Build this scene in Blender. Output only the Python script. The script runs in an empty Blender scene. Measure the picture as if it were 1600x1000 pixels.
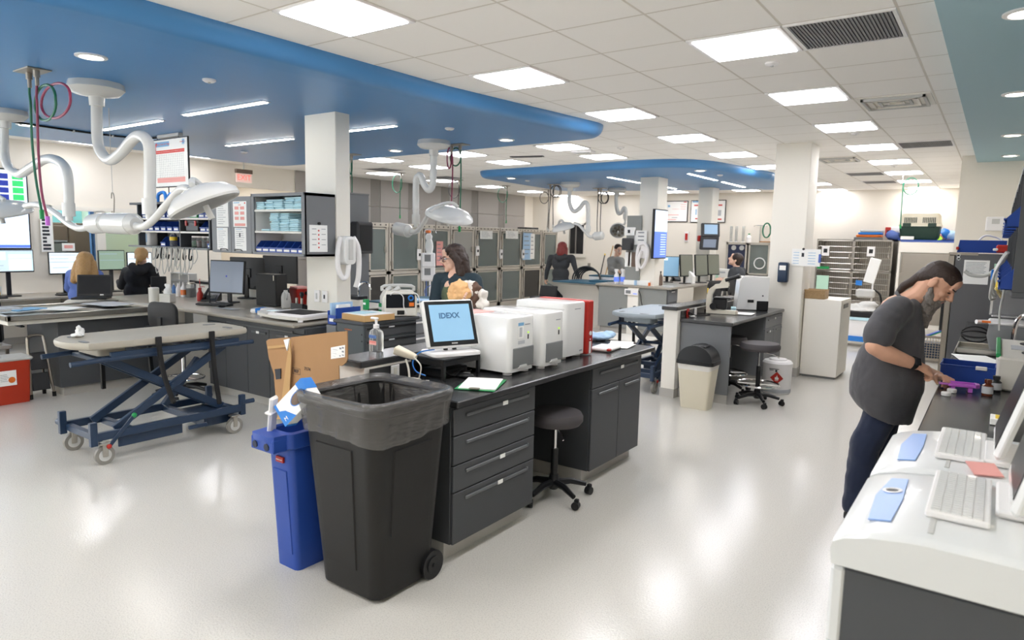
import bpy, math, random
from mathutils import Vector, Matrix, Euler
random.seed(7)
PI = math.pi
SC = bpy.context.scene
COL = SC.collection
R = math.radians

# ---------------------------------------------------------------- camera numbers (solved from the ceiling grid)
CZ, FPX, YAW, PIT, ROL = 1.74, 1056.0, .6205, .1195, .0218
_f = Vector((-math.sin(YAW)*math.cos(PIT), math.cos(YAW)*math.cos(PIT), -math.sin(PIT)))
_r = Vector((math.cos(YAW), math.sin(YAW), 0)); _u = _r.cross(_f)
CR = math.cos(ROL)*_r + math.sin(ROL)*_u
CU = -math.sin(ROL)*_r + math.cos(ROL)*_u
CAM = Vector((0, 0, CZ))
def ray(x, y): return _f + CR*((x-800)/FPX) + CU*((500-y)/FPX)
def Pz(x, y, z): d = ray(x, y); return CAM + d*((z-CZ)/d.z)     # where the line of sight meets a level, a plane X or a plane Y
def Px(x, y, X): d = ray(x, y); return CAM + d*(X/d.x)
def Py(x, y, Y): d = ray(x, y); return CAM + d*(Y/d.y)

# ---------------------------------------------------------------- materials
def lin(h):
    h = h.lstrip('#'); c = [int(h[i:i+2], 16)/255 for i in (0, 2, 4)]
    return tuple(x/12.92 if x <= .04045 else ((x+.055)/1.055)**2.4 for x in c) + (1,)
MATS = {}
def mat(name, col='#888888', rough=.5, metal=0, emit=0, trans=0, alpha=1, bump=0, bscale=60, var=0, vscale=8, coat=0, spec=.5, stretch=None, ior=1.45, sheen=0):
    if name in MATS: return MATS[name]
    m = bpy.data.materials.new(name); m.use_nodes = True; MATS[name] = m
    nt = m.node_tree; b = nt.nodes['Principled BSDF']
    c = lin(col) if isinstance(col, str) else col
    b.inputs['Base Color'].default_value = c
    b.inputs['Roughness'].default_value = rough; b.inputs['Metallic'].default_value = metal
    b.inputs['Transmission Weight'].default_value = trans; b.inputs['Alpha'].default_value = alpha
    b.inputs['Coat Weight'].default_value = coat; b.inputs['Specular IOR Level'].default_value = spec; b.inputs['IOR'].default_value = ior
    if sheen: b.inputs['Sheen Weight'].default_value = sheen
    if emit:
        b.inputs['Emission Color'].default_value = c; b.inputs['Emission Strength'].default_value = emit
    if bump or var:
        tc = nt.nodes.new('ShaderNodeTexCoord'); mp = nt.nodes.new('ShaderNodeMapping')
        nt.links.new(tc.outputs['Object'], mp.inputs[0])
        if stretch: mp.inputs['Scale'].default_value = stretch
    if bump:
        n = nt.nodes.new('ShaderNodeTexNoise'); n.inputs['Scale'].default_value = bscale; n.inputs['Detail'].default_value = 3
        bp = nt.nodes.new('ShaderNodeBump'); bp.inputs['Strength'].default_value = bump; bp.inputs['Distance'].default_value = .01
        nt.links.new(mp.outputs[0], n.inputs['Vector']); nt.links.new(n.outputs[0], bp.inputs['Height']); nt.links.new(bp.outputs[0], b.inputs['Normal'])
    if var:
        n = nt.nodes.new('ShaderNodeTexNoise'); n.inputs['Scale'].default_value = vscale; n.inputs['Detail'].default_value = 4
        mx = nt.nodes.new('ShaderNodeMix'); mx.data_type = 'RGBA'
        mx.inputs[6].default_value = tuple(x*(1-var) for x in c[:3])+(1,); mx.inputs[7].default_value = tuple(min(1, x*(1+var)) for x in c[:3])+(1,)
        nt.links.new(mp.outputs[0], n.inputs['Vector']); nt.links.new(n.outputs[0], mx.inputs[0]); nt.links.new(mx.outputs[2], b.inputs['Base Color'])
    return m
def M(name): return MATS[name]

# ---------------------------------------------------------------- mesh builder
class B:
    def __init__(s): s.v = []; s.f = []; s.m = []; s.mi = 0; s.X = Matrix.Identity(4); s.stack = []
    def push(s, m): s.stack.append(s.X.copy()); s.X = s.X @ m; return s
    def pop(s): s.X = s.stack.pop(); return s
    def mt(s, i): s.mi = i; return s
    def add(s, vs, fs):
        o = len(s.v); s.v += [s.X @ Vector(p) for p in vs]
        for f in fs: s.f.append([o+i for i in f]); s.m.append(s.mi)
        return s
    def box(s, x0, y0, z0, x1, y1, z1, b=0):
        if x0 > x1: x0, x1 = x1, x0
        if y0 > y1: y0, y1 = y1, y0
        if z0 > z1: z0, z1 = z1, z0
        lo, hi = (x0, y0, z0), (x1, y1, z1)
        b = min(b, .49*min(x1-x0, y1-y0, z1-z0))
        if b <= 0:
            vs = [(x0,y0,z0),(x1,y0,z0),(x1,y1,z0),(x0,y1,z0),(x0,y0,z1),(x1,y0,z1),(x1,y1,z1),(x0,y1,z1)]
            return s.add(vs, [(3,2,1,0),(4,5,6,7),(0,1,5,4),(1,2,6,5),(2,3,7,6),(3,0,4,7)])
        vs, ix = [], {}
        for i in (0, 1):
            for j in (0, 1):
                for k in (0, 1):
                    c = [(lo, hi)[e][a] for a, e in enumerate((i, j, k))]; sg = [1 if e == 0 else -1 for e in (i, j, k)]
                    for a in range(3):
                        p = [c[q] if q == a else c[q]+sg[q]*b for q in range(3)]
                        ix[(i, j, k, a)] = len(vs); vs.append(p)
        fs = []
        def q(keys): fs.append([ix[k] for k in keys])
        for e in (0, 1):
            r = (lambda t: t) if e else (lambda t: t[::-1])
            q(r([(e,0,0,0),(e,1,0,0),(e,1,1,0),(e,0,1,0)])); q(r([(0,e,0,1),(0,e,1,1),(1,e,1,1),(1,e,0,1)])); q(r([(0,0,e,2),(1,0,e,2),(1,1,e,2),(0,1,e,2)]))
        for e in (0, 1):
            for g in (0, 1):
                r = (lambda t: t) if e == g else (lambda t: t[::-1])
                q(r([(0,e,g,1),(1,e,g,1),(1,e,g,2),(0,e,g,2)])); q(r([(e,0,g,2),(e,1,g,2),(e,1,g,0),(e,0,g,0)])); q(r([(e,g,0,0),(e,g,1,0),(e,g,1,1),(e,g,0,1)]))
        for i in (0, 1):
            for j in (0, 1):
                for k in (0, 1):
                    t = [(i,j,k,0),(i,j,k,1),(i,j,k,2)]
                    q(t if (i+j+k) % 2 else t[::-1])
        return s.add(vs, fs)
    def cyl(s, p0, p1, r0, r1=None, n=16, caps=True):
        r1 = r0 if r1 is None else r1
        p0, p1 = Vector(p0), Vector(p1); d = (p1-p0).normalized()
        a = d.orthogonal().normalized(); c = d.cross(a)
        vs = [p+(a*math.cos(t)+c*math.sin(t))*r for p, r in ((p0, r0), (p1, r1)) for t in (2*PI*i/n for i in range(n))]
        fs = [(i, (i+1) % n, n+(i+1) % n, n+i) for i in range(n)]
        if caps: fs += [tuple(range(n-1, -1, -1)), tuple(range(n, 2*n))]
        return s.add(vs, fs)
    def tube(s, pts, r, n=8, smooth=0, closed=False, rs=None):
        pts = [Vector(p) for p in pts]
        if smooth: pts, rs = cat(pts, smooth, closed, rs)
        N = len(pts); vs = []; fs = []; a = None
        for i, p in enumerate(pts):
            if closed: d = (pts[(i+1) % N]-pts[i-1])
            else: d = pts[min(i+1, N-1)]-pts[max(i-1, 0)]
            d = d.normalized() if d.length > 1e-9 else Vector((0, 0, 1))
            a = d.orthogonal().normalized() if a is None else (a-d*a.dot(d))
            a = a.normalized() if a.length > 1e-6 else d.orthogonal().normalized()
            c = d.cross(a); rr = rs[i] if rs else r
            vs += [p+(a*math.cos(t)+c*math.sin(t))*rr for t in (2*PI*k/n for k in range(n))]
        for i in range(N if closed else N-1):
            o, q = i*n, ((i+1) % N)*n
            fs += [(o+k, o+(k+1) % n, q+(k+1) % n, q+k) for k in range(n)]
        if not closed: fs += [tuple(range(n-1, -1, -1)), tuple(range((N-1)*n, N*n))]
        return s.add(vs, fs)
    def lathe(s, prof, n=20, c=(0, 0, 0), sx=1, sy=1):
        vs = [(c[0]+r*sx*math.cos(t), c[1]+r*sy*math.sin(t), c[2]+z) for r, z in prof for t in (2*PI*i/n for i in range(n))]
        fs = []
        for j in range(len(prof)-1):
            fs += [(j*n+i, j*n+(i+1) % n, (j+1)*n+(i+1) % n, (j+1)*n+i) for i in range(n)]
        if prof[0][0] > 1e-6: fs.append(tuple(range(n-1, -1, -1)))
        if prof[-1][0] > 1e-6: fs.append(tuple(range((len(prof)-1)*n, len(prof)*n)))
        return s.add(vs, fs)
    def prism(s, poly, h0, h1, axis='z'):
        n = len(poly)
        mk = {'z': lambda p, h: (p[0], p[1], h), 'y': lambda p, h: (p[0], h, p[1]), 'x': lambda p, h: (h, p[0], p[1])}[axis]
        vs = [mk(p, h0) for p in poly]+[mk(p, h1) for p in poly]
        fs = [tuple(range(n-1, -1, -1)), tuple(range(n, 2*n))]+[(i, (i+1) % n, n+(i+1) % n, n+i) for i in range(n)]
        if axis == 'y': fs = [f[::-1] for f in fs]
        return s.add(vs, fs)
    def loft(s, rings, caps=True):
        n = len(rings[0]); vs = [p for r in rings for p in r]; fs = []
        for j in range(len(rings)-1): fs += [(j*n+i, j*n+(i+1) % n, (j+1)*n+(i+1) % n, (j+1)*n+i) for i in range(n)]
        if caps: fs += [tuple(range(n-1, -1, -1)), tuple(range((len(rings)-1)*n, len(rings)*n))]
        return s.add(vs, fs)
    def ell(s, c, r, rot=None, nu=14, nv=8):
        c = Vector(c); q = rot if rot else Matrix.Identity(3)
        vs = [c+q @ Vector((0, 0, -r[2]))]
        for j in range(1, nv):
            p = -PI/2+PI*j/nv
            vs += [c+q @ Vector((r[0]*math.cos(p)*math.cos(t), r[1]*math.cos(p)*math.sin(t), r[2]*math.sin(p))) for t in (2*PI*i/nu for i in range(nu))]
        vs.append(c+q @ Vector((0, 0, r[2]))); fs = []
        for i in range(nu): fs.append((0, 1+(i+1) % nu, 1+i))
        for j in range(nv-2):
            o = 1+j*nu; fs += [(o+i, o+(i+1) % nu, o+nu+(i+1) % nu, o+nu+i) for i in range(nu)]
        o = 1+(nv-2)*nu
        for i in range(nu): fs.append((o+i, o+(i+1) % nu, len(vs)-1))
        return s.add(vs, fs)
    def cap(s, p0, p1, r0, r1=None, n=14):
        r1 = r0 if r1 is None else r1
        p0, p1 = Vector(p0), Vector(p1); d = p1-p0; L = d.length
        if L < 1e-6: return s.ell(p0, (r0,)*3)
        d /= L; a = d.orthogonal().normalized(); c = d.cross(a); rings = []
        for k in range(1, 5): t = -PI/2+PI/2*k/4; rings.append((p0+d*(r0*math.sin(t)), r0*math.cos(t)))
        for k in range(0, 4): t = PI/2*k/4; rings.append((p1+d*(r1*math.sin(t)), r1*math.cos(t)))
        vs = [p+(a*math.cos(t)+c*math.sin(t))*r for p, r in rings for t in (2*PI*i/n for i in range(n))]
        fs = []
        for j in range(len(rings)-1): fs += [(j*n+i, j*n+(i+1) % n, (j+1)*n+(i+1) % n, (j+1)*n+i) for i in range(n)]
        o = len(vs); vs += [p0-d*r0, p1+d*r1]
        for i in range(n): fs.append((o, (i+1) % n, i)); fs.append((o+1, (len(rings)-1)*n+i, (len(rings)-1)*n+(i+1) % n))
        return s.add(vs, fs)
    def limb(s, *pr):
        for (a, ra), (b, rb) in zip(pr, pr[1:]): s.cap(a, b, ra, rb)
        return s
    def mesh(s, name, mats, smooth=True, ang=38):
        me = bpy.data.meshes.new(name); me.from_pydata([tuple(v) for v in s.v], [], s.f)
        for m in (mats if isinstance(mats, (list, tuple)) else [mats]): me.materials.append(MATS[m] if isinstance(m, str) else m)
        me.polygons.foreach_set('material_index', s.m)
        me.validate(); me.update()
        if smooth:
            me.polygons.foreach_set('use_smooth', [True]*len(me.polygons)); me.set_sharp_from_angle(angle=R(ang))
        return me
    def o(s, name, mats, parent=None, smooth=True, ang=38):
        ob = bpy.data.objects.new(name, s.mesh(name, mats, smooth, ang)); COL.objects.link(ob)
        if parent is not None: ob.parent = parent
        return ob
def cat(pts, k, closed=False, rs=None):
    N = len(pts); out = []; ro = [] if rs else None
    for i in range(N if closed else N-1):
        g = lambda j: pts[j % N] if closed else pts[max(0, min(N-1, j))]
        p0, p1, p2, p3 = g(i-1), g(i), g(i+1), g(i+2)
        for q in range(k):
            t = q/k
            out.append(.5*((2*p1)+(p2-p0)*t+(2*p0-5*p1+4*p2-p3)*t*t+(3*p1-p0-3*p2+p3)*t**3))
            if rs: ro.append(rs[i]*(1-t)+rs[(i+1) % N]*t)
    if not closed:
        out.append(pts[-1])
        if rs: ro.append(rs[-1])
    return out, ro
def rrect(w, h, r, n=4, cx=0, cy=0):
    out = []
    for sx, sy, a0 in ((1, 1, 0), (-1, 1, 90), (-1, -1, 180), (1, -1, 270)):
        for i in range(n+1):
            a = R(a0+90*i/n); out.append((cx+sx*(w/2-r)+r*math.cos(a), cy+sy*(h/2-r)+r*math.sin(a)))
    return out
def Tr(x, y, z): return Matrix.Translation((x, y, z))
def Rz(a): return Matrix.Rotation(R(a), 4, 'Z')
def Rx(a): return Matrix.Rotation(R(a), 4, 'X')
def Ry(a): return Matrix.Rotation(R(a), 4, 'Y')

# ---------------------------------------------------------------- things
def tag(o, label, cat_, group=None, kind=None):
    o['label'] = label; o['category'] = cat_
    if group: o['group'] = group
    if kind: o['kind'] = kind
    return o
def T(name, label, cat_, loc=(0, 0, 0), rz=0, group=None):
    o = bpy.data.objects.new(name, None); COL.objects.link(o); o.empty_display_size = .05
    o.location = loc; o.rotation_euler = (0, 0, R(rz)); return tag(o, label, cat_, group)
def struct(ob): ob['kind'] = 'structure'; return ob
def place(o, loc, rz=0): o.location = loc; o.rotation_euler = (0, 0, R(rz)); return o
def dup(root, loc, rz=0, label=None, group=None):
    def cp(o, par):
        c = o.copy(); COL.objects.link(c)
        if par is not None: c.parent = par
        for ch in o.children: cp(ch, c)
        return c
    r = cp(root, None); r.location = loc; r.rotation_euler = (0, 0, R(rz))
    if label: r['label'] = label
    if group: r['group'] = group
    return r
def text(st, size, mtx, m, parent, name='lettering', align='CENTER', extr=.0004, bold=0):
    cu = bpy.data.curves.new('txt', 'FONT'); cu.body = st; cu.size = size; cu.align_x = align; cu.align_y = 'CENTER'; cu.extrude = extr; cu.resolution_u = 3; cu.offset = bold*size
    t = bpy.data.objects.new('txt', cu); COL.objects.link(t)
    dg = bpy.context.evaluated_depsgraph_get(); me = bpy.data.meshes.new_from_object(t.evaluated_get(dg))
    bpy.data.objects.remove(t); bpy.data.curves.remove(cu)
    me.materials.clear(); me.materials.append(MATS[m]); me.transform(mtx)
    ob = bpy.data.objects.new(name, me); COL.objects.link(ob)
    if parent is not None: ob.parent = parent
    return ob
def fused(name, b, mats, parent, voxel=.006, smooth=4, disp=0, dscale=.12, pick=None):
    """one continuous surface grown from overlapping volumes"""
    me = b.mesh(name, mats, False); ob = bpy.data.objects.new(name, me); COL.objects.link(ob)
    md = ob.modifiers.new('r', 'REMESH'); md.mode = 'VOXEL'; md.voxel_size = voxel; md.use_smooth_shade = True
    if smooth: sm = ob.modifiers.new('s', 'SMOOTH'); sm.iterations = smooth; sm.factor = .5
    if disp:
        tx = bpy.data.textures.new('w', 'CLOUDS'); tx.noise_scale = dscale
        d = ob.modifiers.new('d', 'DISPLACE'); d.texture = tx; d.strength = disp; d.mid_level = .5; d.texture_coords = 'LOCAL'
    dg = bpy.context.evaluated_depsgraph_get(); m2 = bpy.data.meshes.new_from_object(ob.evaluated_get(dg))
    ob.modifiers.clear(); ob.data = m2; m2.name = name
    m2.materials.clear()
    for m in (mats if isinstance(mats, (list, tuple)) else [mats]): m2.materials.append(MATS[m])
    m2.polygons.foreach_set('use_smooth', [True]*len(m2.polygons))
    m2.polygons.foreach_set('material_index', [pick(p.center) if pick else 0 for p in m2.polygons])
    if parent is not None: ob.parent = parent
    return ob
ORD = ['first', 'second', 'third', 'fourth', 'fifth', 'sixth', 'seventh', 'eighth', 'ninth', 'tenth', 'eleventh', 'twelfth']

# ---------------------------------------------------------------- palette
mat('paint_white', '#efebe2', .6, bump=.03, bscale=200)
mat('wall_cream', '#e8e2d6', .65, bump=.03, bscale=200)
mat('pillar_paint', '#ebe7dd', .6)
mat('cabinet_grey', '#45474a', .45, bump=.04, bscale=400)
mat('cabinet_mid', '#75777a', .45, bump=.04, bscale=400)
mat('cabinet_far', '#8b8d8a', .5, bump=.04, bscale=300)
mat('counter_dark', '#353536', .22, bump=.02, bscale=300, var=.15, vscale=200)
mat('counter_tan', '#a39c90', .3, var=.12, vscale=160)
mat('steel', '#b9b5ad', .28, 1, bump=.03, bscale=30, stretch=(1, 40, 40))
mat('steel_dull', '#a39c92', .38, 1)
mat('chrome', '#dcdcdc', .08, 1)
mat('white_plastic', '#eeeceb', .32)
mat('white_gloss', '#e2e2e0', .18, coat=.3)
mat('offwhite', '#dedbd2', .4)
mat('beige_plastic', '#ddd5c0', .4)
mat('black_plastic', '#17181a', .38)
mat('black_rubber', '#151515', .7)
mat('black_matte', '#1d1d1e', .6, bump=.05, bscale=300)
mat('bin_black', '#181716', .5, bump=.08, bscale=180, var=.15)
mat('grey_dark', '#3b3c3f', .5)
mat('grey_mid', '#7d7f80', .5)
mat('grey_light', '#c3c3c0', .5)
mat('base_grey', '#b3b0aa', .5)
mat('blue_bin', '#22479c', .38)
mat('bright_blue', '#2a4da3', .4)
mat('sky_blue', '#2b7fd6', .4)
mat('navy_metal', '#23364f', .35, bump=.03)
mat('red', '#b2281f', .4)
mat('sharps_red', '#b23318', .35)
mat('orange', '#e5762a', .4)
mat('yellow', '#f0cf3a', .4)
mat('green', '#1f9150', .4)
mat('mint', '#bfe6cf', .5)
mat('pink', '#ef9aa8', .6)
mat('purple', '#b964c8', .3)
mat('cardboard', '#a88159', .8, bump=.06, bscale=120, var=.06)
mat('cardboard_light', '#bb9766', .8)
mat('paper', '#f3f3f0', .75)
mat('paper_grey', '#b9bcc0', .75)
mat('paper_blue', '#a9c9e6', .7)
mat('print_grey', '#8a8d94', .7)
mat('print_dark', '#33363c', .7)
mat('print_red', '#d64b45', .7)
mat('print_pink', '#eaa7a0', .7)
mat('print_blue', '#7fb2d8', .7)
mat('pad_blue', '#c2e4ee', .8, bump=.1, bscale=80)
mat('skin', '#d9a78c', .5, bump=.03, bscale=150, var=.05, vscale=30)
mat('skin_pale', '#e3b9a2', .5)
mat('lip', '#b9695f', .45)
mat('eye_white', '#eeeeee', .2)
mat('eye_dark', '#2a1c14', .2)
mat('hair_dark', '#33241d', .38, bump=.5, bscale=60, stretch=(1, 8, 1), var=.35, vscale=40)
mat('hair_grey', '#7d7670', .5, bump=.6, bscale=70, var=.55, vscale=45, stretch=(3, 3, 1))
mat('hair_blond', '#b08a58', .45, bump=.5, bscale=50, stretch=(6, 6, 1), var=.3, vscale=30)
mat('hair_red', '#8c3a36', .4, bump=.5, bscale=50, stretch=(6, 6, 1), var=.25, vscale=30)
mat('scrub_grey', '#4b4a4e', .8, bump=.25, bscale=25, sheen=.2)
mat('scrub_navy', '#1d2740', .85, bump=.2, bscale=20, sheen=.2)
mat('scrub_blue', '#5b72b4', .8, bump=.2, bscale=25)
mat('hoodie_black', '#1d1e22', .85, bump=.2, bscale=25)
mat('hoodie_grey', '#3e4043', .85, bump=.2, bscale=25)
mat('jacket_teal', '#23343d', .8, bump=.2, bscale=25)
mat('shirt_olive', '#566048', .8, bump=.2, bscale=25)
mat('shirt_lightgrey', '#9b9b98', .85, bump=.2, bscale=25)
mat('towel_orange', '#eebd86', .9, bump=.6, bscale=40)
mat('towel_white', '#eae4dc', .9, bump=.4, bscale=40)
mat('towel_brown', '#6a5247', .9, bump=.4, bscale=40)
mat('seat_grey', '#4c484a', .65, bump=.05, bscale=200)
mat('screen_off', '#16181d', .3, spec=.25)
mat('glass', '#e8f2f0', .03, trans=1, alpha=1, ior=1.1)
mat('clear_plastic', '#f4f6f6', .12, trans=.85, ior=1.2)
mat('liner', '#5c5a58', .24, alpha=.62, bump=1, bscale=7, spec=1, stretch=(1, 1, 5))
mat('liner_white', '#efece6', .5, alpha=.9, bump=.3, bscale=30)
mat('kennel_in', '#8e8b86', .4, .6)
mat('teal_pad', '#2f5f75', .6)
# ================================================================ ROOM
def node_mat(name, build):
    m = bpy.data.materials.new(name); m.use_nodes = True; MATS[name] = m
    nt = m.node_tree; build(nt, nt.nodes['Principled BSDF'], nt.nodes.new, nt.links.new); return m
U = .6096; GX, GY = -1.795, 4.374
def _ceil(nt, b, N, L):
    tc = N('ShaderNodeTexCoord'); sp = N('ShaderNodeSeparateXYZ'); L(tc.outputs['Object'], sp.inputs[0])
    outs = []
    for ax, off in (('X', GX), ('Y', GY)):
        a = N('ShaderNodeMath'); a.operation = 'SUBTRACT'; L(sp.outputs[ax], a.inputs[0]); a.inputs[1].default_value = off
        d = N('ShaderNodeMath'); d.operation = 'DIVIDE'; L(a.outputs[0], d.inputs[0]); d.inputs[1].default_value = U
        p = N('ShaderNodeMath'); p.operation = 'PINGPONG'; L(d.outputs[0], p.inputs[0]); p.inputs[1].default_value = .5
        outs.append(p)
    mn = N('ShaderNodeMath'); mn.operation = 'MINIMUM'; L(outs[0].outputs[0], mn.inputs[0]); L(outs[1].outputs[0], mn.inputs[1])
    mr = N('ShaderNodeMapRange'); mr.inputs[1].default_value = .010; mr.inputs[2].default_value = .016; L(mn.outputs[0], mr.inputs[0])
    no = N('ShaderNodeTexNoise'); no.inputs['Scale'].default_value = 220; L(tc.outputs['Object'], no.inputs['Vector'])
    mx = N('ShaderNodeMix'); mx.data_type = 'RGBA'; mx.inputs[6].default_value = lin('#ddd7cd'); mx.inputs[7].default_value = lin('#fcf9f4')
    L(mr.outputs[0], mx.inputs[0]); L(mx.outputs[2], b.inputs['Base Color']); b.inputs['Roughness'].default_value = .85
    ad = N('ShaderNodeMath'); ad.operation = 'MULTIPLY_ADD'; L(no.outputs[0], ad.inputs[0]); ad.inputs[1].default_value = .12; L(mr.outputs[0], ad.inputs[2])
    bp = N('ShaderNodeBump'); bp.inputs['Strength'].default_value = .25; bp.inputs['Distance'].default_value = .01; L(ad.outputs[0], bp.inputs['Height']); L(bp.outputs[0], b.inputs['Normal'])
node_mat('ceiling_tile', _ceil)
def _floor(nt, b, N, L):
    tc = N('ShaderNodeTexCoord')
    n1 = N('ShaderNodeTexNoise'); n1.inputs['Scale'].default_value = 150; n1.inputs['Detail'].default_value = 2; L(tc.outputs['Object'], n1.inputs['Vector'])
    n2 = N('ShaderNodeTexNoise'); n2.inputs['Scale'].default_value = .7; n2.inputs['Detail'].default_value = 3; L(tc.outputs['Object'], n2.inputs['Vector'])
    r = N('ShaderNodeValToRGB'); L(n1.outputs[0], r.inputs[0])
    r.color_ramp.elements[0].position = .32; r.color_ramp.elements[0].color = lin('#bdbab3')
    r.color_ramp.elements[1].position = .52; r.color_ramp.elements[1].color = lin('#d0cdc5')
    L(r.outputs[0], b.inputs['Base Color'])
    m = N('ShaderNodeMapRange'); L(n2.outputs[0], m.inputs[0]); m.inputs[3].default_value = .11; m.inputs[4].default_value = .19; L(m.outputs[0], b.inputs['Roughness'])
    n3 = N('ShaderNodeTexNoise'); n3.inputs['Scale'].default_value = 95; n3.inputs['Detail'].default_value = 1; L(tc.outputs['Object'], n3.inputs['Vector'])
    bp = N('ShaderNodeBump'); bp.inputs['Strength'].default_value = .10; bp.inputs['Distance'].default_value = .006; L(n3.outputs[0], bp.inputs['Height']); L(bp.outputs[0], b.inputs['Normal'])
node_mat('floor_epoxy', _floor)
mat('soffit_blue', '#4a87be', .36, bump=.03, bscale=40)
mat('soffit_teal', '#9fc0cb', .5)
mat('panel_grey', '#a39e98', .6, bump=.05, bscale=60, var=.08, vscale=30, stretch=(1, 8, .6))
mat('panel_dark', '#85817b', .6, bump=.05, bscale=60, var=.06, vscale=30, stretch=(1, 8, .6))
mat('lamp_panel', '#fbfaff', .5, emit=10)
mat('lamp_line', '#fffaf2', .5, emit=18)
mat('lamp_down', '#fff0dd', .5, emit=12)
XW, YF, XR = -12.0, 17.8, .45
struct(B().box(-16, -5, -.1, 1.4, 18.2, 0).o('floor', 'floor_epoxy'))
struct(B().box(-16, -5, 3.05, 1.4, 18.2, 3.2).o('ceiling', 'ceiling_tile'))
struct(B().box(XR, -5, 0, XR+.15, 11.7, 3.05).o('wall_right', 'wall_cream'))
struct(B().box(-.55, 11.7, 0, XR+.15, 17.8, 3.05).o('wall_partition', 'wall_cream'))
struct(B().box(-16, -5.15, 0, -11, -5, 3.05).box(-11, -5.15, 0, -4.94, -5, .95).box(-11, -5.15, 2.7, -4.94, -5, 3.05).box(-4.94, -5.15, 0, 1.4, -5, 3.05).o('wall_back', 'wall_cream'))
mat('window_frame_paint', '#e4e0d6', .4)
b = B()
for k in range(5): x = -11+1.5*k; b.box(x-.04, -5.12, .95, x+.04, -5.02, 2.7)
b.box(-11, -5.12, .91, -4.94, -4.97, .97).box(-11, -5.12, 2.66, -4.94, -5.02, 2.72); struct(b.o('window_added_back', 'window_frame_paint'))  # unseen window added so daylight reaches the ceiling
b = B()
for k in range(5): y = -4.4+1.45*k; b.box(-12.12, y-.04, .95, -12.02, y+.04, 2.7)
b.box(-12.12, -4.4, .91, -11.97, 1.4, .97).box(-12.12, -4.4, 2.66, -12.02, 1.4, 2.72); struct(b.o('window_added_left', 'window_frame_paint'))  # another added window, out of view, letting skylight brighten the room
# far wall with a window
fx0, fx1, fz0, fz1 = -10.65, -10.14, 1.33, 2.2
b = B().box(-16, YF, 0, fx0, YF+.15, 3.05).box(fx1, YF, 0, XR+.15, YF+.15, 3.05).box(fx0, YF, 0, fx1, YF+.15, fz0).box(fx0, YF, fz1, fx1, YF+.15, 3.05)
struct(b.o('wall_far', 'wall_cream'))
mat('window_dark', '#2b2b2c', .15); mat('window_frame_paint', '#e4e0d6', .4)
w = struct(B().box(fx0-.06, YF-.03, fz0-.07, fx0, YF+.02, fz1+.06).box(fx1, YF-.03, fz0-.07, fx1+.07, YF+.02, fz1+.06).box(fx0-.06, YF-.03, fz1, fx1+.06, YF+.02, fz1+.06).box(fx0-.08, YF-.05, fz0-.1, fx1+.09, YF+.02, fz0).o('window_1', 'window_frame_paint'))
B().box(fx0, YF+.05, fz0, fx1, YF+.06, fz1).o('pane', 'window_dark', w)
B().box(fx0+.2, YF+.01, fz0, fx0+.23, YF+.05, fz1).o('blind', 'panel_dark', w)
# left wall: window, corridor opening, grey panelling
b = B().box(XW-.15, -5, 0, XW, -4.4, 3.05).box(XW-.15, -4.4, 0, XW, 1.4, .95).box(XW-.15, -4.4, 2.7, XW, 1.4, 3.05).box(XW-.15, 1.4, 0, XW, 4.42, 3.05).box(XW-.15, 4.42, 0, XW, 5.85, 1.15).box(XW-.15, 4.42, 2.04, XW, 5.85, 3.05).box(XW-.15, 5.85, 0, XW, 7.25, 3.05).box(XW-.15, 8.93, 0, XW, 18, 3.05).box(XW-.15, 7.25, 2.62, XW, 8.93, 3.05)
struct(b.o('wall_left', 'wall_cream'))
w = struct(B().box(XW-.05, 4.36, 1.09, XW+.03, 4.44, 2.1).box(XW-.05, 5.07, 1.15, XW+.03, 5.2, 2.04).box(XW-.05, 5.83, 1.09, XW+.03, 5.9, 2.1).box(XW-.05, 4.36, 2.03, XW+.03, 5.9, 2.1).box(XW-.05, 4.36, 1.08, XW+.05, 5.9, 1.15).o('window_2', 'window_frame_paint'))
B().box(XW-.06, 4.44, 1.15, XW-.05, 5.83, 2.04).o('pane', 'glass', w)
mat('room_brown', '#6d5c50', .6, var=.15, vscale=3); mat('room_teal', '#7fb9bd', .6); mat('room_paleblue', '#5b82b8', .6); mat('room_pale', '#cfd8c6', .6)
struct(B().box(-13.9, 3.2, 0, -13.8, 6.9, 3.05).o('wall_beyond', 'room_teal'))
t = T('storage_cabinet', 'brown storage cabinet seen through the window behind the seated workers', 'cabinet', (-13.4, 5, 0))
B().box(-.25, -.75, 0, .2, .55, 1.85, .01).o('body', 'room_brown', t)
for k in range(3): B().box(.2, -.73+.43*k, .1, .225, -.32+.43*k, 1.8, .008).o('door', 'room_brown', t)
t = T('grey_appliance', 'dark grey appliance standing before the brown cabinet behind the window glass', 'appliance', (-12.9, 4.75, 0))
B().box(-.2, -.2, 0, .15, .2, 1.55, .02).o('body', 'grey_dark', t); B().box(.15, -.15, 1.2, .16, .15, 1.5).o('panel', 'grey_mid', t)
t = T('blue_curtain', 'blue privacy curtain hanging behind the narrow window light', 'curtain', (-12.75, 5.4, 0))
pts = [(.02*math.sin(k*1.3), -.12+.24*k/20) for k in range(21)]
B().prism([(x+.008, y) for x, y in pts]+[(x-.008, y) for x, y in pts[::-1]], .02, 2.6).o('cloth', 'room_paleblue', t)
struct(B().box(-13.8, 5.6, 0, -13.2, 6.9, 3.05).o('wall_beyond_2', 'room_pale'))
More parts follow.
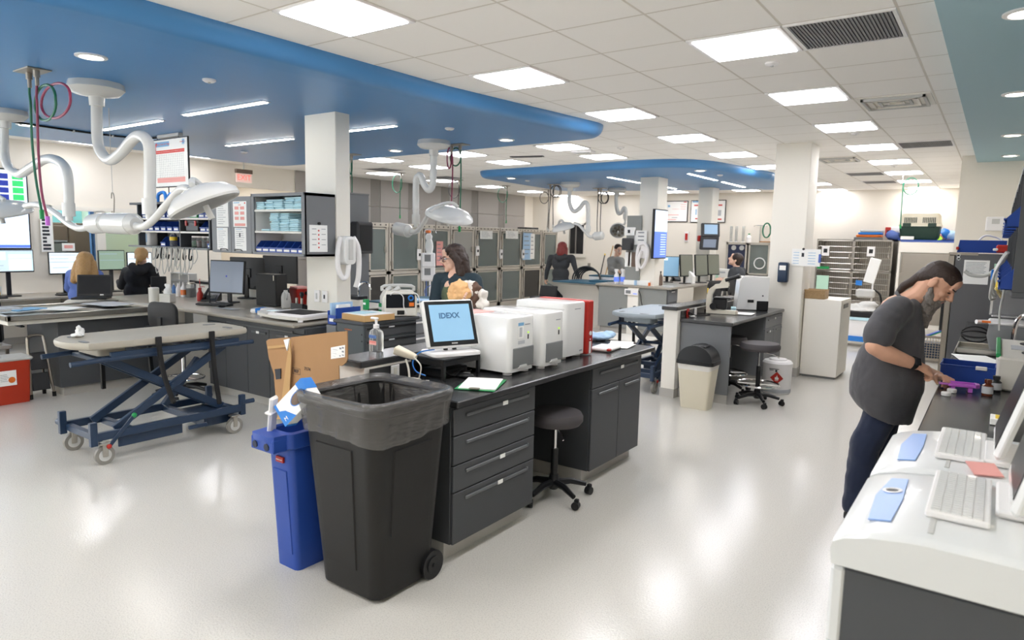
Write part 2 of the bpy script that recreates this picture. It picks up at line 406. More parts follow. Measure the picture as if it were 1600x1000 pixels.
# corridor behind the opening
struct(B().box(-15.2, 7.1, 0, XW-.15, 7.25, 2.75).o('wall_corridor', 'wall_cream'))
struct(B().box(-15.2, 8.93, 0, XW-.15, 9.05, 2.75).o('wall_corridor_2', 'wall_cream'))
struct(B().box(-15.3, 7.1, 0, -15.2, 9.05, 2.75).o('wall_corridor_end', 'wall_cream'))
struct(B().box(-15.3, 7.1, 2.75, XW-.15, 9.05, 2.8).o('ceiling_corridor', 'ceiling_tile'))
# grey panelling above the kennels
ys = [8.93, 10.39, 11.01, 11.31, 12.24, 12.49, 13.45, 13.78, 14.71, 15.0, 15.95, 16.26, 17.3]
b = B()
for k in range(len(ys)-1):
    b.mt(1 if k in (2, 4, 6, 8, 10, 0) and k != 0 else 0)
    for z0, z1 in ((0, 1.2), (1.21, 2.42), (2.43, 3.05)): b.box(XW, ys[k]+.004, z0, XW+(.03 if b.mi == 0 else .022), ys[k+1]-.004, z1, .003)
struct(b.o('wall_left_panelling', ['panel_grey', 'panel_dark']))
# baseboards
struct(B().box(XW, -5, 0, XW+.015, 7.25, .1).o('baseboard_left', 'base_grey'))
struct(B().box(-11.9, YF-.015, 0, -.55, YF, .1).o('baseboard_far', 'base_grey'))
# pillars
def pillar(x0, y0, x1, y1, z1, z0=0):
    p = struct(B().box(x0, y0, z0, x1, y1, z1, .006).o('pillar', 'pillar_paint'))
    struct(B().box(x0-.012, y0-.012, 0, x1+.012, y1+.012, .12).o('trim_base', 'base_grey', p)); return p
pillar(-5.78, 4.43, -5.31, 4.61, 2.93)
pillar(-2.50, 9.38, -2.06, 9.82, 3.05)
pillar(-5.52, 11.72, -5.16, 12.15, 2.93)
pillar(-5.37, 14.32, -5.06, 14.72, 2.93)
# blue drop ceilings with rounded lower edge
def soffit(name, poly, m, z1=3.05, z0=2.92, r=.11, n=5):
    P = [Vector(p) for p in poly]; N = len(P)
    area = sum(P[i].x*P[(i+1) % N].y-P[(i+1) % N].x*P[i].y for i in range(N))
    if area < 0: P.reverse()
    nrm = []
    for i in range(N):
        t = (P[(i+1) % N]-P[i-1]); t = t.normalized(); nrm.append(Vector((t.y, -t.x)))
    rings = []
    for k in range(n+1):
        a = PI/2*k/n; ins = r*(1-math.cos(a)); z = z0+(min(r, z1-z0))*(1-math.sin(a))
        rings.append([tuple(P[i]-nrm[i]*ins)+(z,) for i in range(N)])
    rings = [[tuple(P[i])+(z1+.01,) for i in range(N)]]+rings
    return struct(B().loft([r_[::-1] for r_ in rings]).o(name, m, ang=50))
def rounded(pts, k=8):
    """pts: (x, y, radius)"""
    out = []; n = len(pts)
    for i in range(n):
        p = Vector(pts[i][:2]); a = Vector(pts[i-1][:2]); c = Vector(pts[(i+1) % n][:2]); rr = pts[i][2]
        d0 = (a-p).normalized(); d1 = (c-p).normalized(); ang = d0.angle(d1); t = rr/math.tan(ang/2)
        q0, q1 = p+d0*t, p+d1*t
        for s in range(k+1):
            u = s/k; out.append(tuple(q0*(1-u)**2+p*2*u*(1-u)+q1*u*u))
    return out
soffit('ceiling_drop_blue', rounded([(-4.12, .95, .9), (-4.03, 4.6, .05), (-3.72, 7.2, .42), (-10.6, 7.6, .5), (-10.55, 1.2, 1.2)], 10), 'soffit_blue')
soffit('ceiling_drop_blue_2', rounded([(-8.55, 10.55, .5), (-3.95, 10.15, 1.1), (-3.5, 13, .1), (-3.6, 15.6, .6), (-8.9, 14.4, .6)], 10), 'soffit_blue')
struct(B().box(-.37, -5, 2.95, XR, 11.7, 3.06).o('ceiling_drop_teal', 'soffit_teal'))
# half walls beside the islands
def ponywall(name, x0, x1, y0, y1, z, cap=.04):
    w = struct(B().box(x0, y0, 0, x1, y1, z-cap).o(name, 'paint_white'))
    struct(B().box(x0-.02, y0-.03, z-cap, x1+.004, y1, z, .006).o('trim_cap', 'counter_dark', w))
    struct(B().box(x0-.008, y0-.01, 0, x1+.002, y1, .1).o('trim_base', 'base_grey', w)); return w
PW1 = ponywall('wall_half', -3.1, -2.885, 2.6, 5.08, 1.03)
PW2 = ponywall('wall_half_2', -3.0, -2.84, 7.13, 9.36, 1.03)
PW3 = ponywall('wall_half_3', -9.3, -5.80, 5.16, 5.28, 1.06)

# ---------------------------------------------------------------- ceiling lights (each a thing)
def troffer_proto():
    t = T('ceiling_light', '', 'ceiling light', (0, 0, 3.05))
    h = U/2-.008
    B().box(-h, -h, -.012, -h+.03, h, .004).box(h-.03, -h, -.012, h, h, .004).box(-h, -h, -.012, h, -h+.03, .004).box(-h, h-.03, -.012, h, h, .004).o('frame', 'white_plastic', t)
    B().box(-h+.03, -h+.03, -.018, h-.03, h-.03, .004, .004).o('diffuser', 'lamp_panel', t); return t  # glowing sides added: lens drops below the frame to brighten the ceiling
tp = None
def troffer(i, j, label):
    global tp
    loc = (GX+U*(i+.5), GY+U*(j+.5), 3.05)
    if tp is None: tp = troffer_proto(); tp.location = loc; o = tp
    else: o = dup(tp, loc)
    o['label'] = label; o['group'] = 'square ceiling light panels'; return o
for n, j in enumerate(range(0, 22, 3)): troffer(0, j, f'square lit ceiling panel, {ORD[n]} from the camera in the row beside the return grilles')
for n, j in enumerate(range(-3, 22, 3)): troffer(-3, j, f'square lit ceiling panel, {ORD[n]} from the camera in the row beside the blue drop ceiling')
for i, nm in ((-6, 'nearest the curved blue tip'), (-9, 'beside the dark slot vent'), (-12, 'above the steel kennels')):
    for j, q in ((6, 'just past the big blue drop ceiling'), (8, 'before the smaller blue drop ceiling')): troffer(i, j, f'square lit ceiling panel {nm}, {q}')
for n, j in enumerate(range(9, 22, 3)): troffer(-15, j, f'square lit ceiling panel, {ORD[n]} from the camera in the row along the grey panelled wall')
for i in (-6, -9, -12): troffer(i, 20, f'added lit ceiling panel brightening the far wall, {ORD[(-i-6)//3]} from the square pillar side')  # added lamps, mostly hidden past the drop ceiling, to brighten the far wall
for i, j in ((0, -3), (0, -6), (0, -9), (-3, -6), (-3, -9), (-7, -6), (-7, -9), (-11, -3), (-11, -6), (-15, -3), (-15, -6), (-16, 0), (-16, 3)):
    troffer(i, j, 'square lit ceiling panel in the part of the ceiling behind the camera')
t = T('ceiling_light', 'added ceiling panel lighting the room beyond the window, over the brown cabinet', 'ceiling light', (-12.9, 4.9, 3.05))  # lamp added to lighten the dark room past the glass
B().box(-.3, -.6, -.02, .3, .6, -.012).o('diffuser', 'lamp_panel', t); B().box(-.32, -.62, -.012, .32, .62, 0).o('frame', 'white_plastic', t)
t = T('ceiling_light', 'lit panel in the lower ceiling of the corridor behind the exit sign', 'ceiling light', (-13.5, 8.0, 2.75))
B().box(-.3, -.3, -.02, .3, .3, -.012).o('diffuser', 'lamp_panel', t); B().box(-.32, -.32, -.012, .32, .32, 0).o('frame', 'white_plastic', t)
def linlight(a, c, label):
    a, c = Vector(a), Vector(c); m = (a+c)/2; L = (c-a).length
    t = T('linear_light', label, 'ceiling light', (m.x, m.y, 2.92), math.degrees(math.atan2(c.y-a.y, c.x-a.x)), 'slim line lights in the blue drop ceilings')
    B().box(-L/2-.015, -.04, -.006, L/2+.015, .04, 0).o('frame', 'white_plastic', t)
    B().box(-L/2, -.025, -.010, L/2, .025, -.005).o('diffuser', 'lamp_line', t)
linlight((-8.77, 3.83), (-7.41, 3.83), 'slim line light in the big blue drop ceiling above the hanging dog chart')
linlight((-6.85, 3.79), (-5.49, 3.79), 'slim line light in the blue drop ceiling nearest the square pillar front')
linlight((-8.68, 5.38), (-7.26, 5.38), 'slim line light in the blue drop ceiling before the exit sign')
linlight((-6.6, 5.30), (-5.38, 5.30), 'slim line light partly hidden by the square pillar in the blue drop ceiling')
linlight((-6.02, 11.4), (-6.02, 12.75), 'slim line light in the small blue drop ceiling before the pillar with the screen')
linlight((-4.45, 11.35), (-4.45, 12.75), 'nearer of two slim line lights along the edge of the small blue drop ceiling')
linlight((-4.45, 13.1), (-4.45, 14.45), 'farther of two slim line lights along the edge of the small blue drop ceiling')
linlight((-5.95, 13.1), (-5.95, 14.45), 'slim line light between the two far pillars under the small blue drop ceiling')
def downlight(x, y, z, label):
    t = T('downlight', label, 'downlight', (x, y, z), 0, 'round recessed downlights')
    B().lathe([(.085, 0), (.10, 0), (.10, -.008), (.075, -.012), (.07, -.004)], 24).o('trim_ring', 'white_plastic', t)
    B().lathe([(.0, -.003), (.072, -.005)], 24).o('lens', 'lamp_down', t)
downlight(-5.17, 2.21, 2.92, 'round recessed downlight near the hose bracket in the big blue drop ceiling')
downlight(-4.92, 6.69, 2.92, 'round recessed downlight near the pointed end of the big blue drop ceiling')
downlight(-6.91, 6.81, 2.92, 'round recessed downlight at the far edge of the big blue drop ceiling by the pillar')
downlight(-7.88, 10.9, 2.92, 'round recessed downlight at the narrow tip of the small blue drop ceiling')
downlight(-4.1, 10.95, 2.92, 'round recessed downlight at the broad curve of the small blue drop ceiling')
downlight(-9.2, 3.2, 2.92, 'round recessed downlight of the blue drop ceiling near the wall screen')
for n, y in enumerate((4.47, 6.7, 9.06, 11.0)): downlight(.0, y, 2.95, f'round recessed downlight, {ORD[n]} from the camera in the teal drop ceiling')
downlight(.0, 2.2, 2.95, 'round recessed downlight of the teal drop ceiling just above the camera')
def disc(x, y, z, label, r=.05):
    t = T('smoke_detector', label, 'detector', (x, y, z), 0, 'small round ceiling discs')
    B().lathe([(r, 0), (r, -.012), (r*.7, -.022), (0, -.024)], 18).o('cover', 'white_plastic', t)
    B().lathe([(r*.25, -.022), (r*.2, -.03), (0, -.03)], 10).o('sensor', 'grey_light', t)
disc(-5.11, 3.03, 2.92, 'small round white disc in the middle of the big blue drop ceiling')
disc(-4.97, 5.71, 2.92, 'small round white disc on the blue drop ceiling before the hose reel')
disc(-9.09, 5.9, 2.92, 'small round white disc on the blue drop ceiling near the exit sign')
disc(-1.46, 5.22, 3.05, 'small round white ceiling disc right after the first lit panel by the grille')
disc(-1.48, 8.84, 3.05, 'small round white ceiling disc after the third lit panel by the grille')
disc(-1.5, 12.57, 3.05, 'small round white ceiling disc after the fifth lit panel by the grille')
disc(-4.45, 8.76, 3.05, 'small round white ceiling disc between the two blue drop ceilings')
disc(-8.81, 8.84, 3.05, 'small round white ceiling disc before the grey panelled wall')
disc(-7.87, 11.45, 2.92, 'small round white disc at the tip of the small blue drop ceiling')
disc(-4.05, 11.77, 2.92, 'small round white disc beside the line light in the small blue drop ceiling')
disc(-4.31, 15.1, 2.92, 'small round white disc at the back of the small blue drop ceiling')
# vents
mat('grille_grey', '#7e7e80', .5); mat('grille_dark', '#55565a', .6)
def grille(i, j, label, m='grille_grey'):
    t = T('return_grille', label, 'vent', (GX+U*(i+.5), GY+U*(j+.5), 3.05), 0, 'grey return air grilles')
    h = .28; b = B()
    B().box(-h-.02, -h-.02, -.012, -h, h+.02, 0).box(h, -h-.02, -.012, h+.02, h+.02, 0).box(-h, -h-.02, -.012, h, -h, 0).box(-h, h, -.012, h, h+.02, 0).o('frame', 'white_plastic', t)
    for k in range(28): b.box(-h+.02*k, -h, -.010, -h+.02*k+.012, h, -.003)
    b.o('louvre_panel', m, t); B().box(-h, -h, -.003, h, h, 0).o('backing', 'grille_dark', t)
grille(1, 0, 'large grey return grille beside the nearest lit ceiling panel')
grille(1, 9, 'grey return grille beside the fourth lit ceiling panel before the partition wall')
grille(-1, 15, 'narrow grey return grille behind the square white pillar top')
grille(-1, 18, 'farthest grey return grille near the far wall above the cages')
grille(-14, 8, 'grey return grille at the edge of the grey panelled wall, nearest the pillar')
grille(-14, 11, 'grey return grille at the edge of the grey panelled wall, behind the central lamp')
def diffuser(i, j, label):
    t = T('ceiling_diffuser', label, 'vent', (GX+U*(i+.5), GY+U*(j+.5), 3.05), 0, 'stepped square air diffusers')
    B().box(-.29, -.29, -.008, .29, .29, 0).o('face_plate', 'paint_white', t)
    for k in range(4):
        a = .25-.06*k
        B().box(-a, -a, -.03+.003*k, -a+.022, a, -.004).box(a-.022, -a, -.03+.003*k, a, a, -.004).box(-a, -a, -.03+.003*k, a, -a+.022, -.004).box(-a, a-.022, -.03+.003*k, a, a, -.004).o('vane', 'paint_white' if k % 2 else 'grey_light', t)
diffuser(1, 4, 'square stepped air diffuser between two grey grilles over the man')
diffuser(-1, 11, 'square stepped air diffuser just behind the top of the square white pillar')
t = T('slot_vent', 'short dark slot vent in the ceiling before the small blue drop ceiling', 'vent', (-6.24, 9.04, 3.05), 15)
B().box(-.28, -.04, -.015, .28, .04, 0, .005).o('housing', 'grille_dark', t); B().box(-.25, -.01, -.02, .25, .01, -.014).o('slot', 'black_matte', t)
t = T('ceiling_speaker', 'small white box unit on the ceiling between the blue drop ceilings', 'ceiling unit', (-5.1, 8.85, 3.05), 10)
B().box(-.16, -.1, -.035, .16, .1, 0, .01).o('body', 'white_plastic', t); B().box(-.1, -.05, -.04, .1, .05, -.034).o('grille', 'grey_light', t)

# ---------------------------------------------------------------- camera, world, render look
cd = bpy.data.cameras.new('camera'); cam = bpy.data.objects.new('camera', cd); COL.objects.link(cam)
cam.matrix_world = Matrix(((CR.x, CU.x, -_f.x, 0), (CR.y, CU.y, -_f.y, 0), (CR.z, CU.z, -_f.z, CZ), (0, 0, 0, 1)))
cd.sensor_width = 36; cd.lens = FPX/1600*36; cd.clip_start = .05; cd.clip_end = 100
cd.dof.use_dof = True; cd.dof.focus_distance = 5.0; cd.dof.aperture_fstop = 3.2
SC.camera = cam
wd = bpy.data.worlds.new('world'); SC.world = wd; wd.use_nodes = True
wd.node_tree.nodes['Background'].inputs[0].default_value = (.9, .95, 1, 1); wd.node_tree.nodes['Background'].inputs[1].default_value = 4.0
SC.view_settings.view_transform = 'Standard'; SC.view_settings.look = 'None'; SC.view_settings.gamma = 1; SC.view_settings.use_curve_mapping = False
SC.view_settings.exposure = .87
SC.cycles.use_denoising = True; SC.cycles.max_bounces = 10; SC.cycles.diffuse_bounces = 8; SC.cycles.glossy_bounces = 4; SC.cycles.transmission_bounces = 8; SC.cycles.transparent_max_bounces = 16
SC.cycles.sample_clamp_indirect = 6; SC.cycles.caustics_reflective = False; SC.cycles.caustics_refractive = False
# ================================================================ FRONT ISLAND
mat('pull_edge', '#6d6f72', .3, .5)
def cabinet(label, loc, rz, depth, width, fronts, m='cabinet_grey', z0=.1, z1=.856, name='cabinet', kick=True, group=None):
    """front faces local +X at x = 0, width along local Y"""
    t = T(name, label, 'cabinet', loc, rz, group)
    B().box(-depth, 0, z0, -.02, width, z1, .003).o('body', m, t)
    if kick: B().box(-depth, .01, 0, -.07, width-.01, z0).o('toe_kick', 'base_grey', t)
    for f in fronts:
        k, y0, y1, a, c = f[:5]; tagf = len(f) > 5 and f[5]
        g = .003
        d = B().box(-.02, y0+g, a+g, 0, y1-g, c-g, .003).o(k, m, t)
        w = y1-y0
        ly0, ly1 = (y0+.13*w, y1-.1*w) if k == 'drawer' else (y0+.22*w, y1-.1*w)
        zt = c-.045
        B().box(0, ly0, zt-.012, .010, ly1, zt+.008, .004).box(.0, ly1-.012, zt-.006, .012, ly1, zt+.014, .003).o('pull', 'pull_edge', d)  # raised end block imitates a highlight on the pull
        if tagf: yy = ly0+(ly1-ly0)*tagf; B().box(.010, yy-.024, zt-.012, .0115, yy+.024, zt+.012).o('name_tag', 'paper', d)
    return t
cabinet('dark grey four-drawer cabinet at the near end of the front island, by the black bin', (-2.24, 2.63, 0), 0, .632, .77,
    [('drawer', 0, .77, .70, .85, .58), ('drawer', 0, .77, .54, .70), ('drawer', 0, .77, .39, .54, .55), ('drawer', 0, .77, .1, .39, .52)])
cabinet('dark grey island cabinet with one drawer above two doors, beyond the round stool', (-2.24, 4.12, 0), 0, .632, .80,
    [('drawer', 0, .80, .70, .85, .55), ('door', 0, .42, .1, .70), ('door', .42, .80, .1, .70)])
t = T('worktop', 'long dark worktop of the front island under the white analyzers', 'counter', (-2.54, 3.86, 0))
B().box(-.337, -1.24, .859, .335, 1.24, .897, .006).o('slab', 'counter_dark', t)
B().box(-.337, -1.23, .897, -.327, 1.21, .98).o('backsplash', 'counter_dark', t)
B().box(-.33, -.455, .1, -.31, .255, .857).o('knee_panel', 'cabinet_grey', t)
o = T('outlet', 'white outlet plate on the dark splash strip behind the monitor riser', 'outlet', (-2.8655, 2.82, .945))
B().box(0, -.035, -.035, .006, .035, .035, .003).o('plate', 'white_plastic', o); B().box(.006, -.012, -.02, .009, .012, .02).o('socket', 'offwhite', o)

def stool(label, loc, rz, zs, r=.19, ring=None, back=None):
    t = T('stool', label, 'stool', loc, rz)
    B().lathe([(0, zs-.085), (r*.9, zs-.085), (r, zs-.06), (r, zs-.03), (r*.93, zs-.006), (r*.7, zs), (0, zs+.002)], 32).o('seat', 'seat_grey', t)
    B().cyl((0, 0, zs-.09), (0, 0, zs-.27), .013, n=12).o('piston', 'chrome', t)
    B().cyl((0, 0, zs-.26), (0, 0, .1), .025, n=14).lathe([(.03, 0), (.045, .02), (.03, .1)], 14, (0, 0, .06)).o('column', 'black_plastic', t)
    B().tube([(.02, 0, zs-.1), (r*.75, -.05, zs-.12), (r*.95, -.06, zs-.15)], .006, 6).o('lever', 'chrome', t)
    if ring:
        B().tube([(ring*math.cos(a), ring*math.sin(a), .22) for a in (2*PI*k/24 for k in range(24))], .011, 8, closed=True).box(-ring, -.008, .212, ring, .008, .228).box(-.008, -ring, .212, .008, ring, .228).o('foot_ring', 'chrome', t)
    for k in range(5):
        a = 2*PI*k/5; c, s = math.cos(a), math.sin(a)
        P = lambda d, z: (d*c, d*s, z)
        l = B().tube([P(.02, .105), P(.12, .105), P(.23, .075)], .02, 8, rs=[.026, .022, .016]).o('leg', 'black_plastic', t)
        q = B(); q.push(Tr(*P(.255, .027)) @ Rz(math.degrees(a)+35))
        q.cyl((0, -.02, 0), (0, -.004, 0), .027, n=14).cyl((0, .004, 0), (0, .02, 0), .027, n=14).box(-.01, -.014, 0, .02, .014, .045, .005).o('caster', 'black_plastic', l)
    return t
stool('round dark grey stool rolled into the knee space of the front island', (-2.33, 3.79, 0), -23, .60, .185)

# ---------------------------------------------------------------- bins
def bin_rings(x0, y0, x1, y1, X0, Y0, X1, Y1, z0, z1, r0, r1, ks):
    out = []
    for k in ks:
        L = lambda a, c: a+(c-a)*k
        out.append([(p[0], p[1], L(z0, z1)) for p in rrect(L(x1, X1)-L(x0, X0), L(y1, Y1)-L(y0, Y0), L(r0, r1), 5, (L(x0, X0)+L(x1, X1))/2, (L(y0, Y0)+L(y1, Y1))/2)])
    return out
t = T('wheeled_bin', 'big black wheeled rubbish bin with a grey liner folded over its rim', 'bin', (-2.45, 2.28, 0))
S = lambda d, ks: bin_rings(-.20+d, -.19+d, .21-d, .2-d, -.275+d, -.255+d, .265-d, .275-d, .02, .95, .06, .08, ks)
body = S(0, [0, .02, .5, .97, 1]) + S(.015, [1, .5, .03])
B().loft(body).o('tub', 'bin_black', t)
b = B()
fy = lambda z: -.19-.065*(z-.02)/.93
fx = lambda z: .21+.055*(z-.02)/.93
for z0, z1 in ((.14, .76),):
    b.loft([[(-.14-.02*k, fy(z)+.01, z), (.09+.02*k, fy(z)+.01, z), (.08+.02*k, fy(z)-.007, z+d), (-.13-.02*k, fy(z)-.007, z+d)] for k, z, d in ((0, z0, .01), (1, z1, -.01))])
    b.loft([[(fx(z)-.01, -.13, z), (fx(z)-.01, .14, z), (fx(z)+.007, .13, z+d), (fx(z)+.007, -.12, z+d)] for z, d in ((.32, .01), (z1, -.01))])
b.o('raised_panel', 'bin_black', t)
ru = S(-.012, [1.0]); b = B().loft([[(p[0], p[1], .925) for p in S(-.004, [1])[0]], [(p[0], p[1], .935) for p in S(-.02, [1])[0]], [(p[0], p[1], .965) for p in S(-.022, [1])[0]], [(p[0], p[1], .972) for p in S(-.004, [1])[0]], [(p[0], p[1], .96) for p in S(.02, [1])[0]]], False)
rnd = random.Random(3)
lv = []
n = len(S(0, [1])[0])
def dense(ring, m=4):
    out = []
    for i in range(len(ring)):
        a, c = Vector(ring[i]), Vector(ring[(i+1) % len(ring)])
        k = max(1, int((c-a).length/.02))
        out += [tuple(a.lerp(c, j/k)) for j in range(k)]
    return out
base = dense(S(0, [1])[0]); N = len(base)
def lring(off, z, amp, zamp, ph):
    out = []
    for i, p in enumerate(base):
        v = Vector((p[0]-(-.005), p[1]-.01, 0)).normalized(); a = 2*PI*i/N
        o_ = off+amp*(math.sin(a*17+ph)+.6*math.sin(a*41+ph*2.3))
        out.append((p[0]+v.x*o_, p[1]+v.y*o_, z+.012+.45*zamp*(math.sin(a*2+.8)+.5*math.sin(a*3+1)+.15*math.sin(a*9+ph))))
    return out
outer = [lring(-.05, .55, .012, .01, 5), lring(-.035, .75, .010, .008, 3), lring(-.02, .93, .003, 0, 1), lring(.012, .984, .001, 0, 1), lring(.036, .975, .001, 0, 2), lring(.037, .94, .001, .002, 2), lring(.026, .90, .004, .006, 2.4), lring(.018, .86, .006, .012, 3.1), lring(.014, .82, .007, .02, 3.9), lring(.012, .785, .006, .026, 4.4)]
b.o('rim', 'bin_black', t)
lo_ = B().loft(outer, False).o('liner', 'liner', t, ang=180)
for x in (-.2, .215):
    B().cyl((x-.025, .175, .075), (x+.02, .175, .075), .075, n=28).cyl((x+.02, .175, .075), (x+.026, .175, .075), .045, n=20).cyl((x+.026, .175, .075), (x+.03, .175, .075), .012).o('wheel', 'black_plastic', t)
t = T('recycling_bin', 'slim blue recycling bin stuffed with cardboard, beside the big black bin', 'bin', (-2.885, 2.3, 0))
S = lambda d, ks: bin_rings(-.105+d, -.225+d, .07-d, .235-d, -.11+d, -.27+d, .085-d, .26-d, .0, .74, .03, .035, ks)
B().loft(S(0, [0, .5, 1]) + S(.008, [1, .5, .02])).o('tub', 'bright_blue', t)
b = B().loft([[(p[0], p[1], z) for p in S(d, [1])[0]] for d, z in ((0, .66), (-.014, .67), (-.016, .745), (.006, .75), (.01, .74))], False)
b.o('rim', 'bright_blue', t)
b = B()
b.prism([(-.12, -.27), (.08, -.27), (.07, -.35), (.04, -.365), (-.075, -.365), (-.11, -.35)], .715, .745).box(-.1, -.36, .66, .065, -.345, .72, .006).box(-.11, -.36, .66, -.09, -.27, .73, .006).box(.055, -.36, .66, .075, -.27, .73, .006)
b.o('handle', 'bright_blue', t)
for x in (-.07, .025): B().cyl((x, -.366, .69), (x, -.36, .69), .018, n=16).o('grip_hole', 'scrub_navy', t)
gy = lambda z: -.225-.045*z/.74
b = B().loft([[(-.07, gy(z)+.01, z), (.045, gy(z)+.01, z), (.04, gy(z)-.006, z+d), (-.065, gy(z)-.006, z+d)] for z, d in ((.08, .01), (.55, -.01))]).o('front_panel', 'bright_blue', t)
b = B().box(-.03, -.274, .585, .03, -.262, .615, .002).o('maker_plate', 'red', t)
text('Rubbermaid', .010, Tr(0, -.2745, .6) @ Rx(90), 'paper', t)

# cardboard in the recycling bin
def slab(name, pts, Y, th, m, parent=None):
    W = [Py(x, y, Y) for x, y in pts]
    return B().prism([(p.x, p.z) for p in W], Y, Y+th, 'y').o(name, m, parent)
t = T('cardboard_box', 'flattened brown cardboard box with black lettering sticking out of the blue bin', 'box')
q = [(453, 535), (455, 527), (520, 519), (537, 518), (542, 517), (543, 560), (541, 566), (534, 572), (529, 571), (530, 606), (450, 640)]
slab('front_panel', q, 2.32, .006, 'cardboard', t)
q2 = [(453, 530), (447, 568), (438, 640), (432, 655), (450, 655), (455, 560)]
slab('side_flap', q2, 2.30, .005, 'cardboard_light', t)
W = Py(463, 580, 2.318); text('REF', .026, Tr(W.x, 2.3185, W.z) @ Rx(90), 'print_dark', t, bold=.012)
b = B().push(Tr(W.x, 2.3185, W.z)); b.box(-.034, -.0005, -.017, .034, 0, -.0155).box(-.034, -.0005, .0155, .034, 0, .017).box(-.034, -.0005, -.017, -.0325, 0, .017).box(.0325, -.0005, -.017, .034, 0, .017); b.o('frame_mark', 'print_dark', t)
W = Py(480, 577, 2.318); text('7174', .027, Tr(W.x, 2.3185, W.z) @ Rx(90), 'print_dark', t)
l = slab('shipping_label', [(517, 543), (539, 539), (539, 558), (517, 561)], 2.318, .001, 'paper', t)
b = B()
for x0, y0, x1, y1 in ((519, 546, 527, 547), (519, 549, 525, 550), (519, 552, 526, 553), (519, 556, 524, 557), (530, 543, 533, 546), (534, 542, 537, 545), (534, 548, 537, 551), (530, 555, 532, 557), (534, 554, 537, 556)):
    a, c = Py(x0, y0, 2.316), Py(x1, y1, 2.316); b.box(a.x, 2.3165, a.z, c.x, 2.3175, c.z)
b.o('print', 'print_grey', l)
t = T('cardboard_box', 'rumpled brown cardboard box taped along its top, leaning behind the flattened box', 'box')
slab('back_panel', [(416, 533), (420, 530), (452, 527), (452, 590), (440, 640), (432, 640), (428, 585), (420, 560)], 2.42, .008, 'cardboard', t)
slab('tape_strip', [(418, 541), (450, 538), (450, 542), (418, 545)], 2.412, .007, 'cardboard_light', t)
slab('torn_paper', [(443, 531), (452, 529), (448, 548)], 2.405, .006, 'paper', t)
slab('barcode', [(429, 577), (438, 576), (438, 592), (431, 593)], 2.413, .006, 'print_dark', t)
t = T('glove_box', 'white and blue disposable glove box tilted on top of the blue bin', 'box', tuple(Py(466, 628, 2.05)))
t.rotation_euler = Euler((R(-8), R(-44), R(14)))
B().box(-.115, -.035, -.06, .115, .035, .06, .002).o('carton', 'paper', t)
B().box(-.1165, -.036, -.0615, -.10, .036, .0615).prism([(-.10, -.0612), (-.02, -.0612), (-.065, .0), (-.10, .02)], -.0362, -.0355, 'y').o('blue_print', 'sky_blue', t); B().box(.07, -.036, .0, .1165, .036, .0615).o('blue_print', 'sky_blue', t)
b = B(); b.push(Tr(.04, -.0358, 0) @ Rx(90)); b.lathe([(0, 0), (.05, 0), (.05, .001), (0, .0012)], 24, sx=1.1, sy=.62); b.pop(); b.o('opening_ring', 'sky_blue', t)
b = B(); b.push(Tr(.04, -.0372, 0) @ Rx(90)); b.lathe([(0, 0), (.045, 0), (0, .0012)], 24, sx=1.1, sy=.6); b.o('opening', 'room_brown', t)
text('M', .03, Tr(-.085, -.0366, -.035) @ Rx(90), 'paper', t); text('+', .03, Tr(-.085, -.0366, .02) @ Rx(90), 'paper', t)
t = T('plastic_tray', 'white plastic tray edge standing upright at the front of the blue bin', 'tray', tuple(Py(426, 645, 2.02)))
t.rotation_euler = Euler((R(6), R(10), R(20)))
B().box(-.012, -.03, -.12, .012, .03, .09, .01).o('body', 'white_plastic', t); B().box(-.022, -.04, .0, .02, .04, .012, .004).o('lip', 'white_plastic', t)

# ---------------------------------------------------------------- analyzers
def rbox(b, x0, y0, x1, y1, z0, z1, r=.03, e=.012):
    w, h, cx, cy = x1-x0, y1-y0, (x0+x1)/2, (y0+y1)/2
    return b.loft([[(p[0], p[1], z) for p in rrect(w-2*i, h-2*i, max(r-i, .004), 5, cx, cy)] for i, z in ((0, z0), (0, z1-e), (e*.3, z1-e*.3), (e, z1))])
def analyzer(label, x0, y0, x1, y1, z1, red=False):
    t = T('analyzer', label, 'lab analyzer', ((x0+x1)/2, (y0+y1)/2, .9)); hx, hy, H = (x1-x0)/2, (y1-y0)/2, z1-.9
    rbox(B(), -hx, -hy, hx, hy, .02, H, .035, .014).o('housing', 'white_gloss', t)
    for sx in (-1, 1):
        for sy in (-1, 1): B().cyl((sx*(hx-.05), sy*(hy-.045), 0), (sx*(hx-.05), sy*(hy-.045), .025), .03, n=14).o('foot', 'white_plastic', t)
    return t, hx, hy, H
def analyzer_front(t, hx, hy, H):
    d = B().box(hx-.004, -hy+.03, .045, hx+.005, hy-.015, .17, .004).o('loading_door', 'grey_mid', t)
    B().prism([(-.05, .04), (.05, .04), (.035, .058), (-.035, .058)], hx-.003, hx+.008, 'x').o('door_notch', 'white_gloss', d)
    B().box(hx, .02, H-.055, hx+.0012, .075, H-.05).o('maker_mark', 'print_grey', t)
    B().box(hx, .05, .215, hx+.003, .062, .245, .001).o('port', 'black_plastic', t); B().box(hx, .048, .253, hx+.002, .066, .262).o('status_light', 'green_glow', t)
mat('green_glow', '#b6e64a', .3, emit=.6)
t, hx, hy, H = analyzer('white bench analyzer nearest the touchscreen, with a blue-headed sticker on its front', -2.86, 3.31, -2.375, 3.58, 1.262)
analyzer_front(t, hx, hy, H)
k = B().box(hx, -.055, .225, hx+.0012, .005, .325).o('sticker', 'paper', t); B().box(hx+.0012, -.055, .305, hx+.002, .005, .325).o('sticker_head', 'print_blue', k); B().box(hx+.0012, -.04, .235, hx+.002, -.012, .295).o('sticker_print', 'paper_grey', k)
B().box(hx, -.05, .19, hx+.0012, .02, .212).o('fine_print', 'paper_grey', t)
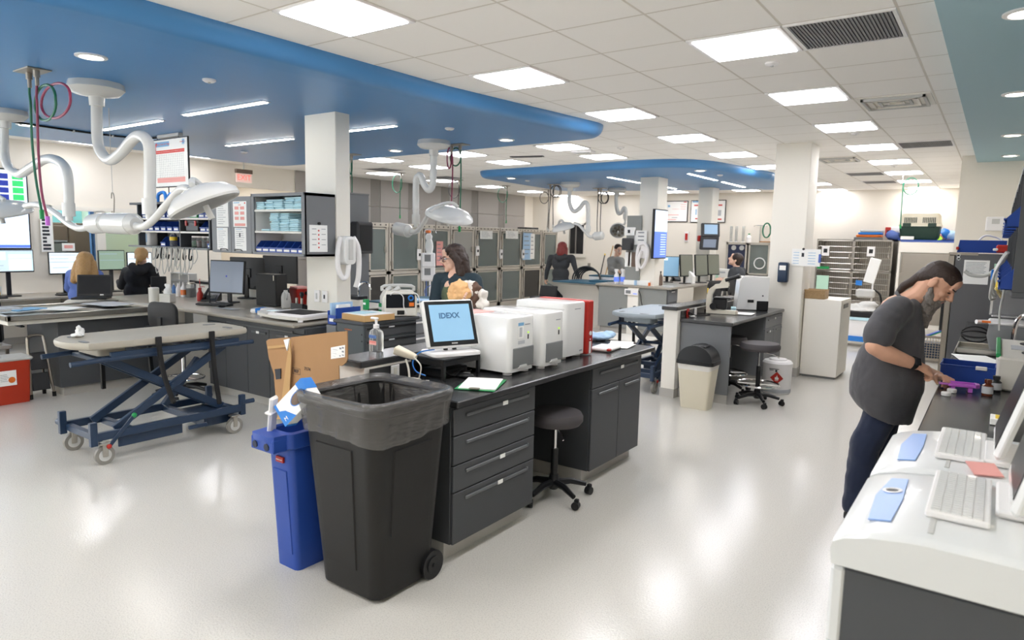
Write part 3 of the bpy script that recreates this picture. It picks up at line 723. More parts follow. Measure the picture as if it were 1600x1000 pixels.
B().box(-.06, -hy-.001, .03, -.057, -hy+.002, .3).o('seam', 'grey_light', t)
B().box(-hx+.02, -.10, H-.001, -.06, .1, H+.003, .002).o('top_plate', 'print_pink', t)
t, hx, hy, H = analyzer('white bench analyzer in the middle of the three on the front island', -2.86, 3.63, -2.34, 3.88, 1.268); analyzer_front(t, hx, hy, H)
t, hx, hy, H = analyzer('tall white bench analyzer with a red side panel, last of the three', -2.86, 4.03, -2.42, 4.32, 1.30)
B().box(-hx+.02, hy, .005, hx+.015, hy+.085, H+.003, .008).o('red_panel', 'red', t)
B().cyl((hx+.014, hy+.045, .16), (hx+.018, hy+.045, .16), .017, n=18).o('power_button', 'white_plastic', t); B().cyl((hx+.014, hy+.045, .115), (hx+.018, hy+.045, .115), .006, n=12).o('small_button', 'white_plastic', t)
B().box(hx+.014, hy+.03, .01, hx+.017, hy+.062, .10, .002).o('side_label', 'white_plastic', t)
B().box(hx, -.02, H-.05, hx+.001, .06, H-.045).o('maker_mark', 'print_grey', t); B().box(hx, .06, .04, hx+.001, .1, .05).o('model_mark', 'print_grey', t)
B().box(-hx+.01, -hy-.002, H-.045, hx-.01, -hy+.001, H-.042).o('lid_seam', 'grey_light', t)

# ---------------------------------------------------------------- riser, touchscreen and clutter on the island
t = T('monitor_riser', 'black metal riser carrying the touchscreen on the front island', 'stand', (-2.715, 3.11, .9))
B().box(-.135, -.175, .115, .135, .175, .13, .004).o('shelf', 'black_plastic', t)
B().box(-.13, -.17, .085, .13, -.155, .115).box(-.13, .155, .085, .13, .17, .115).box(.118, -.17, .085, .13, .17, .115).o('apron', 'black_plastic', t)
for x in (-.122, .122):
    for y in (-.162, .162): B().box(x-.011, y-.011, 0, x+.011, y+.011, .115, .003).o('leg', 'black_plastic', t)
mat('screen_blue', '#86aecb', .25, emit=.28)
t = T('touchscreen', 'white framed touchscreen with a pale blue display, on the black riser', 'monitor', (-2.675, 3.12, 1.031), -22)
rbox(B(), -.13, -.16, .09, .16, 0, .022, .03, .008).o('base', 'white_plastic', t)
B().cyl((-.03, -.03, .02), (-.055, -.03, .11), .014).cyl((-.03, .03, .02), (-.055, .03, .11), .014).o('arm', 'black_plastic', t)
Q = Tr(-.015, 0, .19) @ Ry(-21) 
b = B().push(Q); b.box(-.045, -.175, -.15, -.002, .175, .15, .012).o('housing', 'white_gloss', t)
b = B().push(Q); b.box(-.004, -.163, -.14, .002, .163, .14, .002).o('bezel', 'black_plastic', t)
b = B().push(Q); b.box(.001, -.138, -.112, .003, .138, .117).o('screen', 'screen_blue', t)
mat('screen_ink', '#47729b', .4)
text('IDEXX', .048, Q @ Tr(.0035, -.01, .045) @ Rz(90) @ Rx(90), 'screen_ink', t, bold=.03); 
b = B().push(Q); b.box(.002, -.02, -.131, .003, .02, -.123).o('maker_mark', 'grey_light', t)
t = T('desktop_computer', 'small black box computer and cables in the shade under the riser', 'computer', (-2.72, 3.12, .9))
B().box(-.09, -.12, 0, .08, .11, .05, .006).o('case', 'black_plastic', t)
B().tube([(.09, -.1, .01), (.1, -.02, .03), (.085, .06, .012), (.1, .12, .02)], .005, 6, smooth=5).tube([(.085, -.12, .04), (.11, -.05, .012), (.095, .03, .035), (.11, .1, .01)], .005, 6, smooth=5).o('cable', 'black_rubber', t)
t = T('data_cable', 'bright blue data cable looping off the back of the riser', 'cable'); 
B().tube([Py(679, 546, 3.0), Py(655, 551, 2.96), Py(645, 566, 2.93), Py(650, 580, 2.91), Py(665, 587, 2.92)], .004, 6, smooth=6).o('cord', 'sky_blue', t)
c = Pz(752, 601, .9)
t = T('clipboard', 'green clipboard with white sheets lying before the black riser', 'clipboard', tuple(c), 24)
B().box(-.115, -.16, 0, .115, .16, .004, .001).o('board', 'green', t)
b = B(); b.push(Rz(4)); b.box(-.105, -.145, .004, .105, .15, .009).o('sheet', 'paper', t); B().box(-.03, -.165, .004, .03, -.145, .016, .003).o('clip', 'steel', t)
c = Pz(727, 590, .9)
t = T('computer_mouse', 'black mouse lying between the riser and the clipboard', 'mouse', tuple(c), 30)
B().ell((0, 0, .012), (.055, .03, .018)).o('shell', 'black_plastic', t); B().box(-.01, -.003, .027, .03, .003, .033).o('scroll_wheel', 'grey_mid', t)
c = Pz(588, 549, 1.03)
t = T('sanitizer_bottle', 'clear pump bottle of hand sanitizer on the ledge of the front island', 'bottle', tuple(c))
b = B(); b.loft([[(p[0], p[1], z) for p in rrect(w, d, r, 4)] for w, d, r, z in ((.09, .055, .02, 0), (.095, .06, .024, .01), (.095, .06, .024, .11), (.085, .055, .024, .128), (.04, .036, .017, .142), (.034, .034, .016, .146))]); b.o('bottle', 'clear_plastic', t)
B().cyl((0, 0, .146), (0, 0, .168), .018).cyl((0, 0, .168), (0, 0, .2), .008).box(-.045, -.011, .198, .014, .011, .212, .005).o('pump', 'white_plastic', t)
b = B().box(-.032, -.0315, .085, .032, -.0305, .105); b.o('blue_band', 'room_paleblue', t); B().box(-.03, -.0315, .045, .032, -.0305, .07, .0002).o('red_band', 'print_pink', t)
text('PURELL', .017, Tr(0, -.0322, .095) @ Rx(90), 'scrub_blue', t); text('ADVANCED', .009, Tr(0, -.0322, .062) @ Rx(90), 'print_red', t)
t = T('barcode_scanner', 'beige handheld barcode scanner resting in its stand by the sanitizer', 'scanner', tuple(Pz(640, 574, .985)-Vector((0, 0, .085))), 0)
b = B(); b.lathe([(0, 0), (.07, 0), (.068, .012), (.03, .02), (.0, .022)], 24).o('base', 'offwhite', t)
B().tube([(0, 0, .015), (-.01, .0, .08), (-.03, 0, .13)], .006, 8, smooth=4).o('stem', 'offwhite', t)
b = B(); b.push(Tr(-.04, 0, .165) @ Ry(18) @ Rz(20)); b.loft([[(x, p[0], p[1]) for p in rrect(w, h, .012, 3)] for x, w, h in ((-.06, .05, .04), (-.055, .06, .05), (.0, .05, .045), (.05, .04, .038), (.075, .03, .03))]); b.o('head', 'beige_plastic', t)
B().box(-.108, -.022, .155, -.098, .022, .19, .003).o('yellow_cap', 'yellow', t); B().tube([(.03, 0, .15), (.07, .02, .1), (.05, .03, .03), (.02, .05, .004), (.08, .08, .004)], .004, 6, smooth=5).o('cord', 'offwhite', t)
t = T('supply_tray', 'shallow white plastic tray with a red clip at the far end of the front island', 'tray', tuple(Pz(947, 546, .9)), 6)
B().box(-.09, -.13, 0, .08, .12, .025, .008).o('body', 'white_plastic', t); B().box(.06, -.15, .01, .09, -.11, .03, .006).o('red_clip', 'red', t)
t = T('plastic_bag', 'crumpled clear bag of supplies behind the white tray on the island', 'bag', tuple(Pz(938, 531, .9)))
fused('bag', B().ell((0, 0, .03), (.1, .11, .035)).ell((.05, .06, .045), (.06, .06, .03)).ell((-.06, -.05, .04), (.05, .06, .035)), 'paper_blue', t, .012, 2, .03, .05)
c = Pz(968, 540, .9)
t = T('paper_stack', 'loose white papers on the far end of the front island', 'paper', tuple(c), 10)
B().box(-.1, -.13, 0, .1, .13, .004).o('sheet', 'paper', t); b = B(); b.push(Rz(15) @ Tr(.02, .1, 0)); b.box(-.1, -.12, .004, .09, .1, .008).o('sheet', 'paper', t)
# ================================================================ GURNEYS
mat('board_grey', '#aea89b', .45, bump=.05, bscale=120); mat('board_blue', '#a3adb4', .45)
mat('wheel_grey', '#8b8882', .5); mat('strap_black', '#1b1b1c', .8)
def bar(b, p0, p1, w, h):
    p0, p1 = Vector(p0), Vector(p1); d = p1-p0; L = d.length; q = d.to_track_quat('X', 'Z').to_matrix().to_4x4()
    b.push(Matrix.Translation(p0) @ q); b.box(0, -w/2, -h/2, L, w/2, h/2, .004); b.pop(); return b
def gurney(label, loc, rz, boardm, paper=False):
    t = T('gurney', label, 'gurney', loc, rz)
    pl = [(-.32, -.45), (-.22, -.62), (-.1, -.685), (.08, -.69), (.2, -.63), (.29, -.48), (.30, .55), (.22, .68), (.10, .70), (-.18, .70), (-.3, .62), (-.33, .5)]
    P, _ = cat([Vector((p[0], p[1], 0)) for p in pl], 3, True); pl = [(p.x, p.y) for p in P]
    sc = lambda k: [(p[0]*k, p[1]*(1-(1-k)*.5)) for p in pl]
    b = B().loft([[(p[0], p[1], z) for p in sc(k)] for k, z in ((.9, .86), (.985, .872), (1, .885), (1, .905), (.985, .917), (.93, .918), (.9, .912))])
    bd = b.o('board', boardm, t)
    b = B()
    for x, y in ((-.2, -.5), (.12, -.57), (-.17, .58), (.12, .58)): b.push(Tr(x, y, .9122) @ Rz(90 if abs(x) > .15 else 0)); b.prism(rrect(.11, .04, .015, 3), 0, .004); b.pop()
    b.o('hand_hole', 'grey_mid', bd)
    b = B(); rbox(b, -.18, -.5, .18, -.3, .80, .86, .03); b.o('under_block', boardm, t)
    for x in (-.25, .25):
        B().tube([(x, -.72, .775), (x, -.5, .785), (x, .5, .785), (x, .74, .785)], .02, 10).o('top_rail', 'navy_metal', t)
    b = B()
    for y in (-.5, -.1, .3, .6): bar(b, (-.25, y, .775), (.25, y, .775), .04, .03)
    bar(b, (-.25, -.45, .81), (-.25, .6, .81), .03, .05); bar(b, (.25, -.45, .81), (.25, .6, .81), .03, .05); b.o('top_frame', 'navy_metal', t)
    for x in (-.19, .19): bar(B(), (x, -.42, .23), (x, .5, .775), .035, .06).o('scissor_leg', 'navy_metal', t)
    for x in (-.13, .13): bar(B(), (x, .5, .23), (x, -.45, .775), .035, .06).o('scissor_leg', 'navy_metal', t)
    b = B().cyl((-.22, .03, .5), (.22, .03, .5), .018); b.o('pivot_bar', 'navy_metal', t)
    bar(B(), (.02, .05, .3), (.02, .36, .66), .05, .05).o('lift_piston', 'navy_metal', t)
    b = B()
    for x in (-.265, .265): bar(b, (x, -.58, .215), (x, .6, .215), .04, .06)
    for y in (-.56, -.3, .2, .56): bar(b, (-.265, y, .2), (.265, y, .2), .05, .05)
    b.box(.235, -.42, .10, .25, .08, .21, .004).box(.25, .12, .12, .28, .28, .15, .004).box(-.26, .3, .09, .2, .58, .17, .01)
    for x in (-.265, .265):
        for y in (-.6, .61): b.box(x-.02, y-.025, .15, x+.02, y+.025, .33, .004)
    b.cyl((.27, .61, .26), (.27, .72, .26), .02).cyl((-.34, -.6, .235), (-.27, -.6, .235), .025); b.o('base_frame', 'navy_metal', t)
    p = bar(B(), (.29, -.5, .14), (.29, -.32, .33), .012, .03).o('pedal', 'navy_metal', t)
    B().ell((.29, -.315, .335), (.014, .02, .02)).o('green_tip', 'green', p); B().ell((.29, -.505, .135), (.014, .02, .02)).o('red_tip', 'red', p)
    for x in (-.265, .265):
        for y in (-.53, .53):
            b = B().cyl((x-.016, y, .07), (x+.016, y, .07), .07, n=24).o('wheel', 'wheel_grey', t)
            B().cyl((x-.018, y, .07), (x+.018, y, .07), .045, n=20).o('hub', 'grey_light', b)
            B().box(x-.026, y-.02, .06, x-.019, y+.02, .16, .003).box(x+.019, y-.02, .06, x+.026, y+.02, .16, .003).box(x-.03, y-.04, .15, x+.03, y+.04, .165, .004).o('fork', 'steel', b)
    for y, x, z0, dy in ((-.12, .315, .38, .1), (.32, .315, .30, .05), (-.26, -.335, .44, .0), (.12, -.335, .46, .02)):
        B().tube([(x, y, .87), (x, y+dy*.3, (.87+z0)/2), (x, y+dy, z0)], .02, 4, smooth=4).o('strap', 'strap_black', t)
        s = 1 if x > 0 else -1
        B().box(x-.01*s, y-.022, .86, x+.012*s, y+.022, .925, .003).o('strap_loop', 'strap_black', t)
    return t
gurney('grey topped gurney on blue scissor legs standing before the stainless table', (-5.57, 2.75, 0), 0, 'board_grey')
gurney('pale blue topped gurney behind the half wall of the microscope station', (-3.38, 7.75, 0), 0, 'board_blue')
c = Pz(125, 525, .918)
t = T('tissue_wad', 'crumpled white tissue on the near end of the grey gurney', 'tissue', tuple(c))
fused('tissue', B().ell((0, 0, .03), (.025, .035, .035)).ell((.01, -.01, .06), (.018, .02, .03)).ell((.03, -.03, .012), (.03, .05, .014)), 'paper', t, .006, 1, .03, .03)

# ================================================================ BACK COUNTER RUN WITH KNEE SPACE
X = lambda px: Py(px, 560, 3.98).x
xs = [X(327), X(353), X(387), X(421), X(476)]
base_x = xs[0]
cabinet('dark grey base cabinet with four doors under the taupe worktop', (base_x, 3.98, 0), -90, .43, xs[4]-base_x,
    [('filler_strip', 0, xs[4]-base_x, .80, .855)] + [('door', xs[k]-base_x, xs[k+1]-base_x, .1, .80, .45 if k else 0) for k in range(4)])
t = T('worktop', 'long taupe worktop in front of the square pillar, holding the baby scale', 'counter', (-6.5, 4.2, 0))
B().box(-2.75, -.28, .859, 1.18, .205, .897, .012).box(-2.75, .2, .859, .70, .93, .897, .005).o('slab', 'counter_tan', t)
B().box(-.36, .25, .1, -1.2, .27, .857).o('knee_panel', 'cabinet_grey', t)
# stainless table (peninsula)
t = T('wet_table', 'stainless steel treatment table top over a dark grey cabinet, behind the grey gurney', 'table', (-8.2, 3.1, 0))
B().box(-.4, -.22, .1, .40, .8, .82, .003).o('cabinet_body', 'cabinet_grey', t)
B().box(-.36, -.17, 0, .34, .8, .1).o('toe_kick', 'base_grey', t)
B().box(-.5, -.68, .80, .50, .8, .845, .006).o('underframe', 'offwhite', t)
b = B().box(-.5, -.70, .846, .55, -.66, .899, .006).box(.51, -.70, .846, .55, .8, .899, .006).box(-.5, .77, .846, .55, .8, .899, .006).box(-.5, -.7, .846, -.46, .8, .899, .006).box(-.48, -.68, .846, .53, .78, .878); b.o('tray_top', 'steel', t)
B().box(-.4, -.64, 0, -.36, -.6, .8).o('leg', 'steel_dull', t)
B().cyl((.1, -.45, .74), (.1, -.45, .80), .03).box(.02, -.47, .735, .18, -.43, .75, .005).o('clamp', 'black_plastic', t)

# laptop, papers and books on the steel table
t = T('laptop', 'black open laptop on the stainless table in front of the seated blond worker', 'laptop', tuple(Pz(143, 467, .9)), 0)
t.rotation_euler = (0, 0, R(52))
B().box(-.19, -.12, 0, .19, .13, .022, .006).o('base', 'black_plastic', t); B().box(-.16, -.03, .022, .16, .1, .025).o('keyboard', 'grey_dark', t)
b = B(); b.push(Tr(0, .13, .02) @ Rx(-12)); b.box(-.195, -.006, 0, .195, .012, .27, .006).o('lid', 'black_plastic', t)
b = B(); b.push(Tr(0, .13, .02) @ Rx(-12)); b.box(-.175, -.0075, .03, .175, -.006, .25).o('screen', 'screen_off', t)
b = B(); b.push(Tr(0, .13, .02) @ Rx(-12)); b.box(.06, -.008, .012, .1, -.006, .026).o('sticker', 'paper', t)
def papers(label, c, rz, w, d, m='paper', n=1, grp=None):
    t = T('paper_sheet', label, 'paper', tuple(c), rz, grp)
    for k in range(n):
        b = B(); b.push(Rz(9*k-4*n) @ Tr(.02*k, -.015*k, 0)); b.box(-w/2, -d/2, .001+.002*k, w/2, d/2, .0025+.002*k).o('sheet', m, t)
    return t
papers('large loose plastic sheets spread over the middle of the stainless table', Pz(170, 475, .9), 12, .5, .32, 'paper_grey', 3)
papers('white papers at the near corner of the stainless table next to the blue folder', Pz(95, 482, .9), 30, .34, .3, 'paper', 2)
t = T('ring_binder', 'light blue folder lying flat near the front of the stainless table', 'folder', tuple(Pz(38, 484, .9)), 20)
B().box(-.1, -.16, 0, .12, .16, .012, .003).o('cover', 'print_blue', t); B().box(-.1, -.155, .003, .115, .155, .010).o('pages', 'paper', t)
t = T('book', 'thick white manual lying beside the blue folder at the table corner', 'book', tuple(Pz(3, 486, .9)), 15)
B().box(-.1, -.14, 0, .1, .14, .03, .002).o('cover', 'paper_grey', t); B().box(-.095, -.135, .004, .102, .142, .026).o('pages', 'paper', t)
# things under / beside the steel table
t = T('sharps_container', 'large orange-red sharps container with a grey lid on the floor by the stainless table', 'sharps bin', (-7.97, 2.36, 0))
b = B(); b.loft([[(p[0], p[1], z) for p in rrect(w, d, .02, 3)] for w, d, z in ((.24, .52, 0), (.25, .54, .2), (.26, .56, .43))]); b.o('tub', 'sharps_red', t)
B().box(-.145, -.3, .43, .145, .3, .465, .012).box(-.1, -.2, .46, .08, .05, .48, .008).o('lid', 'grey_light', t)
k = B().box(.1275, .0, .19, .1295, .15, .34).o('label_plate', 'paper', t)
b = B(); b.push(Tr(.1305, .11, .245) @ Ry(90)); b.lathe([(.0, 0), (.03, 0), (.03, .001), (0, .001)], 20); b.o('biohazard_dot', 'orange', k)
b = B()
for q in range(5): b.box(.1295, .015, .30-.016*q, .1302, .07+.008*(q % 3), .304-.016*q)
b.o('print', 'print_grey', k)
t = T('step_ladder', 'small folded two-step ladder leaning on the end of the grey cabinet', 'ladder', (-8.02, 2.77, 0))
b = B().tube([(.10, -.12, .02), (.06, -.10, .3), (.0, -.09, .58), (-.02, -.06, .635), (-.02, .04, .635), (.0, .06, .58), (.06, .07, .3), (.10, .09, .02)], .014, 8, smooth=4); b.o('front_frame', 'steel_dull', t)
B().tube([(-.10, -.11, .02), (-.03, -.09, .42), (-.03, .05, .42), (-.10, .07, .02)], .012, 8).o('rear_frame', 'steel_dull', t)
for z, x in ((.17, .075), (.38, .04)):
    b = B(); b.push(Tr(x, -.01, z) @ Ry(75)); b.box(-.09, -.09, -.012, .09, .07, .012, .005).o('step', 'black_plastic', t)
for x, y in ((.10, -.12), (.10, .09), (-.10, -.11), (-.10, .07)): B().cyl((x, y, 0), (x*.98, y, .05), .018).o('foot', 'black_rubber', t)
t = T('desktop_printer', 'black office printer on a low shelf behind the red sharps container', 'printer', (-8.95, 2.42, .47))
B().box(-.24, -.36, .02, .2, .3, .24, .03).o('body', 'black_plastic', t); B().box(-.2, -.3, .0, .24, .26, .03, .005).o('paper_tray', 'grey_light', t); B().box(-.2, -.3, .24, .16, .24, .255, .006).o('scan_lid', 'navy_metal', t); 
t = T('low_cart', 'low grey cart carrying the black printer beside the stainless table', 'cart', (-8.95, 2.42, 0))
B().box(-.26, -.4, .43, .26, .34, .468, .006).o('shelf', 'grey_light', t); B().box(-.24, -.38, .1, .24, .32, .13, .005).o('lower_shelf', 'grey_light', t)
for x in (-.23, .23):
    for y in (-.36, .3): B().box(x-.015, y-.015, 0, x+.015, y+.015, .43).o('leg', 'steel_dull', t)

# chair at the knee space
def task_chair(label, loc, rz, zs=.5, zb=.95, m='black_matte', foot=False):
    """seat faces local +Y"""
    t = T('task_chair', label, 'chair', loc, rz)
    b = B(); b.loft([[(p[0], p[1], z) for p in rrect(.46-2*i, .44-2*i, .1, 5)] for i, z in ((.02, zs-.07), (0, zs-.05), (0, zs-.02), (.03, zs))]); b.o('seat', m, t)
    b = B()
    for i, y in ((.03, -.25), (0, -.235), (0, -.215), (.03, -.2)): b.v  # profile depths
    b.loft([[(p[0], y-.03*math.cos(p[0]*4)+.03, p[1]) for p in rrect(.42-2*i, (zb-zs-.12)-2*i, .09, 5, 0, (zb+zs+.12)/2)] for i, y in ((.025, -.26), (0, -.245), (0, -.215), (.025, -.2))]); b.o('backrest', m, t)
    B().box(-.03, -.27, zs-.1, .03, -.245, (zb+zs)/2+.05, .006).box(-.03, -.27, zs-.1, .03, 0, zs-.08, .006).o('back_bracket', 'black_plastic', t)
    B().cyl((0, 0, zs-.08), (0, 0, .1), .025).o('column', 'black_plastic' if not foot else 'chrome', t)
    if foot: B().tube([(.2*math.cos(a), .2*math.sin(a), .2) for a in (2*PI*k/20 for k in range(20))], .01, 8, closed=True).box(-.2, -.01, .195, .2, .01, .205).o('foot_ring', 'chrome', t)
    for k in range(5):
        a = 2*PI*k/5+.3; c, s = math.cos(a), math.sin(a)
        l = B().tube([(.02*c, .02*s, .11), (.15*c, .15*s, .105), (.27*c, .27*s, .075)], .02, 8, rs=[.026, .022, .017]).o('leg', 'black_plastic', t)
        B().cyl((.285*c-.02*s, .285*s+.02*c, .028), (.285*c+.02*s, .285*s-.02*c, .028), .028).o('caster', 'black_plastic', l)
    return t
task_chair('black drafting chair pulled up to the knee space behind the grey gurney', (-6.93, 3.72, 0), 10, .62, 1.02, foot=True)

# ================================================================ CABINETS AND SHELVES ABOVE THE BACK COUNTER
YB0, YB1 = 4.05, 4.41
def sheet(t, name, x0, z0, x1, z1, y, m='paper', marks=(), th=.002):
    """paper pinned on a face looking towards -Y"""
    p = B().box(x0, y-th, z0, x1, y, z1).o(name, m, t)
    w, h = x1-x0, z1-z0
    for a0, b0, a1, b1, mm in marks: B().box(x0+a0*w, y-th-.0008, z0+b0*h, x0+a1*w, y-th, z0+b1*h).o('print', mm, p)
    return p
TXT = lambda n=8, m='print_grey', a=.12, c=.85, r=random.Random(5): tuple((a, .84-.09*k, a+(c-a)*(.55+.45*r.random()), .855-.09*k, m) for k in range(n))
xa, xb, xc = -6.87, -6.15, -5.30
t = T('wall_shelf_cabinet', 'open grey hanging cabinet stacked with pale blue pads, on the pillar front', 'cabinet', (0, 0, 0))
b = B().box(xb, YB0, 1.53, xb+.02, YB1, 2.13, .002).box(xc-.02, YB0, 1.53, xc, YB1, 2.13, .002).box(xb, YB0, 1.53, xc, YB1, 1.555, .002).box(xb, YB0, 2.10, xc, YB1, 2.13, .002).box(xb, YB0+.001, 1.53, xb+.045, YB0+.02, 2.13).box(xc-.05, YB0+.001, 1.53, xc, YB0+.02, 2.13); b.o('carcass', 'cabinet_mid', t)
B().box(xb+.02, YB1-.02, 1.555, xc-.02, YB1-.005, 2.10).box(xb+.0205, YB0+.022, 1.556, xb+.024, YB1-.02, 2.099).box(xc-.024, YB0+.022, 1.556, xc-.0205, YB1-.02, 2.099).o('back_panel', 'white_plastic', t)
B().box(xb+.02, YB0+.01, 1.955, xc-.02, YB1-.02, 1.975).o('shelf', 'offwhite', t); B().box(xb+.02, YB0+.01, 1.745, xc-.02, YB1-.02, 1.765).o('shelf', 'offwhite', t)
p = B().box(xc, 4.10, 1.575, xc+.002, 4.31, 1.83).o('notice', 'paper', t)
b = B()
for k in range(4): b.box(xc+.002, 4.13, 1.79-.05*k, xc+.003, 4.18, 1.796-.05*k).box(xc+.002, 4.24, 1.79-.05*k, xc+.003, 4.29, 1.795-.05*k)
b.o('print', 'print_grey', p); b = B()
for k in range(5): b.box(xc+.002, 4.20, 1.77-.04*k, xc+.003, 4.215, 1.785-.04*k)
b.o('print', 'print_red', p); B().cyl((xc, 4.21, 1.845), (xc+.015, 4.21, 1.845), .014).o('magnet', 'black_plastic', t)
t = T('wall_shelf_cabinet', 'closed grey hanging cabinet whose two doors are covered with notices', 'cabinet', (0, 0, 0))
B().box(xa, YB0+.02, 1.53, xb-.003, YB1, 2.11, .002).o('carcass', 'cabinet_mid', t)
xm = (xa+xb)/2
d1 = B().box(xa+.002, YB0, 1.535, xm-.002, YB0+.019, 2.105, .003).o('door', 'cabinet_mid', t); d2 = B().box(xm+.002, YB0, 1.535, xb-.004, YB0+.019, 2.105, .003).o('door', 'cabinet_mid', t)
for d, x in ((d1, xm-.13), (d2, xm+.13)): B().tube([(x-.07, YB0, 1.555), (x-.05, YB0-.012, 1.57), (x+.05, YB0-.012, 1.57), (x+.07, YB0, 1.555)], .005, 6).o('handle', 'black_plastic', d)
cal = tuple((.12+.42*i, .68-.2*j, .42+.42*i, .8-.2*j, 'print_pink') for i in (0, 1) for j in range(3))+((.05, .93, .5, .96, 'print_blue'), (.1, .04, .9, .14, 'print_pink'), (.85, .9, .93, .96, 'print_red'), (.4, .85, .6, .87, 'print_red'))
sheet(d2, 'notice', xm+.05, 1.80, xb-.075, 2.06, YB0, marks=cal)
sheet(d2, 'notice', xm+.07, 1.56, xb-.09, 1.79, YB0, marks=TXT(8)+((.4, .6, .5, .78, 'print_dark'), (.1, .93, .6, .95, 'print_blue')))
sheet(d1, 'notice', xa+.10, 1.56, xm-.06, 1.79, YB0, marks=TXT(9)+((.1, .93, .6, .95, 'print_blue'),))
sheet(d1, 'notice', xa+.10, 1.80, xm-.04, 2.05, YB0, marks=TXT(9))
# folded pads: each a thing
pp = T('folded_pad', '', 'pad', (0, 0, 0)); B().box(-.068, -.13, 0, .068, .13, .0175, .007).o('pad', 'pad_blue', pp)
rp = random.Random(11); first = True
def padstack(x, z, n, label, tilt=0, w=1):
    global first
    for k in range(n):
        loc = (x+rp.uniform(-.006, .006), YB0+.155+rp.uniform(-.01, .01), z+.0195*k)
        if first: o = pp; o.location = loc; first = False
        else: o = dup(pp, loc)
        o['label'] = label+', '+(ORD[k]+' from the bottom' if n > 1 else 'lying alone'); o['group'] = 'pale blue folded pads in the open cabinet'
zt, zm = 1.976, 1.766
for k, (n, w) in enumerate(((5, 1), (5, 1), (5, 1), (6, 1), (6, 1))): padstack(xb+.115+.152*k, zt, n-(k == 0)*1, f'blue pad in the {ORD[k]} stack of the upper cabinet shelf')
padstack(xb+.19, zm, 1, 'blue pad near the empty side of the middle shelf')
padstack(xb+.345, zm, 9, 'blue pad in the leaning middle shelf stack')
padstack(xb+.50, zm, 9, 'blue pad in the second tall middle shelf stack')
padstack(xb+.655, zm, 6, 'blue pad in the shorter middle shelf stack')
# storage bins (shared builder)
def tote_proto(m, w=.108, d=.16, h=.112):
    t = T('storage_bin', '', 'bin', (0, 0, 0))
    b = B(); th = .004
    b.box(-w/2, -d/2, 0, w/2, d/2, th)
    b.prism([(-d/2, 0), (d/2, 0), (d/2, h), (-d/2+.05, h), (-d/2-.015, .04)], -w/2, -w/2+th, 'x').prism([(-d/2, 0), (d/2, 0), (d/2, h), (-d/2+.05, h), (-d/2-.015, .04)], w/2-th, w/2, 'x')
    b.box(-w/2, d/2-th, 0, w/2, d/2, h).box(-w/2, -d/2-.012, 0, w/2, -d/2-.004, .045).box(-w/2-.003, -d/2-.018, .04, w/2+.003, -d/2-.003, .048)
    b.o('tub', m, t); B().box(-w/2+.012, -d/2-.0135, .012, w/2-.012, -d/2-.012, .032).o('card', 'paper', t)
    return t
tb = tote_proto('blue_bin'); tb_used = False
def tote(loc, label, rz=0, group='blue storage bins', proto=None):
    global tb_used
    if proto is None and not tb_used: tb_used = True; o = place(tb, loc, rz)
    else: o = dup(proto or tb, loc, rz)
    o['label'] = label; o['group'] = group; return o
for k in range(7):
    tote((xb+.085+.113*k, YB0+.115, 1.5555), f'blue bin at the bottom of the pad cabinet, {ORD[k]} towards the pillar')
t = T('small_bottle', 'small white bottle behind the blue bins at the bottom of the pad cabinet', 'bottle', (xb+.55, YB0+.27, 1.5555))
B().lathe([(0, 0), (.02, 0), (.02, .1), (.008, .12), (.008, .14), (0, .14)], 12).o('bottle', 'white_plastic', t); B().cyl((0, 0, .14), (0, 0, .16), .01).o('cap', 'blue_bin', t)
# long shelf rack at the far side
xs0, xs1, xsm = -8.47, -6.9, -7.52
t = T('wall_shelf', 'grey shelf rack with blue bins and jars, next to the notice-covered cabinet', 'shelf', (0, 0, 0))
B().box(xs0-.15, YB0-.02, 2.05, xs1, YB1, 2.075, .002).o('top_board', 'cabinet_grey', t)
for x in (xs0, xsm, xs1-.02): B().box(x-.012, YB0, 1.55, x+.012, YB1, 2.05, .002).o('upright', 'cabinet_grey', t)
for z in (1.885, 1.735): B().box(xs0, YB0, z-.012, xs1-.02, YB1, z+.008, .002).o('shelf_board', 'offwhite', t)
B().box(xs0-.2, YB0-.03, 1.545, xs1-.02, YB1, 1.565, .002).o('shelf_board', 'grey_mid', t)
B().box(xs0, YB1-.012, 1.565, xs1-.02, YB1, 2.05).o('back_panel', 'panel_grey', t)
B().cyl((xsm, YB0+.33, .898), (xsm, YB0+.33, 1.55), .008).o('post', 'black_plastic', t)
for k in range(6):
    tote((xs0+.09+.142*k, YB0+.13, 1.894), f'blue bin on the grey rack top shelf, {ORD[k]} from the window side')
    tote((xs0+.09+.142*k, YB0+.13, 1.744), f'blue bin on the grey rack middle shelf, {ORD[k]} from the window side')
tgp = tote_proto('green', .16); place(tgp, (xsm+.22, YB0+.13, 1.894)); tag(tgp, 'green storage bin on the top shelf of the grey rack', 'bin')
for k, x in enumerate((xsm+.08, xsm+.39, xsm+.51)): tote((x, YB0+.13, 1.894), f'blue bin by the green bin on the top rack shelf, {ORD[k]}')
for k, x in enumerate((xsm+.41, xsm+.53)): tote((x, YB0+.13, 1.744), f'blue bin beside the black red-latched box, {ORD[k]} towards the notices')
tote((xsm+.55, YB0+.13, 1.5655), 'blue storage bin next to the jars on the bottom rack shelf')
t = T('tool_box', 'black box with two red latches on the middle rack shelf', 'box', (xsm+.2, YB0+.14, 1.744))
B().box(-.13, -.11, 0, .13, .11, .115, .01).o('body', 'black_plastic', t); B().box(-.135, -.115, .09, .135, .115, .128, .008).o('lid', 'grey_dark', t)
for x in (-.1, .09): B().box(x-.018, -.125, .06, x+.018, -.113, .12, .004).o('latch', 'red', t)
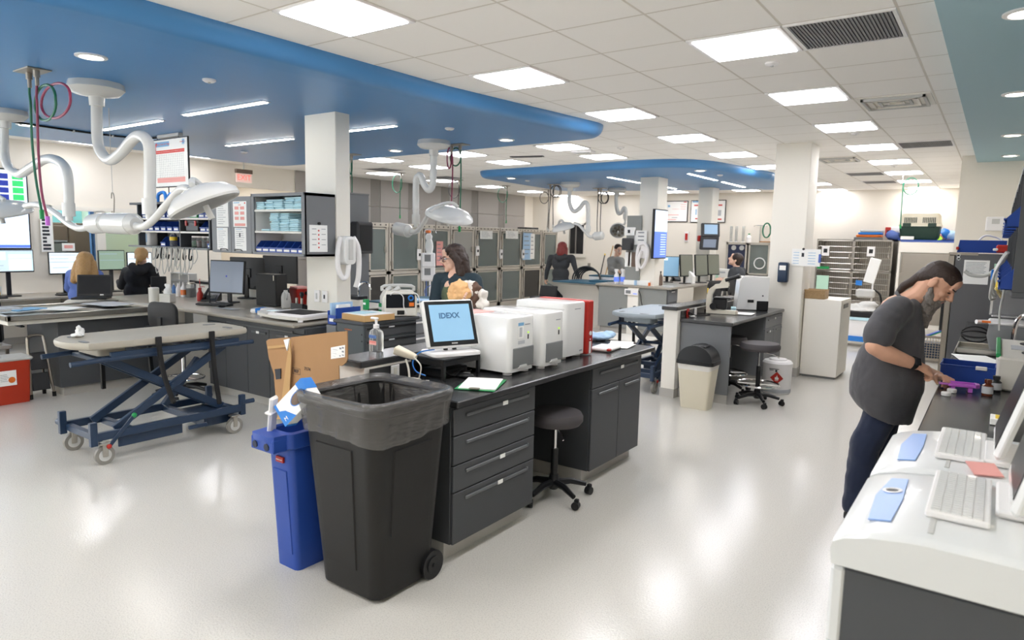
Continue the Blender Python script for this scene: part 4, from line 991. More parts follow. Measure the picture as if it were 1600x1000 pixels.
for k, m in enumerate(('green', 'print_pink', 'paper_grey', 'print_red')):
    t = T('storage_jar', f'clear lidded jar with {("green", "pale pink", "grey", "reddish")[k]} contents on the bottom rack shelf', 'jar', (xsm+.11+.105*k, YB0+.12, 1.566), 0, 'clear jars')
    B().lathe([(0, 0), (.042, 0), (.044, .01), (.044, .1), (.036, .112), (0, .112)], 14).o('jar', 'clear_plastic', t); B().cyl((0, 0, .112), (0, 0, .128), .04).o('lid', 'white_plastic', t); B().lathe([(0, .005), (.038, .005), (.039, .07), (0, .08)], 12).o('contents', m, t)
def jug(label, loc, h=.26, w=.16, d=.1, m='white_plastic', cap='grey_mid', rz=0, lab=None):
    t = T('plastic_jug', label, 'jug', loc, rz)
    b = B(); b.loft([[(p[0]+sx, p[1], z*h) for p in rrect(w*k, d*k2, min(w, d)*.25*min(k, k2), 4)] for k, k2, z, sx in ((.95, .95, 0, 0), (1, 1, .03, 0), (1, 1, .62, 0), (.75, .8, .8, -.01), (.32, .5, .9, -.02), (.3, .45, .93, -.02))]); b.o('body', m, t)
    B().cyl((-.02, 0, .92*h), (-.02, 0, h), .022).o('cap', cap, t)
    B().tube([(.0, 0, .88*h), (.06, 0, .8*h), (.065, 0, .6*h), (.05, 0, .5*h)], .01, 6, smooth=3).o('handle', m, t)
    if lab: B().box(-w*.3, -d/2-.002, .15*h, w*.3, -d/2, .55*h).o('sticker', lab, t)
    return t
jug('large white plastic jug at the window end of the bottom rack shelf', (xs0-.02, YB0+.14, 1.566), .25, .2, .12, lab='paper_blue')
t = T('spray_bottle', 'clear bottle with yellow and black label on the bottom rack shelf', 'bottle', (xs0+.62, YB0+.1, 1.566))
B().lathe([(0, 0), (.04, 0), (.042, .12), (.02, .16), (.015, .2), (0, .2)], 14).o('bottle', 'clear_plastic', t); B().cyl((0, 0, .07), (0, 0, .11), .0425).o('sticker', 'yellow', t); B().cyl((0, 0, .2), (0, 0, .225), .018).o('cap', 'white_plastic', t)
tote((xs0+.5, YB0+.13, 1.5655), 'blue storage bin holding a plastic bag on the bottom rack shelf')
t = T('balloon_rack', 'bright blue twisted tubing lying on top of the grey shelf rack', 'tubing', (-7.95, 4.2, 2.076))
B().tube([(-.32, 0, .01), (-.3, 0, .1), (-.2, .02, .12), (-.12, 0, .02), (-.03, 0, .1), (.06, 0, .02), (.14, 0, .1), (.22, 0, .04), (.3, 0, .09), (.34, 0, .02)], .02, 8, smooth=4).o('tube', 'sky_blue', t)
t = T('hanging_tubing', 'tangled clear and grey tubing hanging in loops from the shelf rack edge', 'tubing')
b = B(); rr = random.Random(4)
for k in range(16):
    x0 = -8.0+.055*k; L = rr.uniform(.1, .32); w = rr.uniform(.04, .09); y = YB0-.04-rr.uniform(0, .06)
    b.tube([(x0, y, 1.56), (x0-w*.4, y, 1.56-L*.5), (x0+w*.2, y-.01, 1.56-L), (x0+w, y, 1.56-L*.55), (x0+w*.7, y, 1.56)], .005, 6, smooth=4)
mat('clear_tube', '#b9b9b4', .3)
b.o('loops', 'clear_tube', t)
for k in range(7): x = -7.95+.12*k; B().tube([(x, YB0-.05, 1.555), (x+.01, YB0-.07, 1.45), (x+.03, YB0-.06, 1.43), (x+.035, YB0-.05, 1.48)], .008, 6, smooth=3).o('hook', 'black_rubber', t)
# hanging chart
xl, xr = Py(232, 222, 4.42).x, Py(294, 216, 4.42).x
t = T('hanging_chart', 'framed red and blue dog chart hanging from the blue drop ceiling', 'poster', ((xl+xr)/2, 4.42, 2.28))
w = xr-xl; H = .59
B().box(-w/2, -.008, 0, w/2, .012, H, .003).o('frame', 'black_plastic', t)
p = B().box(-w/2+.012, -.010, .012, w/2-.012, -.008, H-.012).o('print_sheet', 'paper', t)
def rect(x0, z0, x1, z1, m, y=-.0112): B().box(-w/2+x0*w, y, z0*H, -w/2+x1*w, y+.001, z1*H).o('print', m, p)
rect(.03, .84, .55, .94, 'print_blue'); rect(.13, .70, .92, .73, 'print_red'); rect(.2, .735, .92, .765, 'print_red')
b = B()
for i in range(12):
    b.box(-w/2+.16*w, -.0112, (.66-.045*i)*H, -w/2+.9*w, -.0102, (.662-.045*i)*H)
    b.box(-w/2+.13*w, -.0112, (.64-.045*i)*H, -w/2+.19*w, -.0102, (.647-.045*i)*H)
for i in range(14): b.box(-w/2+(.3+.045*i)*w, -.0112, .16*H, -w/2+(.302+.045*i)*w, -.0102, .68*H)
b.o('print', 'print_grey', p)
rect(.07, .56, .11, .68, 'print_blue'); rect(.09, .22, .13, .3, 'grey_mid'); rect(.09, .13, .13, .22, 'print_red'); rect(.22, .10, .92, .2, 'print_pink')
text('Emergency Chart for Dogs', .036, Tr(-.14, -.0115, .89*H) @ Rx(90), 'print_red', t, 'title')
b = B(); b.push(Tr(-w/2+.19*w, -.0115, .78*H)); b.prism([(-.04, .0), (-.035, .05), (.0, .05), (.03, .085), (.06, .08), (.035, .06), (.025, .02), (.03, -.03), (.02, -.03), (.012, .015), (-.02, .015), (-.03, -.03), (-.04, -.03)], -.001, 0, 'y').o('dog_mark', 'print_red', p)
b = B(); b.push(Tr(w/2-.1*w, -.0115, .9*H)); b.prism([(r_*math.cos(R(a)), r_*math.sin(R(a))) for a, r_ in ((22.5*k, .045 if k % 2 == 0 else .022) for k in range(16))], -.001, 0, 'y').o('star_mark', 'print_blue', p)
text('RECOVER', .02, Tr(w/2-.13*w, -.013, .9*H) @ Rx(90), 'print_red', t, 'maker_mark')
B().cyl((-.25, .002, H), (-.25, .002, .64), .004).cyl((.25, .002, H), (.25, .002, .64), .004).cyl((-.02, .002, -.2), (-.02, .002, 0), .006).o('hanger_rod', 'black_plastic', t)
B().box(-.2, -.03, .6, .3, .03, .64, .004).o('bracket', 'grey_light', t)
# ================================================================ ON THE TAUPE COUNTER
ZC = .9
def on(px, py, z=ZC): return tuple(Pz(px, py, z))
def monitor(label, loc, rz, w, h, zc, scr, tilt=-6, stand=True, body='black_plastic', marks=(), name='monitor', bez=.012):
    """screen faces local +X; loc is the foot"""
    t = T(name, label, 'monitor', loc, rz)
    if stand:
        rbox(B(), -.10, -.12, .08, .12, 0, .015, .03, .004).o('base', body, t)
        B().box(-.06, -.03, .012, -.035, .03, zc-.02, .006).o('neck', body, t)
    Q = Tr(0, 0, zc) @ Ry(tilt)
    b = B().push(Q); b.box(-.035, -w/2, -h/2, 0, w/2, h/2, .006); b.o('housing', body, t)
    b = B().push(Q); b.box(-.001, -w/2+bez, -h/2+bez*1.6, .0015, w/2-bez, h/2-bez); s = b.o('screen', scr, t)
    for (a0, b0, a1, b1, m) in marks:
        b = B().push(Q); b.box(.0015, -w/2+a0*w, -h/2+b0*h, .0022, -w/2+a1*w, -h/2+b1*h); b.o('window', m, s)
    if stand: b = B().push(Q); b.box(-.05, -.06, -.06, -.034, .06, .06, .006); b.o('mount', body, t)
    return t
mat('scr_white', '#dfeaf0', .3, emit=0.44); mat('scr_pale', '#c6d8dc', .3, emit=0.413); mat('scr_green', '#8fa692', .3, emit=0.275); mat('scr_slate', '#7e8898', .25, emit=0.193); mat('blue_glow', '#5a78d8', .3, emit=0.495); mat('scr_sky', '#cfe0f4', .3, emit=0.495); mat('scr_grn2', '#39c46c', .3, emit=0.385); mat('scr_line', '#9fb3c2', .3, emit=0.275); mat('scr_olive', '#73766a', .25, emit=0.066); mat('scr_navy', '#2c3c98', .3, emit=0.33)
def keyboard(label, loc, rz, w=.42, m='black_plastic', km='grey_dark'):
    t = T('keyboard', label, 'keyboard', loc, rz)
    B().box(-.07, -w/2, 0, .07, w/2, .018, .004).o('case', m, t)
    b = B(); n = int(w/.02)
    for r_ in range(5):
        for c_ in range(n): b.box(-.058+.023*r_, -w/2+.01+c_*(w-.02)/n, .018, -.038+.023*r_, -w/2+.01+(c_+.8)*(w-.02)/n, .0215)
    b.o('keycaps', km, t); return t
def phone(label, loc, rz):
    t = T('desk_phone', label, 'telephone', loc, rz)
    b = B(); b.prism([(-.09, 0), (.10, 0), (.10, .02), (-.06, .10), (-.09, .10)], -.09, .09, 'y'); b.o('base', 'black_plastic', t)
    b = B(); b.push(Tr(-.0, -.055, .075) @ Ry(27)); b.box(-.10, -.022, .0, -.05, .022, .035, .01).box(.05, -.022, 0, .10, .022, .035, .01).box(-.1, -.018, .02, .1, .018, .042, .01); b.o('handset', 'black_plastic', t)
    b = B(); b.push(Tr(.03, .035, .052) @ Ry(27))
    for i in range(4):
        for j in range(3): b.box(-.04+.022*i, -.03+.02*j, 0, -.024+.022*i, -.015+.02*j, .005)
    b.o('keypad', 'grey_mid', t)
    B().tube([(-.05, -.08, .03), (0, -.12, .01), (.06, -.11, .008), (.09, -.07, .02)], .006, 6, smooth=4).o('cord', 'black_rubber', t); return t
def bottle(label, loc, r=.035, h=.18, m='white_plastic', cap='white_plastic', band=None, trig=False, name='bottle'):
    t = T(name, label, 'bottle', loc)
    B().lathe([(0, 0), (r*.95, 0), (r, .01), (r, h*.6), (r*.4, h*.8), (r*.35, h*.88), (0, h*.88)], 16).o('body', m, t)
    if trig: B().cyl((0, 0, h*.88), (0, 0, h*.97), r*.5).box(-.055, -.013, h*.95, .03, .013, h*1.08, .008).box(-.04, -.008, h*.8, -.028, .008, h*.97, .003).o('trigger', 'white_plastic', t)
    else: B().cyl((0, 0, h*.87), (0, 0, h), r*.42).o('cap', cap, t)
    if band: B().cyl((0, 0, h*.15), (0, 0, h*.5), r*1.012, n=18).o('sticker', band, t)
    return t
t = T('paper_roll', 'white cylindrical canister on the taupe counter behind the drafting chair', 'canister', on(241, 472)); B().cyl((0, 0, 0), (0, 0, .17), .058, n=24).o('body', 'offwhite', t); B().cyl((0, 0, .17), (0, 0, .174), .05, n=24).o('lid', 'white_plastic', t)
t = T('tissue_box', 'pale green tissue box with tissue pulled up, behind the drafting chair back', 'tissue box', on(262, 472), 30)
B().box(-.07, -.06, 0, .07, .06, .1, .004).o('carton', 'offwhite', t); fused('tissue', B().ell((0, 0, .12), (.05, .03, .05)).ell((.02, .01, .17), (.03, .02, .05)).ell((-.01, 0, .2), (.02, .012, .03)), 'paper', t, .008, 1, .02, .04)
monitor('small dark tablet screen leaning behind the white canister', on(248, 458), -40, .19, .2, .13, 'screen_off')
bottle('white squeeze bottle on the taupe counter beside the orange-banded bottle', on(279, 463), .03, .17)
bottle('white bottle with an orange and green band on the taupe counter', on(287, 464), .035, .19, band='orange')
bottle('blue-sided slim bottle just behind the tissue box', on(272, 460), .025, .15, 'room_paleblue')
t = T('cotton_jar', 'clear jar of white swabs between the orange-banded and red bottles', 'jar', on(299, 464)); B().cyl((0, 0, 0), (0, 0, .17), .06, n=20).o('jar', 'clear_plastic', t); B().cyl((0, 0, .005), (0, 0, .11), .055, n=16).o('cotton', 'paper', t); B().cyl((0, 0, .17), (0, 0, .19), .05).o('lid', 'steel', t)
t = T('wash_bottle', 'bright red wash bottle with a long red spout', 'bottle', on(313, 470)); B().lathe([(0, 0), (.036, 0), (.038, .06), (.035, .09), (.02, .12), (.018, .135), (0, .135)], 16).o('body', 'red', t); B().cyl((0, 0, .135), (0, 0, .16), .02).tube([(0, 0, .15), (0, 0, .27)], .004, 6).tube([(0, 0, .17), (.05, .01, .178), (.09, .01, .175)], .004, 6).o('spout', 'red', t)
t = T('acrylic_organizer', 'pale acrylic shelf organizer on the counter behind the bottles', 'organizer', on(285, 452)); 
for z in (0, .12, .23): B().box(-.2, -.06, z, .3, .06, z+.012).o('shelf', 'grey_light', t)
for x in (-.2, .05, .295): B().box(x-.004, -.06, 0, x+.004, .06, .24).o('divider', 'grey_light', t)
phone('black desk phone beside the slate blue monitor on the taupe counter', on(331, 470), -50)
monitor('slate blue lit monitor on the taupe counter, facing the room', on(355, 473), -72, .50, .40, .31, 'scr_slate', marks=((.48, .5, .52, .55, 'scr_navy'),))
keyboard('black keyboard in front of the slate blue monitor', on(335, 477), -72)
papers('clipboard sheets and a pen in front of the slate blue monitor', on(352, 482), 10, .34, .1, 'paper_grey')
t = T('computer_mouse', 'black mouse on the sheets before the slate blue monitor', 'mouse', on(347, 480, .905), 0); B().ell((0, 0, .014), (.03, .05, .018)).o('shell', 'black_plastic', t)
monitor('black monitor seen from behind, angled beside the slate blue monitor', on(389, 466), 115, .48, .40, .33, 'screen_off', 0)
monitor('wide black monitor turned away, behind the black computer tower', on(440, 455), 100, .66, .40, .32, 'screen_off', 0)
t = T('computer_tower', 'black computer tower standing on the taupe counter', 'computer', on(425, 477), -80)
B().box(-.09, -.16, 0, .09, .16, .37, .006).o('case', 'black_plastic', t); B().box(.09, -.15, .02, .093, .15, .36, .002).o('front_panel', 'black_matte', t); B().box(.093, .12, .3, .096, .13, .36).o('trim_strip', 'steel', t)
jug('clear plastic water jug between the black tower and the red sharps tub', on(447, 481), .2, .10, .10, 'grey_light', 'grey_light', -30)
t = T('sharps_tub', 'red sharps tub with a clear lid behind the baby scale', 'sharps bin', on(468, 475), -12)
b = B(); b.loft([[(p[0], p[1], z) for p in rrect(w, d, .015, 3)] for w, d, z in ((.17, .13, 0), (.23, .17, .19))]); b.o('tub', 'red', t); B().box(-.09, -.08, .19, .12, .08, .215, .006).o('lid', 'print_pink', t)
t = T('otoscope_charger', 'pair of silver otoscope handles in a black charging base', 'otoscope', on(470, 484), 0)
B().prism([(-.05, 0), (.05, 0), (.05, .04), (-.05, .075)], -.11, .09, 'x').o('base', 'black_plastic', t)
for x in (-.07, .02): B().cyl((x, 0, .05), (x, 0, .13), .014).o('handle', 'steel', t)
B().cyl((.02, 0, .13), (.02, 0, .15), .012).box(-.005, -.02, .145, .045, .02, .20, .012).o('head', 'black_plastic', t)
t = T('ophthalmoscope', 'second black handset with a grey grip on its charging base near the pillar', 'otoscope', on(498, 484), 0)
B().prism([(-.06, 0), (.06, 0), (.05, .05), (-.05, .09)], -.09, .09, 'x').o('base', 'black_plastic', t); B().cyl((0, 0, .06), (0, 0, .15), .016).o('handle', 'steel', t); B().box(-.02, -.02, .15, .02, .02, .18, .008).o('head', 'black_plastic', t); B().tube([(.06, 0, .08), (.08, 0, .14), (.05, .02, .16), (.02, .03, .12)], .02, 8, smooth=3).o('case', 'black_plastic', t)
t = T('blue_tray_bin', 'blue bin of packaged supplies beside the square pillar', 'bin', (-5.02, 4.28, 0)); t.location = (-5.16, 4.20, .985)
# baby scale
t = T('baby_scale', 'white baby scale with a black mat at the end of the taupe counter', 'scale', (-5.72, 4.24, .9), 8)
b = B(); b.prism([(-.36, -.16), (.02, -.27), (.30, -.27), (.34, -.2), (.34, .2), (.0, .2), (-.36, .1)], .018, .045); b.o('base', 'offwhite', t)
b = B(); b.loft([[(p[0], p[1], z) for p in rrect(.5-2*i, .42-2*i, .04, 4, .09, -.02)] for i, z in ((0, .045), (0, .06), (.02, .07), (.035, .064))]); b.o('tray_rim', 'white_plastic', t)
B().box(-.1, -.18, .06, .30, .16, .069, .002).o('mat', 'black_rubber', t)
c = B(); c.prism([(-.37, -.15), (-.17, -.225), (-.17, .16), (-.37, .1)], .045, .06); c = c.o('console', 'grey_light', t)
B().box(-.30, -.1, .06, -.22, .0, .0625).o('display', 'scr_pale', c)
for x, y in ((-.32, -.13), (.3, -.23), (.3, .16), (-.3, .08)): B().cyl((x, y, 0), (x, y, .02), .025).o('foot', 'white_plastic', t)
t = T('wipes_pack', 'white and blue pack of wipes lying by the baby scale', 'wipes', on(412, 489), -60)
b = B(); b.loft([[(p[0], p[1], z) for p in rrect(.16-2*i, .24-2*i, .03, 3)] for i, z in ((.01, 0), (0, .02), (.005, .045), (.03, .055))]); b.o('pack', 'white_plastic', t); B().box(-.083, -.06, .005, .083, .0, .056, .01).o('band', 'sky_blue', t)

# ================================================================ ROLLING TOOL CART AND DEFIBRILLATOR
mat('cabinet_tool', '#4d5356', .4, bump=.04, bscale=300)
t = T('tool_cart', 'dark grey rolling tool cart with black drawers behind the front island', 'cart', (-4.72, 4.42, 0))
B().box(-.18, -.34, .12, .18, .34, .95, .006).o('body', 'cabinet_tool', t); B().box(-.2, -.37, .945, .2, .37, .975, .008).o('top', 'cabinet_grey', t)
for k, (z0, z1) in enumerate(((.83, .93), (.72, .81), (.61, .70), (.48, .59), (.16, .46))):
    d = B().box(.18, -.32, z0, .193, .32, z1, .003).o('drawer', 'cabinet_grey', t); B().box(.193, -.31, z1-.03, .203, .31, z1-.012, .003).o('pull', 'black_plastic', d); B().box(.2035, -.05, z1-.026, .205, .02, z1-.014).o('name_tag', 'paper_grey', d)
text('WATERLOO', .018, Tr(-.02, -.3405, .89) @ Rx(90), 'orange', t); 
for x in (-.16, .16):
    for z in (.2, .5, .8, .86): B().cyl((x, -.342, z), (x, -.34, z), .008).o('rivet', 'black_plastic', t)
for x in (-.14, .14):
    for y in (-.3, .3): B().cyl((x-.02, y, .05), (x+.02, y, .05), .05).box(x-.03, y-.02, .05, x+.03, y+.02, .12).o('caster', 'black_rubber', t)
t = T('supply_box', 'tan cardboard tray box on top of the rolling tool cart', 'box', (-4.68, 4.27, .976), -4)
B().box(-.16, -.18, 0, .17, .17, .055, .002).o('carton', 'cardboard_light', t); B().box(-.15, -.17, .055, .16, .16, .058).o('lining', 'paper', t)
papers('blue and white folded pad on the tan box on the tool cart', (-4.72, 4.24, 1.036), 12, .18, .2, 'pad_blue')
for k, (px, py) in enumerate(((572, 484), (583, 475))):
    c = on(px, py, 1.04 if k == 0 else .98)
    t = T('test_vial_pack', ('green and white tube pack standing on the tan box on the tool cart', 'green packet standing behind the tan box on the tool cart')[k], 'pack', c if k == 0 else (-4.8, 4.56, .976))
    B().box(-.022, -.022, 0, .022, .022, .10, .003).o('carton', 'green', t); B().box(-.018, -.0225, .05, .018, .0225, .07).o('stripe', 'paper', t)
t.scale = (1.3, 1.3, 1.2)
t = T('blue_supply_bin', 'blue bin of paper packets beside the pillar, behind the tan box', 'bin', (-5.10, 4.2, .6)); t.location = (-5.05, 4.30, .0)
bpy.data.objects.remove(bpy.data.objects['blue_tray_bin'])
b = B(); b.box(-.06, -.15, .90, .06, .15, .905).box(-.06, -.15, .9, -.055, .15, 1.03).box(.055, -.15, .9, .06, .15, 1.06).box(-.06, -.15, .9, .06, -.145, .99).box(-.06, .145, .9, .06, .15, 1.05); b.o('tub', 'bright_blue', t)
B().box(-.05, -.13, .91, -.03, .13, 1.1).o('packets', 'paper_blue', t); B().box(.0, -.1, .91, .03, .05, 1.085).o('packets', 'paper', t); B().box(-.03, -.156, .93, .03, -.15, .96).o('card', 'paper', t)
B().box(-.07, -.16, .0, .07, .16, .897, .003).o('pedestal', 'cabinet_mid', t)
t = T('defibrillator', 'grey portable defibrillator monitor with a dark screen and blue dial on the tool cart', 'defibrillator', (-4.68, 4.66, .976), -36)
b = B(); b.loft([[(x, y, z) for y, z in ((-.165, 0), (.165, 0), (.165, .18), (.13, .245), (-.13, .245), (-.165, .18))] for x in (-.13, .06)]); b.o('housing', 'offwhite', t)
b = B(); b.loft([[(x, y*k, .01+z*k2) for y, z in ((-.155, 0), (.155, 0), (.155, .17), (.12, .225), (-.12, .225), (-.155, .17))] for x, k, k2 in ((.06, 1, 1), (.085, .95, .97))]); b.o('front_bezel', 'offwhite', t)
B().box(.084, -.135, .085, .09, .075, .215, .004).o('screen', 'screen_off', t); B().box(.084, .07, .085, .09, .14, .215, .004).o('key_panel', 'black_plastic', t)
B().tube([(.093, .10+.022*math.cos(a), .18+.022*math.sin(a)) for a in (2*PI*k/20 for k in range(20))], .007, 6, closed=True).o('dial_ring', 'sky_blue', t); B().cyl((.085, .10, .18), (.1, .10, .18), .014).o('dial', 'black_plastic', t); B().box(.089, .085, .10, .093, .13, .135).o('shock_button', 'orange', t)
B().box(.083, -.03, .02, .09, .04, .06, .003).o('printer_slot', 'black_plastic', t)
B().tube([(-.06, -.15, .24), (-.06, -.13, .285), (-.06, .13, .285), (-.06, .15, .24)], .017, 8, smooth=3).o('handle', 'grey_light', t)
B().tube([(.08, -.1, .2), (.11, -.06, .24), (.11, .02, .2), (.10, .03, .1), (.1, .06, .03)], .005, 6, smooth=4).tube([(.07, .13, .23), (.11, .17, .2), (.1, .19, .08), (.05, .2, .01)], .005, 6, smooth=4).o('lead', 'white_plastic', t)
for y in (-.12, -.04): B().cyl((-.02, y, .24), (-.02, y+.05, .275), .022).o('paddle', 'grey_light', t)
# on the pillar
t = T('wall_outlet', 'white outlet plates on the square pillar above the counter', 'outlet', (-5.5, 4.42, 1.12))
for x in (-.1, .02): B().box(x-.04, -.008, -.06, x+.04, .008, .06, .003).o('plate', 'white_plastic', t); 
B().box(-.11, -.012, -.03, -.09, -.007, .03).o('switch', 'grey_light', t); B().box(.01, -.012, -.02, .03, -.007, .02).o('socket', 'grey_dark', t)
c = Px(543, 412, -5.24)
t = T('wall_hose_dryer', 'white wall-hung dryer with a looped white hose on the square pillar side', 'dryer', (-5.30, 4.50, 1.30))
rbox(B().push(Ry(90) @ Tr(-.30, 0, 0)), -.13, -.075, .15, .075, 0, .12, .05, .02).o('housing', 'white_gloss', t)
B().box(.118, -.03, .2, .126, .03, .4, .01).o('front_panel', 'grey_light', t)
B().tube([(.06, -.08, .42), (.07, -.12, .3), (.07, -.12, .12), (.08, -.07, .02), (.09, -.02, .06), (.09, .0, .2)], .024, 10, smooth=5).tube([(.06, .08, .42), (.07, .14, .3), (.06, .15, .05), (.05, .12, -.08)], .026, 10, smooth=5).o('hose', 'white_plastic', t)
# tall grey cabinet behind the pillar + dispenser
t = T('tall_cabinet', 'tall plain grey cabinet side right behind the square pillar', 'cabinet', (-7.0, 6.05, 0))
B().box(-.35, -.3, 0, .0, .35, 2.28, .004).o('body', 'cabinet_mid', t); B().box(-.36, -.305, 2.28, .005, .355, 2.30).o('top_cap', 'grey_mid', t)
t = T('wall_towel_dispenser', 'dark grey towel dispenser on the tall grey cabinet', 'dispenser', (-7.0, 6.2, 1.5))
B().box(0, -.14, 0, .16, .14, .42, .02).o('housing', 'grey_dark', t); B().box(.158, -.11, .04, .165, .11, .38, .005).o('cover', 'black_matte', t)
# wet table with a tap, behind
t = T('wet_table', 'white fronted treatment table with a teal pad beside the dark-haired woman', 'table', (-6.3, 6.3, 0))
B().box(-.3, -.8, .06, .27, .75, .84, .004).o('cabinet_body', 'offwhite', t); B().box(-.34, -.85, .84, .32, .8, .87, .006).o('frame', 'black_plastic', t)
B().box(-.34, -.85, .87, .32, .8, .89, .006).o('tray_top', 'steel', t); B().box(-.3, -.3, .89, .28, .78, .905, .004).o('pad', 'teal_pad', t)
B().tube([(-.1, -.62, .89), (-.1, -.62, 1.1), (-.06, -.6, 1.16), (.02, -.58, 1.16), (.06, -.57, 1.08)], .014, 8, smooth=4).cyl((-.1, -.62, .885), (-.1, -.62, .92), .03).o('tap', 'chrome', t)
papers('clear crumpled plastic sheets on the teal pad of the treatment table', (-6.2, 6.6, .907), 20, .35, .3, 'paper_blue', 2)
t = T('drawer_unit', 'low grey drawer unit with white pulls behind the tool cart', 'cabinet', (-5.35, 5.45, 0))
B().box(-.3, -.25, .0, .2, .3, .86, .004).o('body', 'cabinet_mid', t)
for z in (.68, .5, .3): d = B().box(.2, -.24, z, .21, .29, z+.16, .003).o('drawer', 'cabinet_mid', t); B().box(.21, -.1, z+.11, .22, .1, z+.13, .003).o('pull', 'white_plastic', d)

# ================================================================ SURGICAL LAMPS
mat('lamp_white', '#d8d8d5', .25, coat=.2)
def surg(label, mx, my, path, weight, arm, head, ax, r=.3, rz=0, facing=None, s=1.0):
    """path etc. are pixels read on the vertical plane Y = my of that lamp"""
    t = T('surgical_lamp', label, 'surgical lamp', (mx, my, 2.92)); O = Vector((mx, my, 2.92))
    W = lambda p: Py(p[0], p[1], my)-O
    B().lathe([(0, 0), (.20*s, 0), (.21*s, -.05*s), (.17*s, -.09*s), (.06*s, -.11*s), (.055*s, -.18*s), (0, -.18*s)], 12).o('ceiling_mount', 'lamp_white', t)
    pts = [Vector((0, 0, -.15*s))]+[W(p) for p in path]
    B().tube(pts, .042*s, 12, smooth=6).o('drop_tube', 'lamp_white', t)
    e = pts[-1]; B().cyl(e+Vector((0, 0, .12*s)), e-Vector((0, 0, .0)), .052*s).cyl(e, e-Vector((0, 0, .04*s)), .03*s).o('sleeve', 'lamp_white', t)
    q = [W(p) for p in arm]; B().tube([e-Vector((0, 0, .05*s))]+q if weight is None else q, .03*s, 10, smooth=5).o('spring_arm', 'lamp_white', t)
    if weight:
        w0, w1 = W(weight[0]), W(weight[1]); d = (w1-w0).normalized()
        B().cyl(w0, w1, .085*s, n=20).cyl(w0-d*.02, w0, .06*s, .08*s, n=20).cyl(w1, w1+d*.05*s, .08*s, .05*s, n=20).o('balance_unit', 'lamp_white', t)
    hc = W(head); n_ = Vector(ax).normalized(); qm = n_.to_track_quat('Z', 'Y').to_matrix().to_4x4()
    h = B().push(Matrix.Translation(hc) @ qm); h.lathe([(0, .11*s), (r*.35, .105*s), (r*.75, .07*s), (r*.97, .015*s), (r, -.02*s), (r*.96, -.035*s), (r*.9, -.03*s)], 30); hd = h.o('lamp_head', 'lamp_white', t)
    h = B().push(Matrix.Translation(hc) @ qm); h.lathe([(0, -.024*s), (r*.91, -.03*s)], 30); h.o('lens', facing or 'grey_light', hd)
    if facing:
        for k in range(10):
            a = 2*PI*k/7; rr_ = r*.55 if k < 7 else r*.15
            h = B().push(Matrix.Translation(hc) @ qm); h.cyl((rr_*math.cos(a), rr_*math.sin(a), -.045), (rr_*math.cos(a), rr_*math.sin(a), -.028), r*.17, n=12); h.o('reflector', 'steel_dull', hd)
    h = B().push(Matrix.Translation(hc) @ qm)
    h.tube([(-r*.9, 0, .03*s), (-r*.5, 0, .13*s), (0, 0, .16*s), (r*.3, 0, .12*s)], .022*s, 8, smooth=4); h.o('yoke', 'lamp_white', hd)
    h = B().push(Matrix.Translation(hc) @ qm); h.cyl((0, 0, -.13*s), (0, 0, -.02*s), .022*s).o('sterile_handle', 'lamp_white', hd)
    return t
surg('white surgical lamp over the grey gurney, its dome in front of the shelf rack', -6.07, 2.62, [(151, 160), (152, 215), (158, 238), (172, 250), (190, 238), (207, 218), (220, 212), (231, 222), (234, 245), (234, 335)],
     ((172, 349), (208, 350)), [(208, 352), (224, 354), (240, 343), (262, 318), (282, 296), (298, 297)], (318, 315), (-.30, -.28, .9), .25)
surg('white surgical lamp at the picture edge with its dome over the stainless table', -8.3, 2.7, [(6, 200), (7, 240), (14, 262), (30, 272), (48, 262), (70, 249), (88, 250), (102, 262), (107, 285), (108, 338)],
     ((146, 350), (166, 348)), [(146, 352), (125, 357), (108, 350), (85, 332), (60, 320), (40, 322)], (0, 330), (.1, -.2, .97), .30)
surg('white surgical lamp above the dark-haired woman', -5.79, 6.36, [(678, 235), (677, 262), (676, 288), (670, 297), (663, 289), (658, 276), (654, 275), (650, 288), (650, 350)],
     ((620, 357), (638, 361)), [(638, 361), (650, 362), (662, 348), (674, 328), (684, 330)], (702, 337), (.30, -.1, .95), .30)
surg('white surgical lamp with a wide dome behind the red-haired worker', -7.31, 12.19, [(890, 300), (890, 318), (896, 330), (905, 326), (912, 317), (917, 318), (919, 330), (919, 362)],
     ((941, 368), (930, 369)), [(931, 369), (922, 370), (914, 362), (905, 352), (897, 349)], (880, 356), (-.15, -.25, .95), .24)
surg('white surgical lamp tilted so its round face shows reflectors, by the far grey board', -7.1, 13.88, [(963, 302), (963, 320), (966, 333), (971, 332), (975, 325), (978, 330), (977, 342)],
     None, [(977, 348), (974, 352), (970, 356)], (966, 360), (-.35, .80, .5), .19, facing='grey_mid')

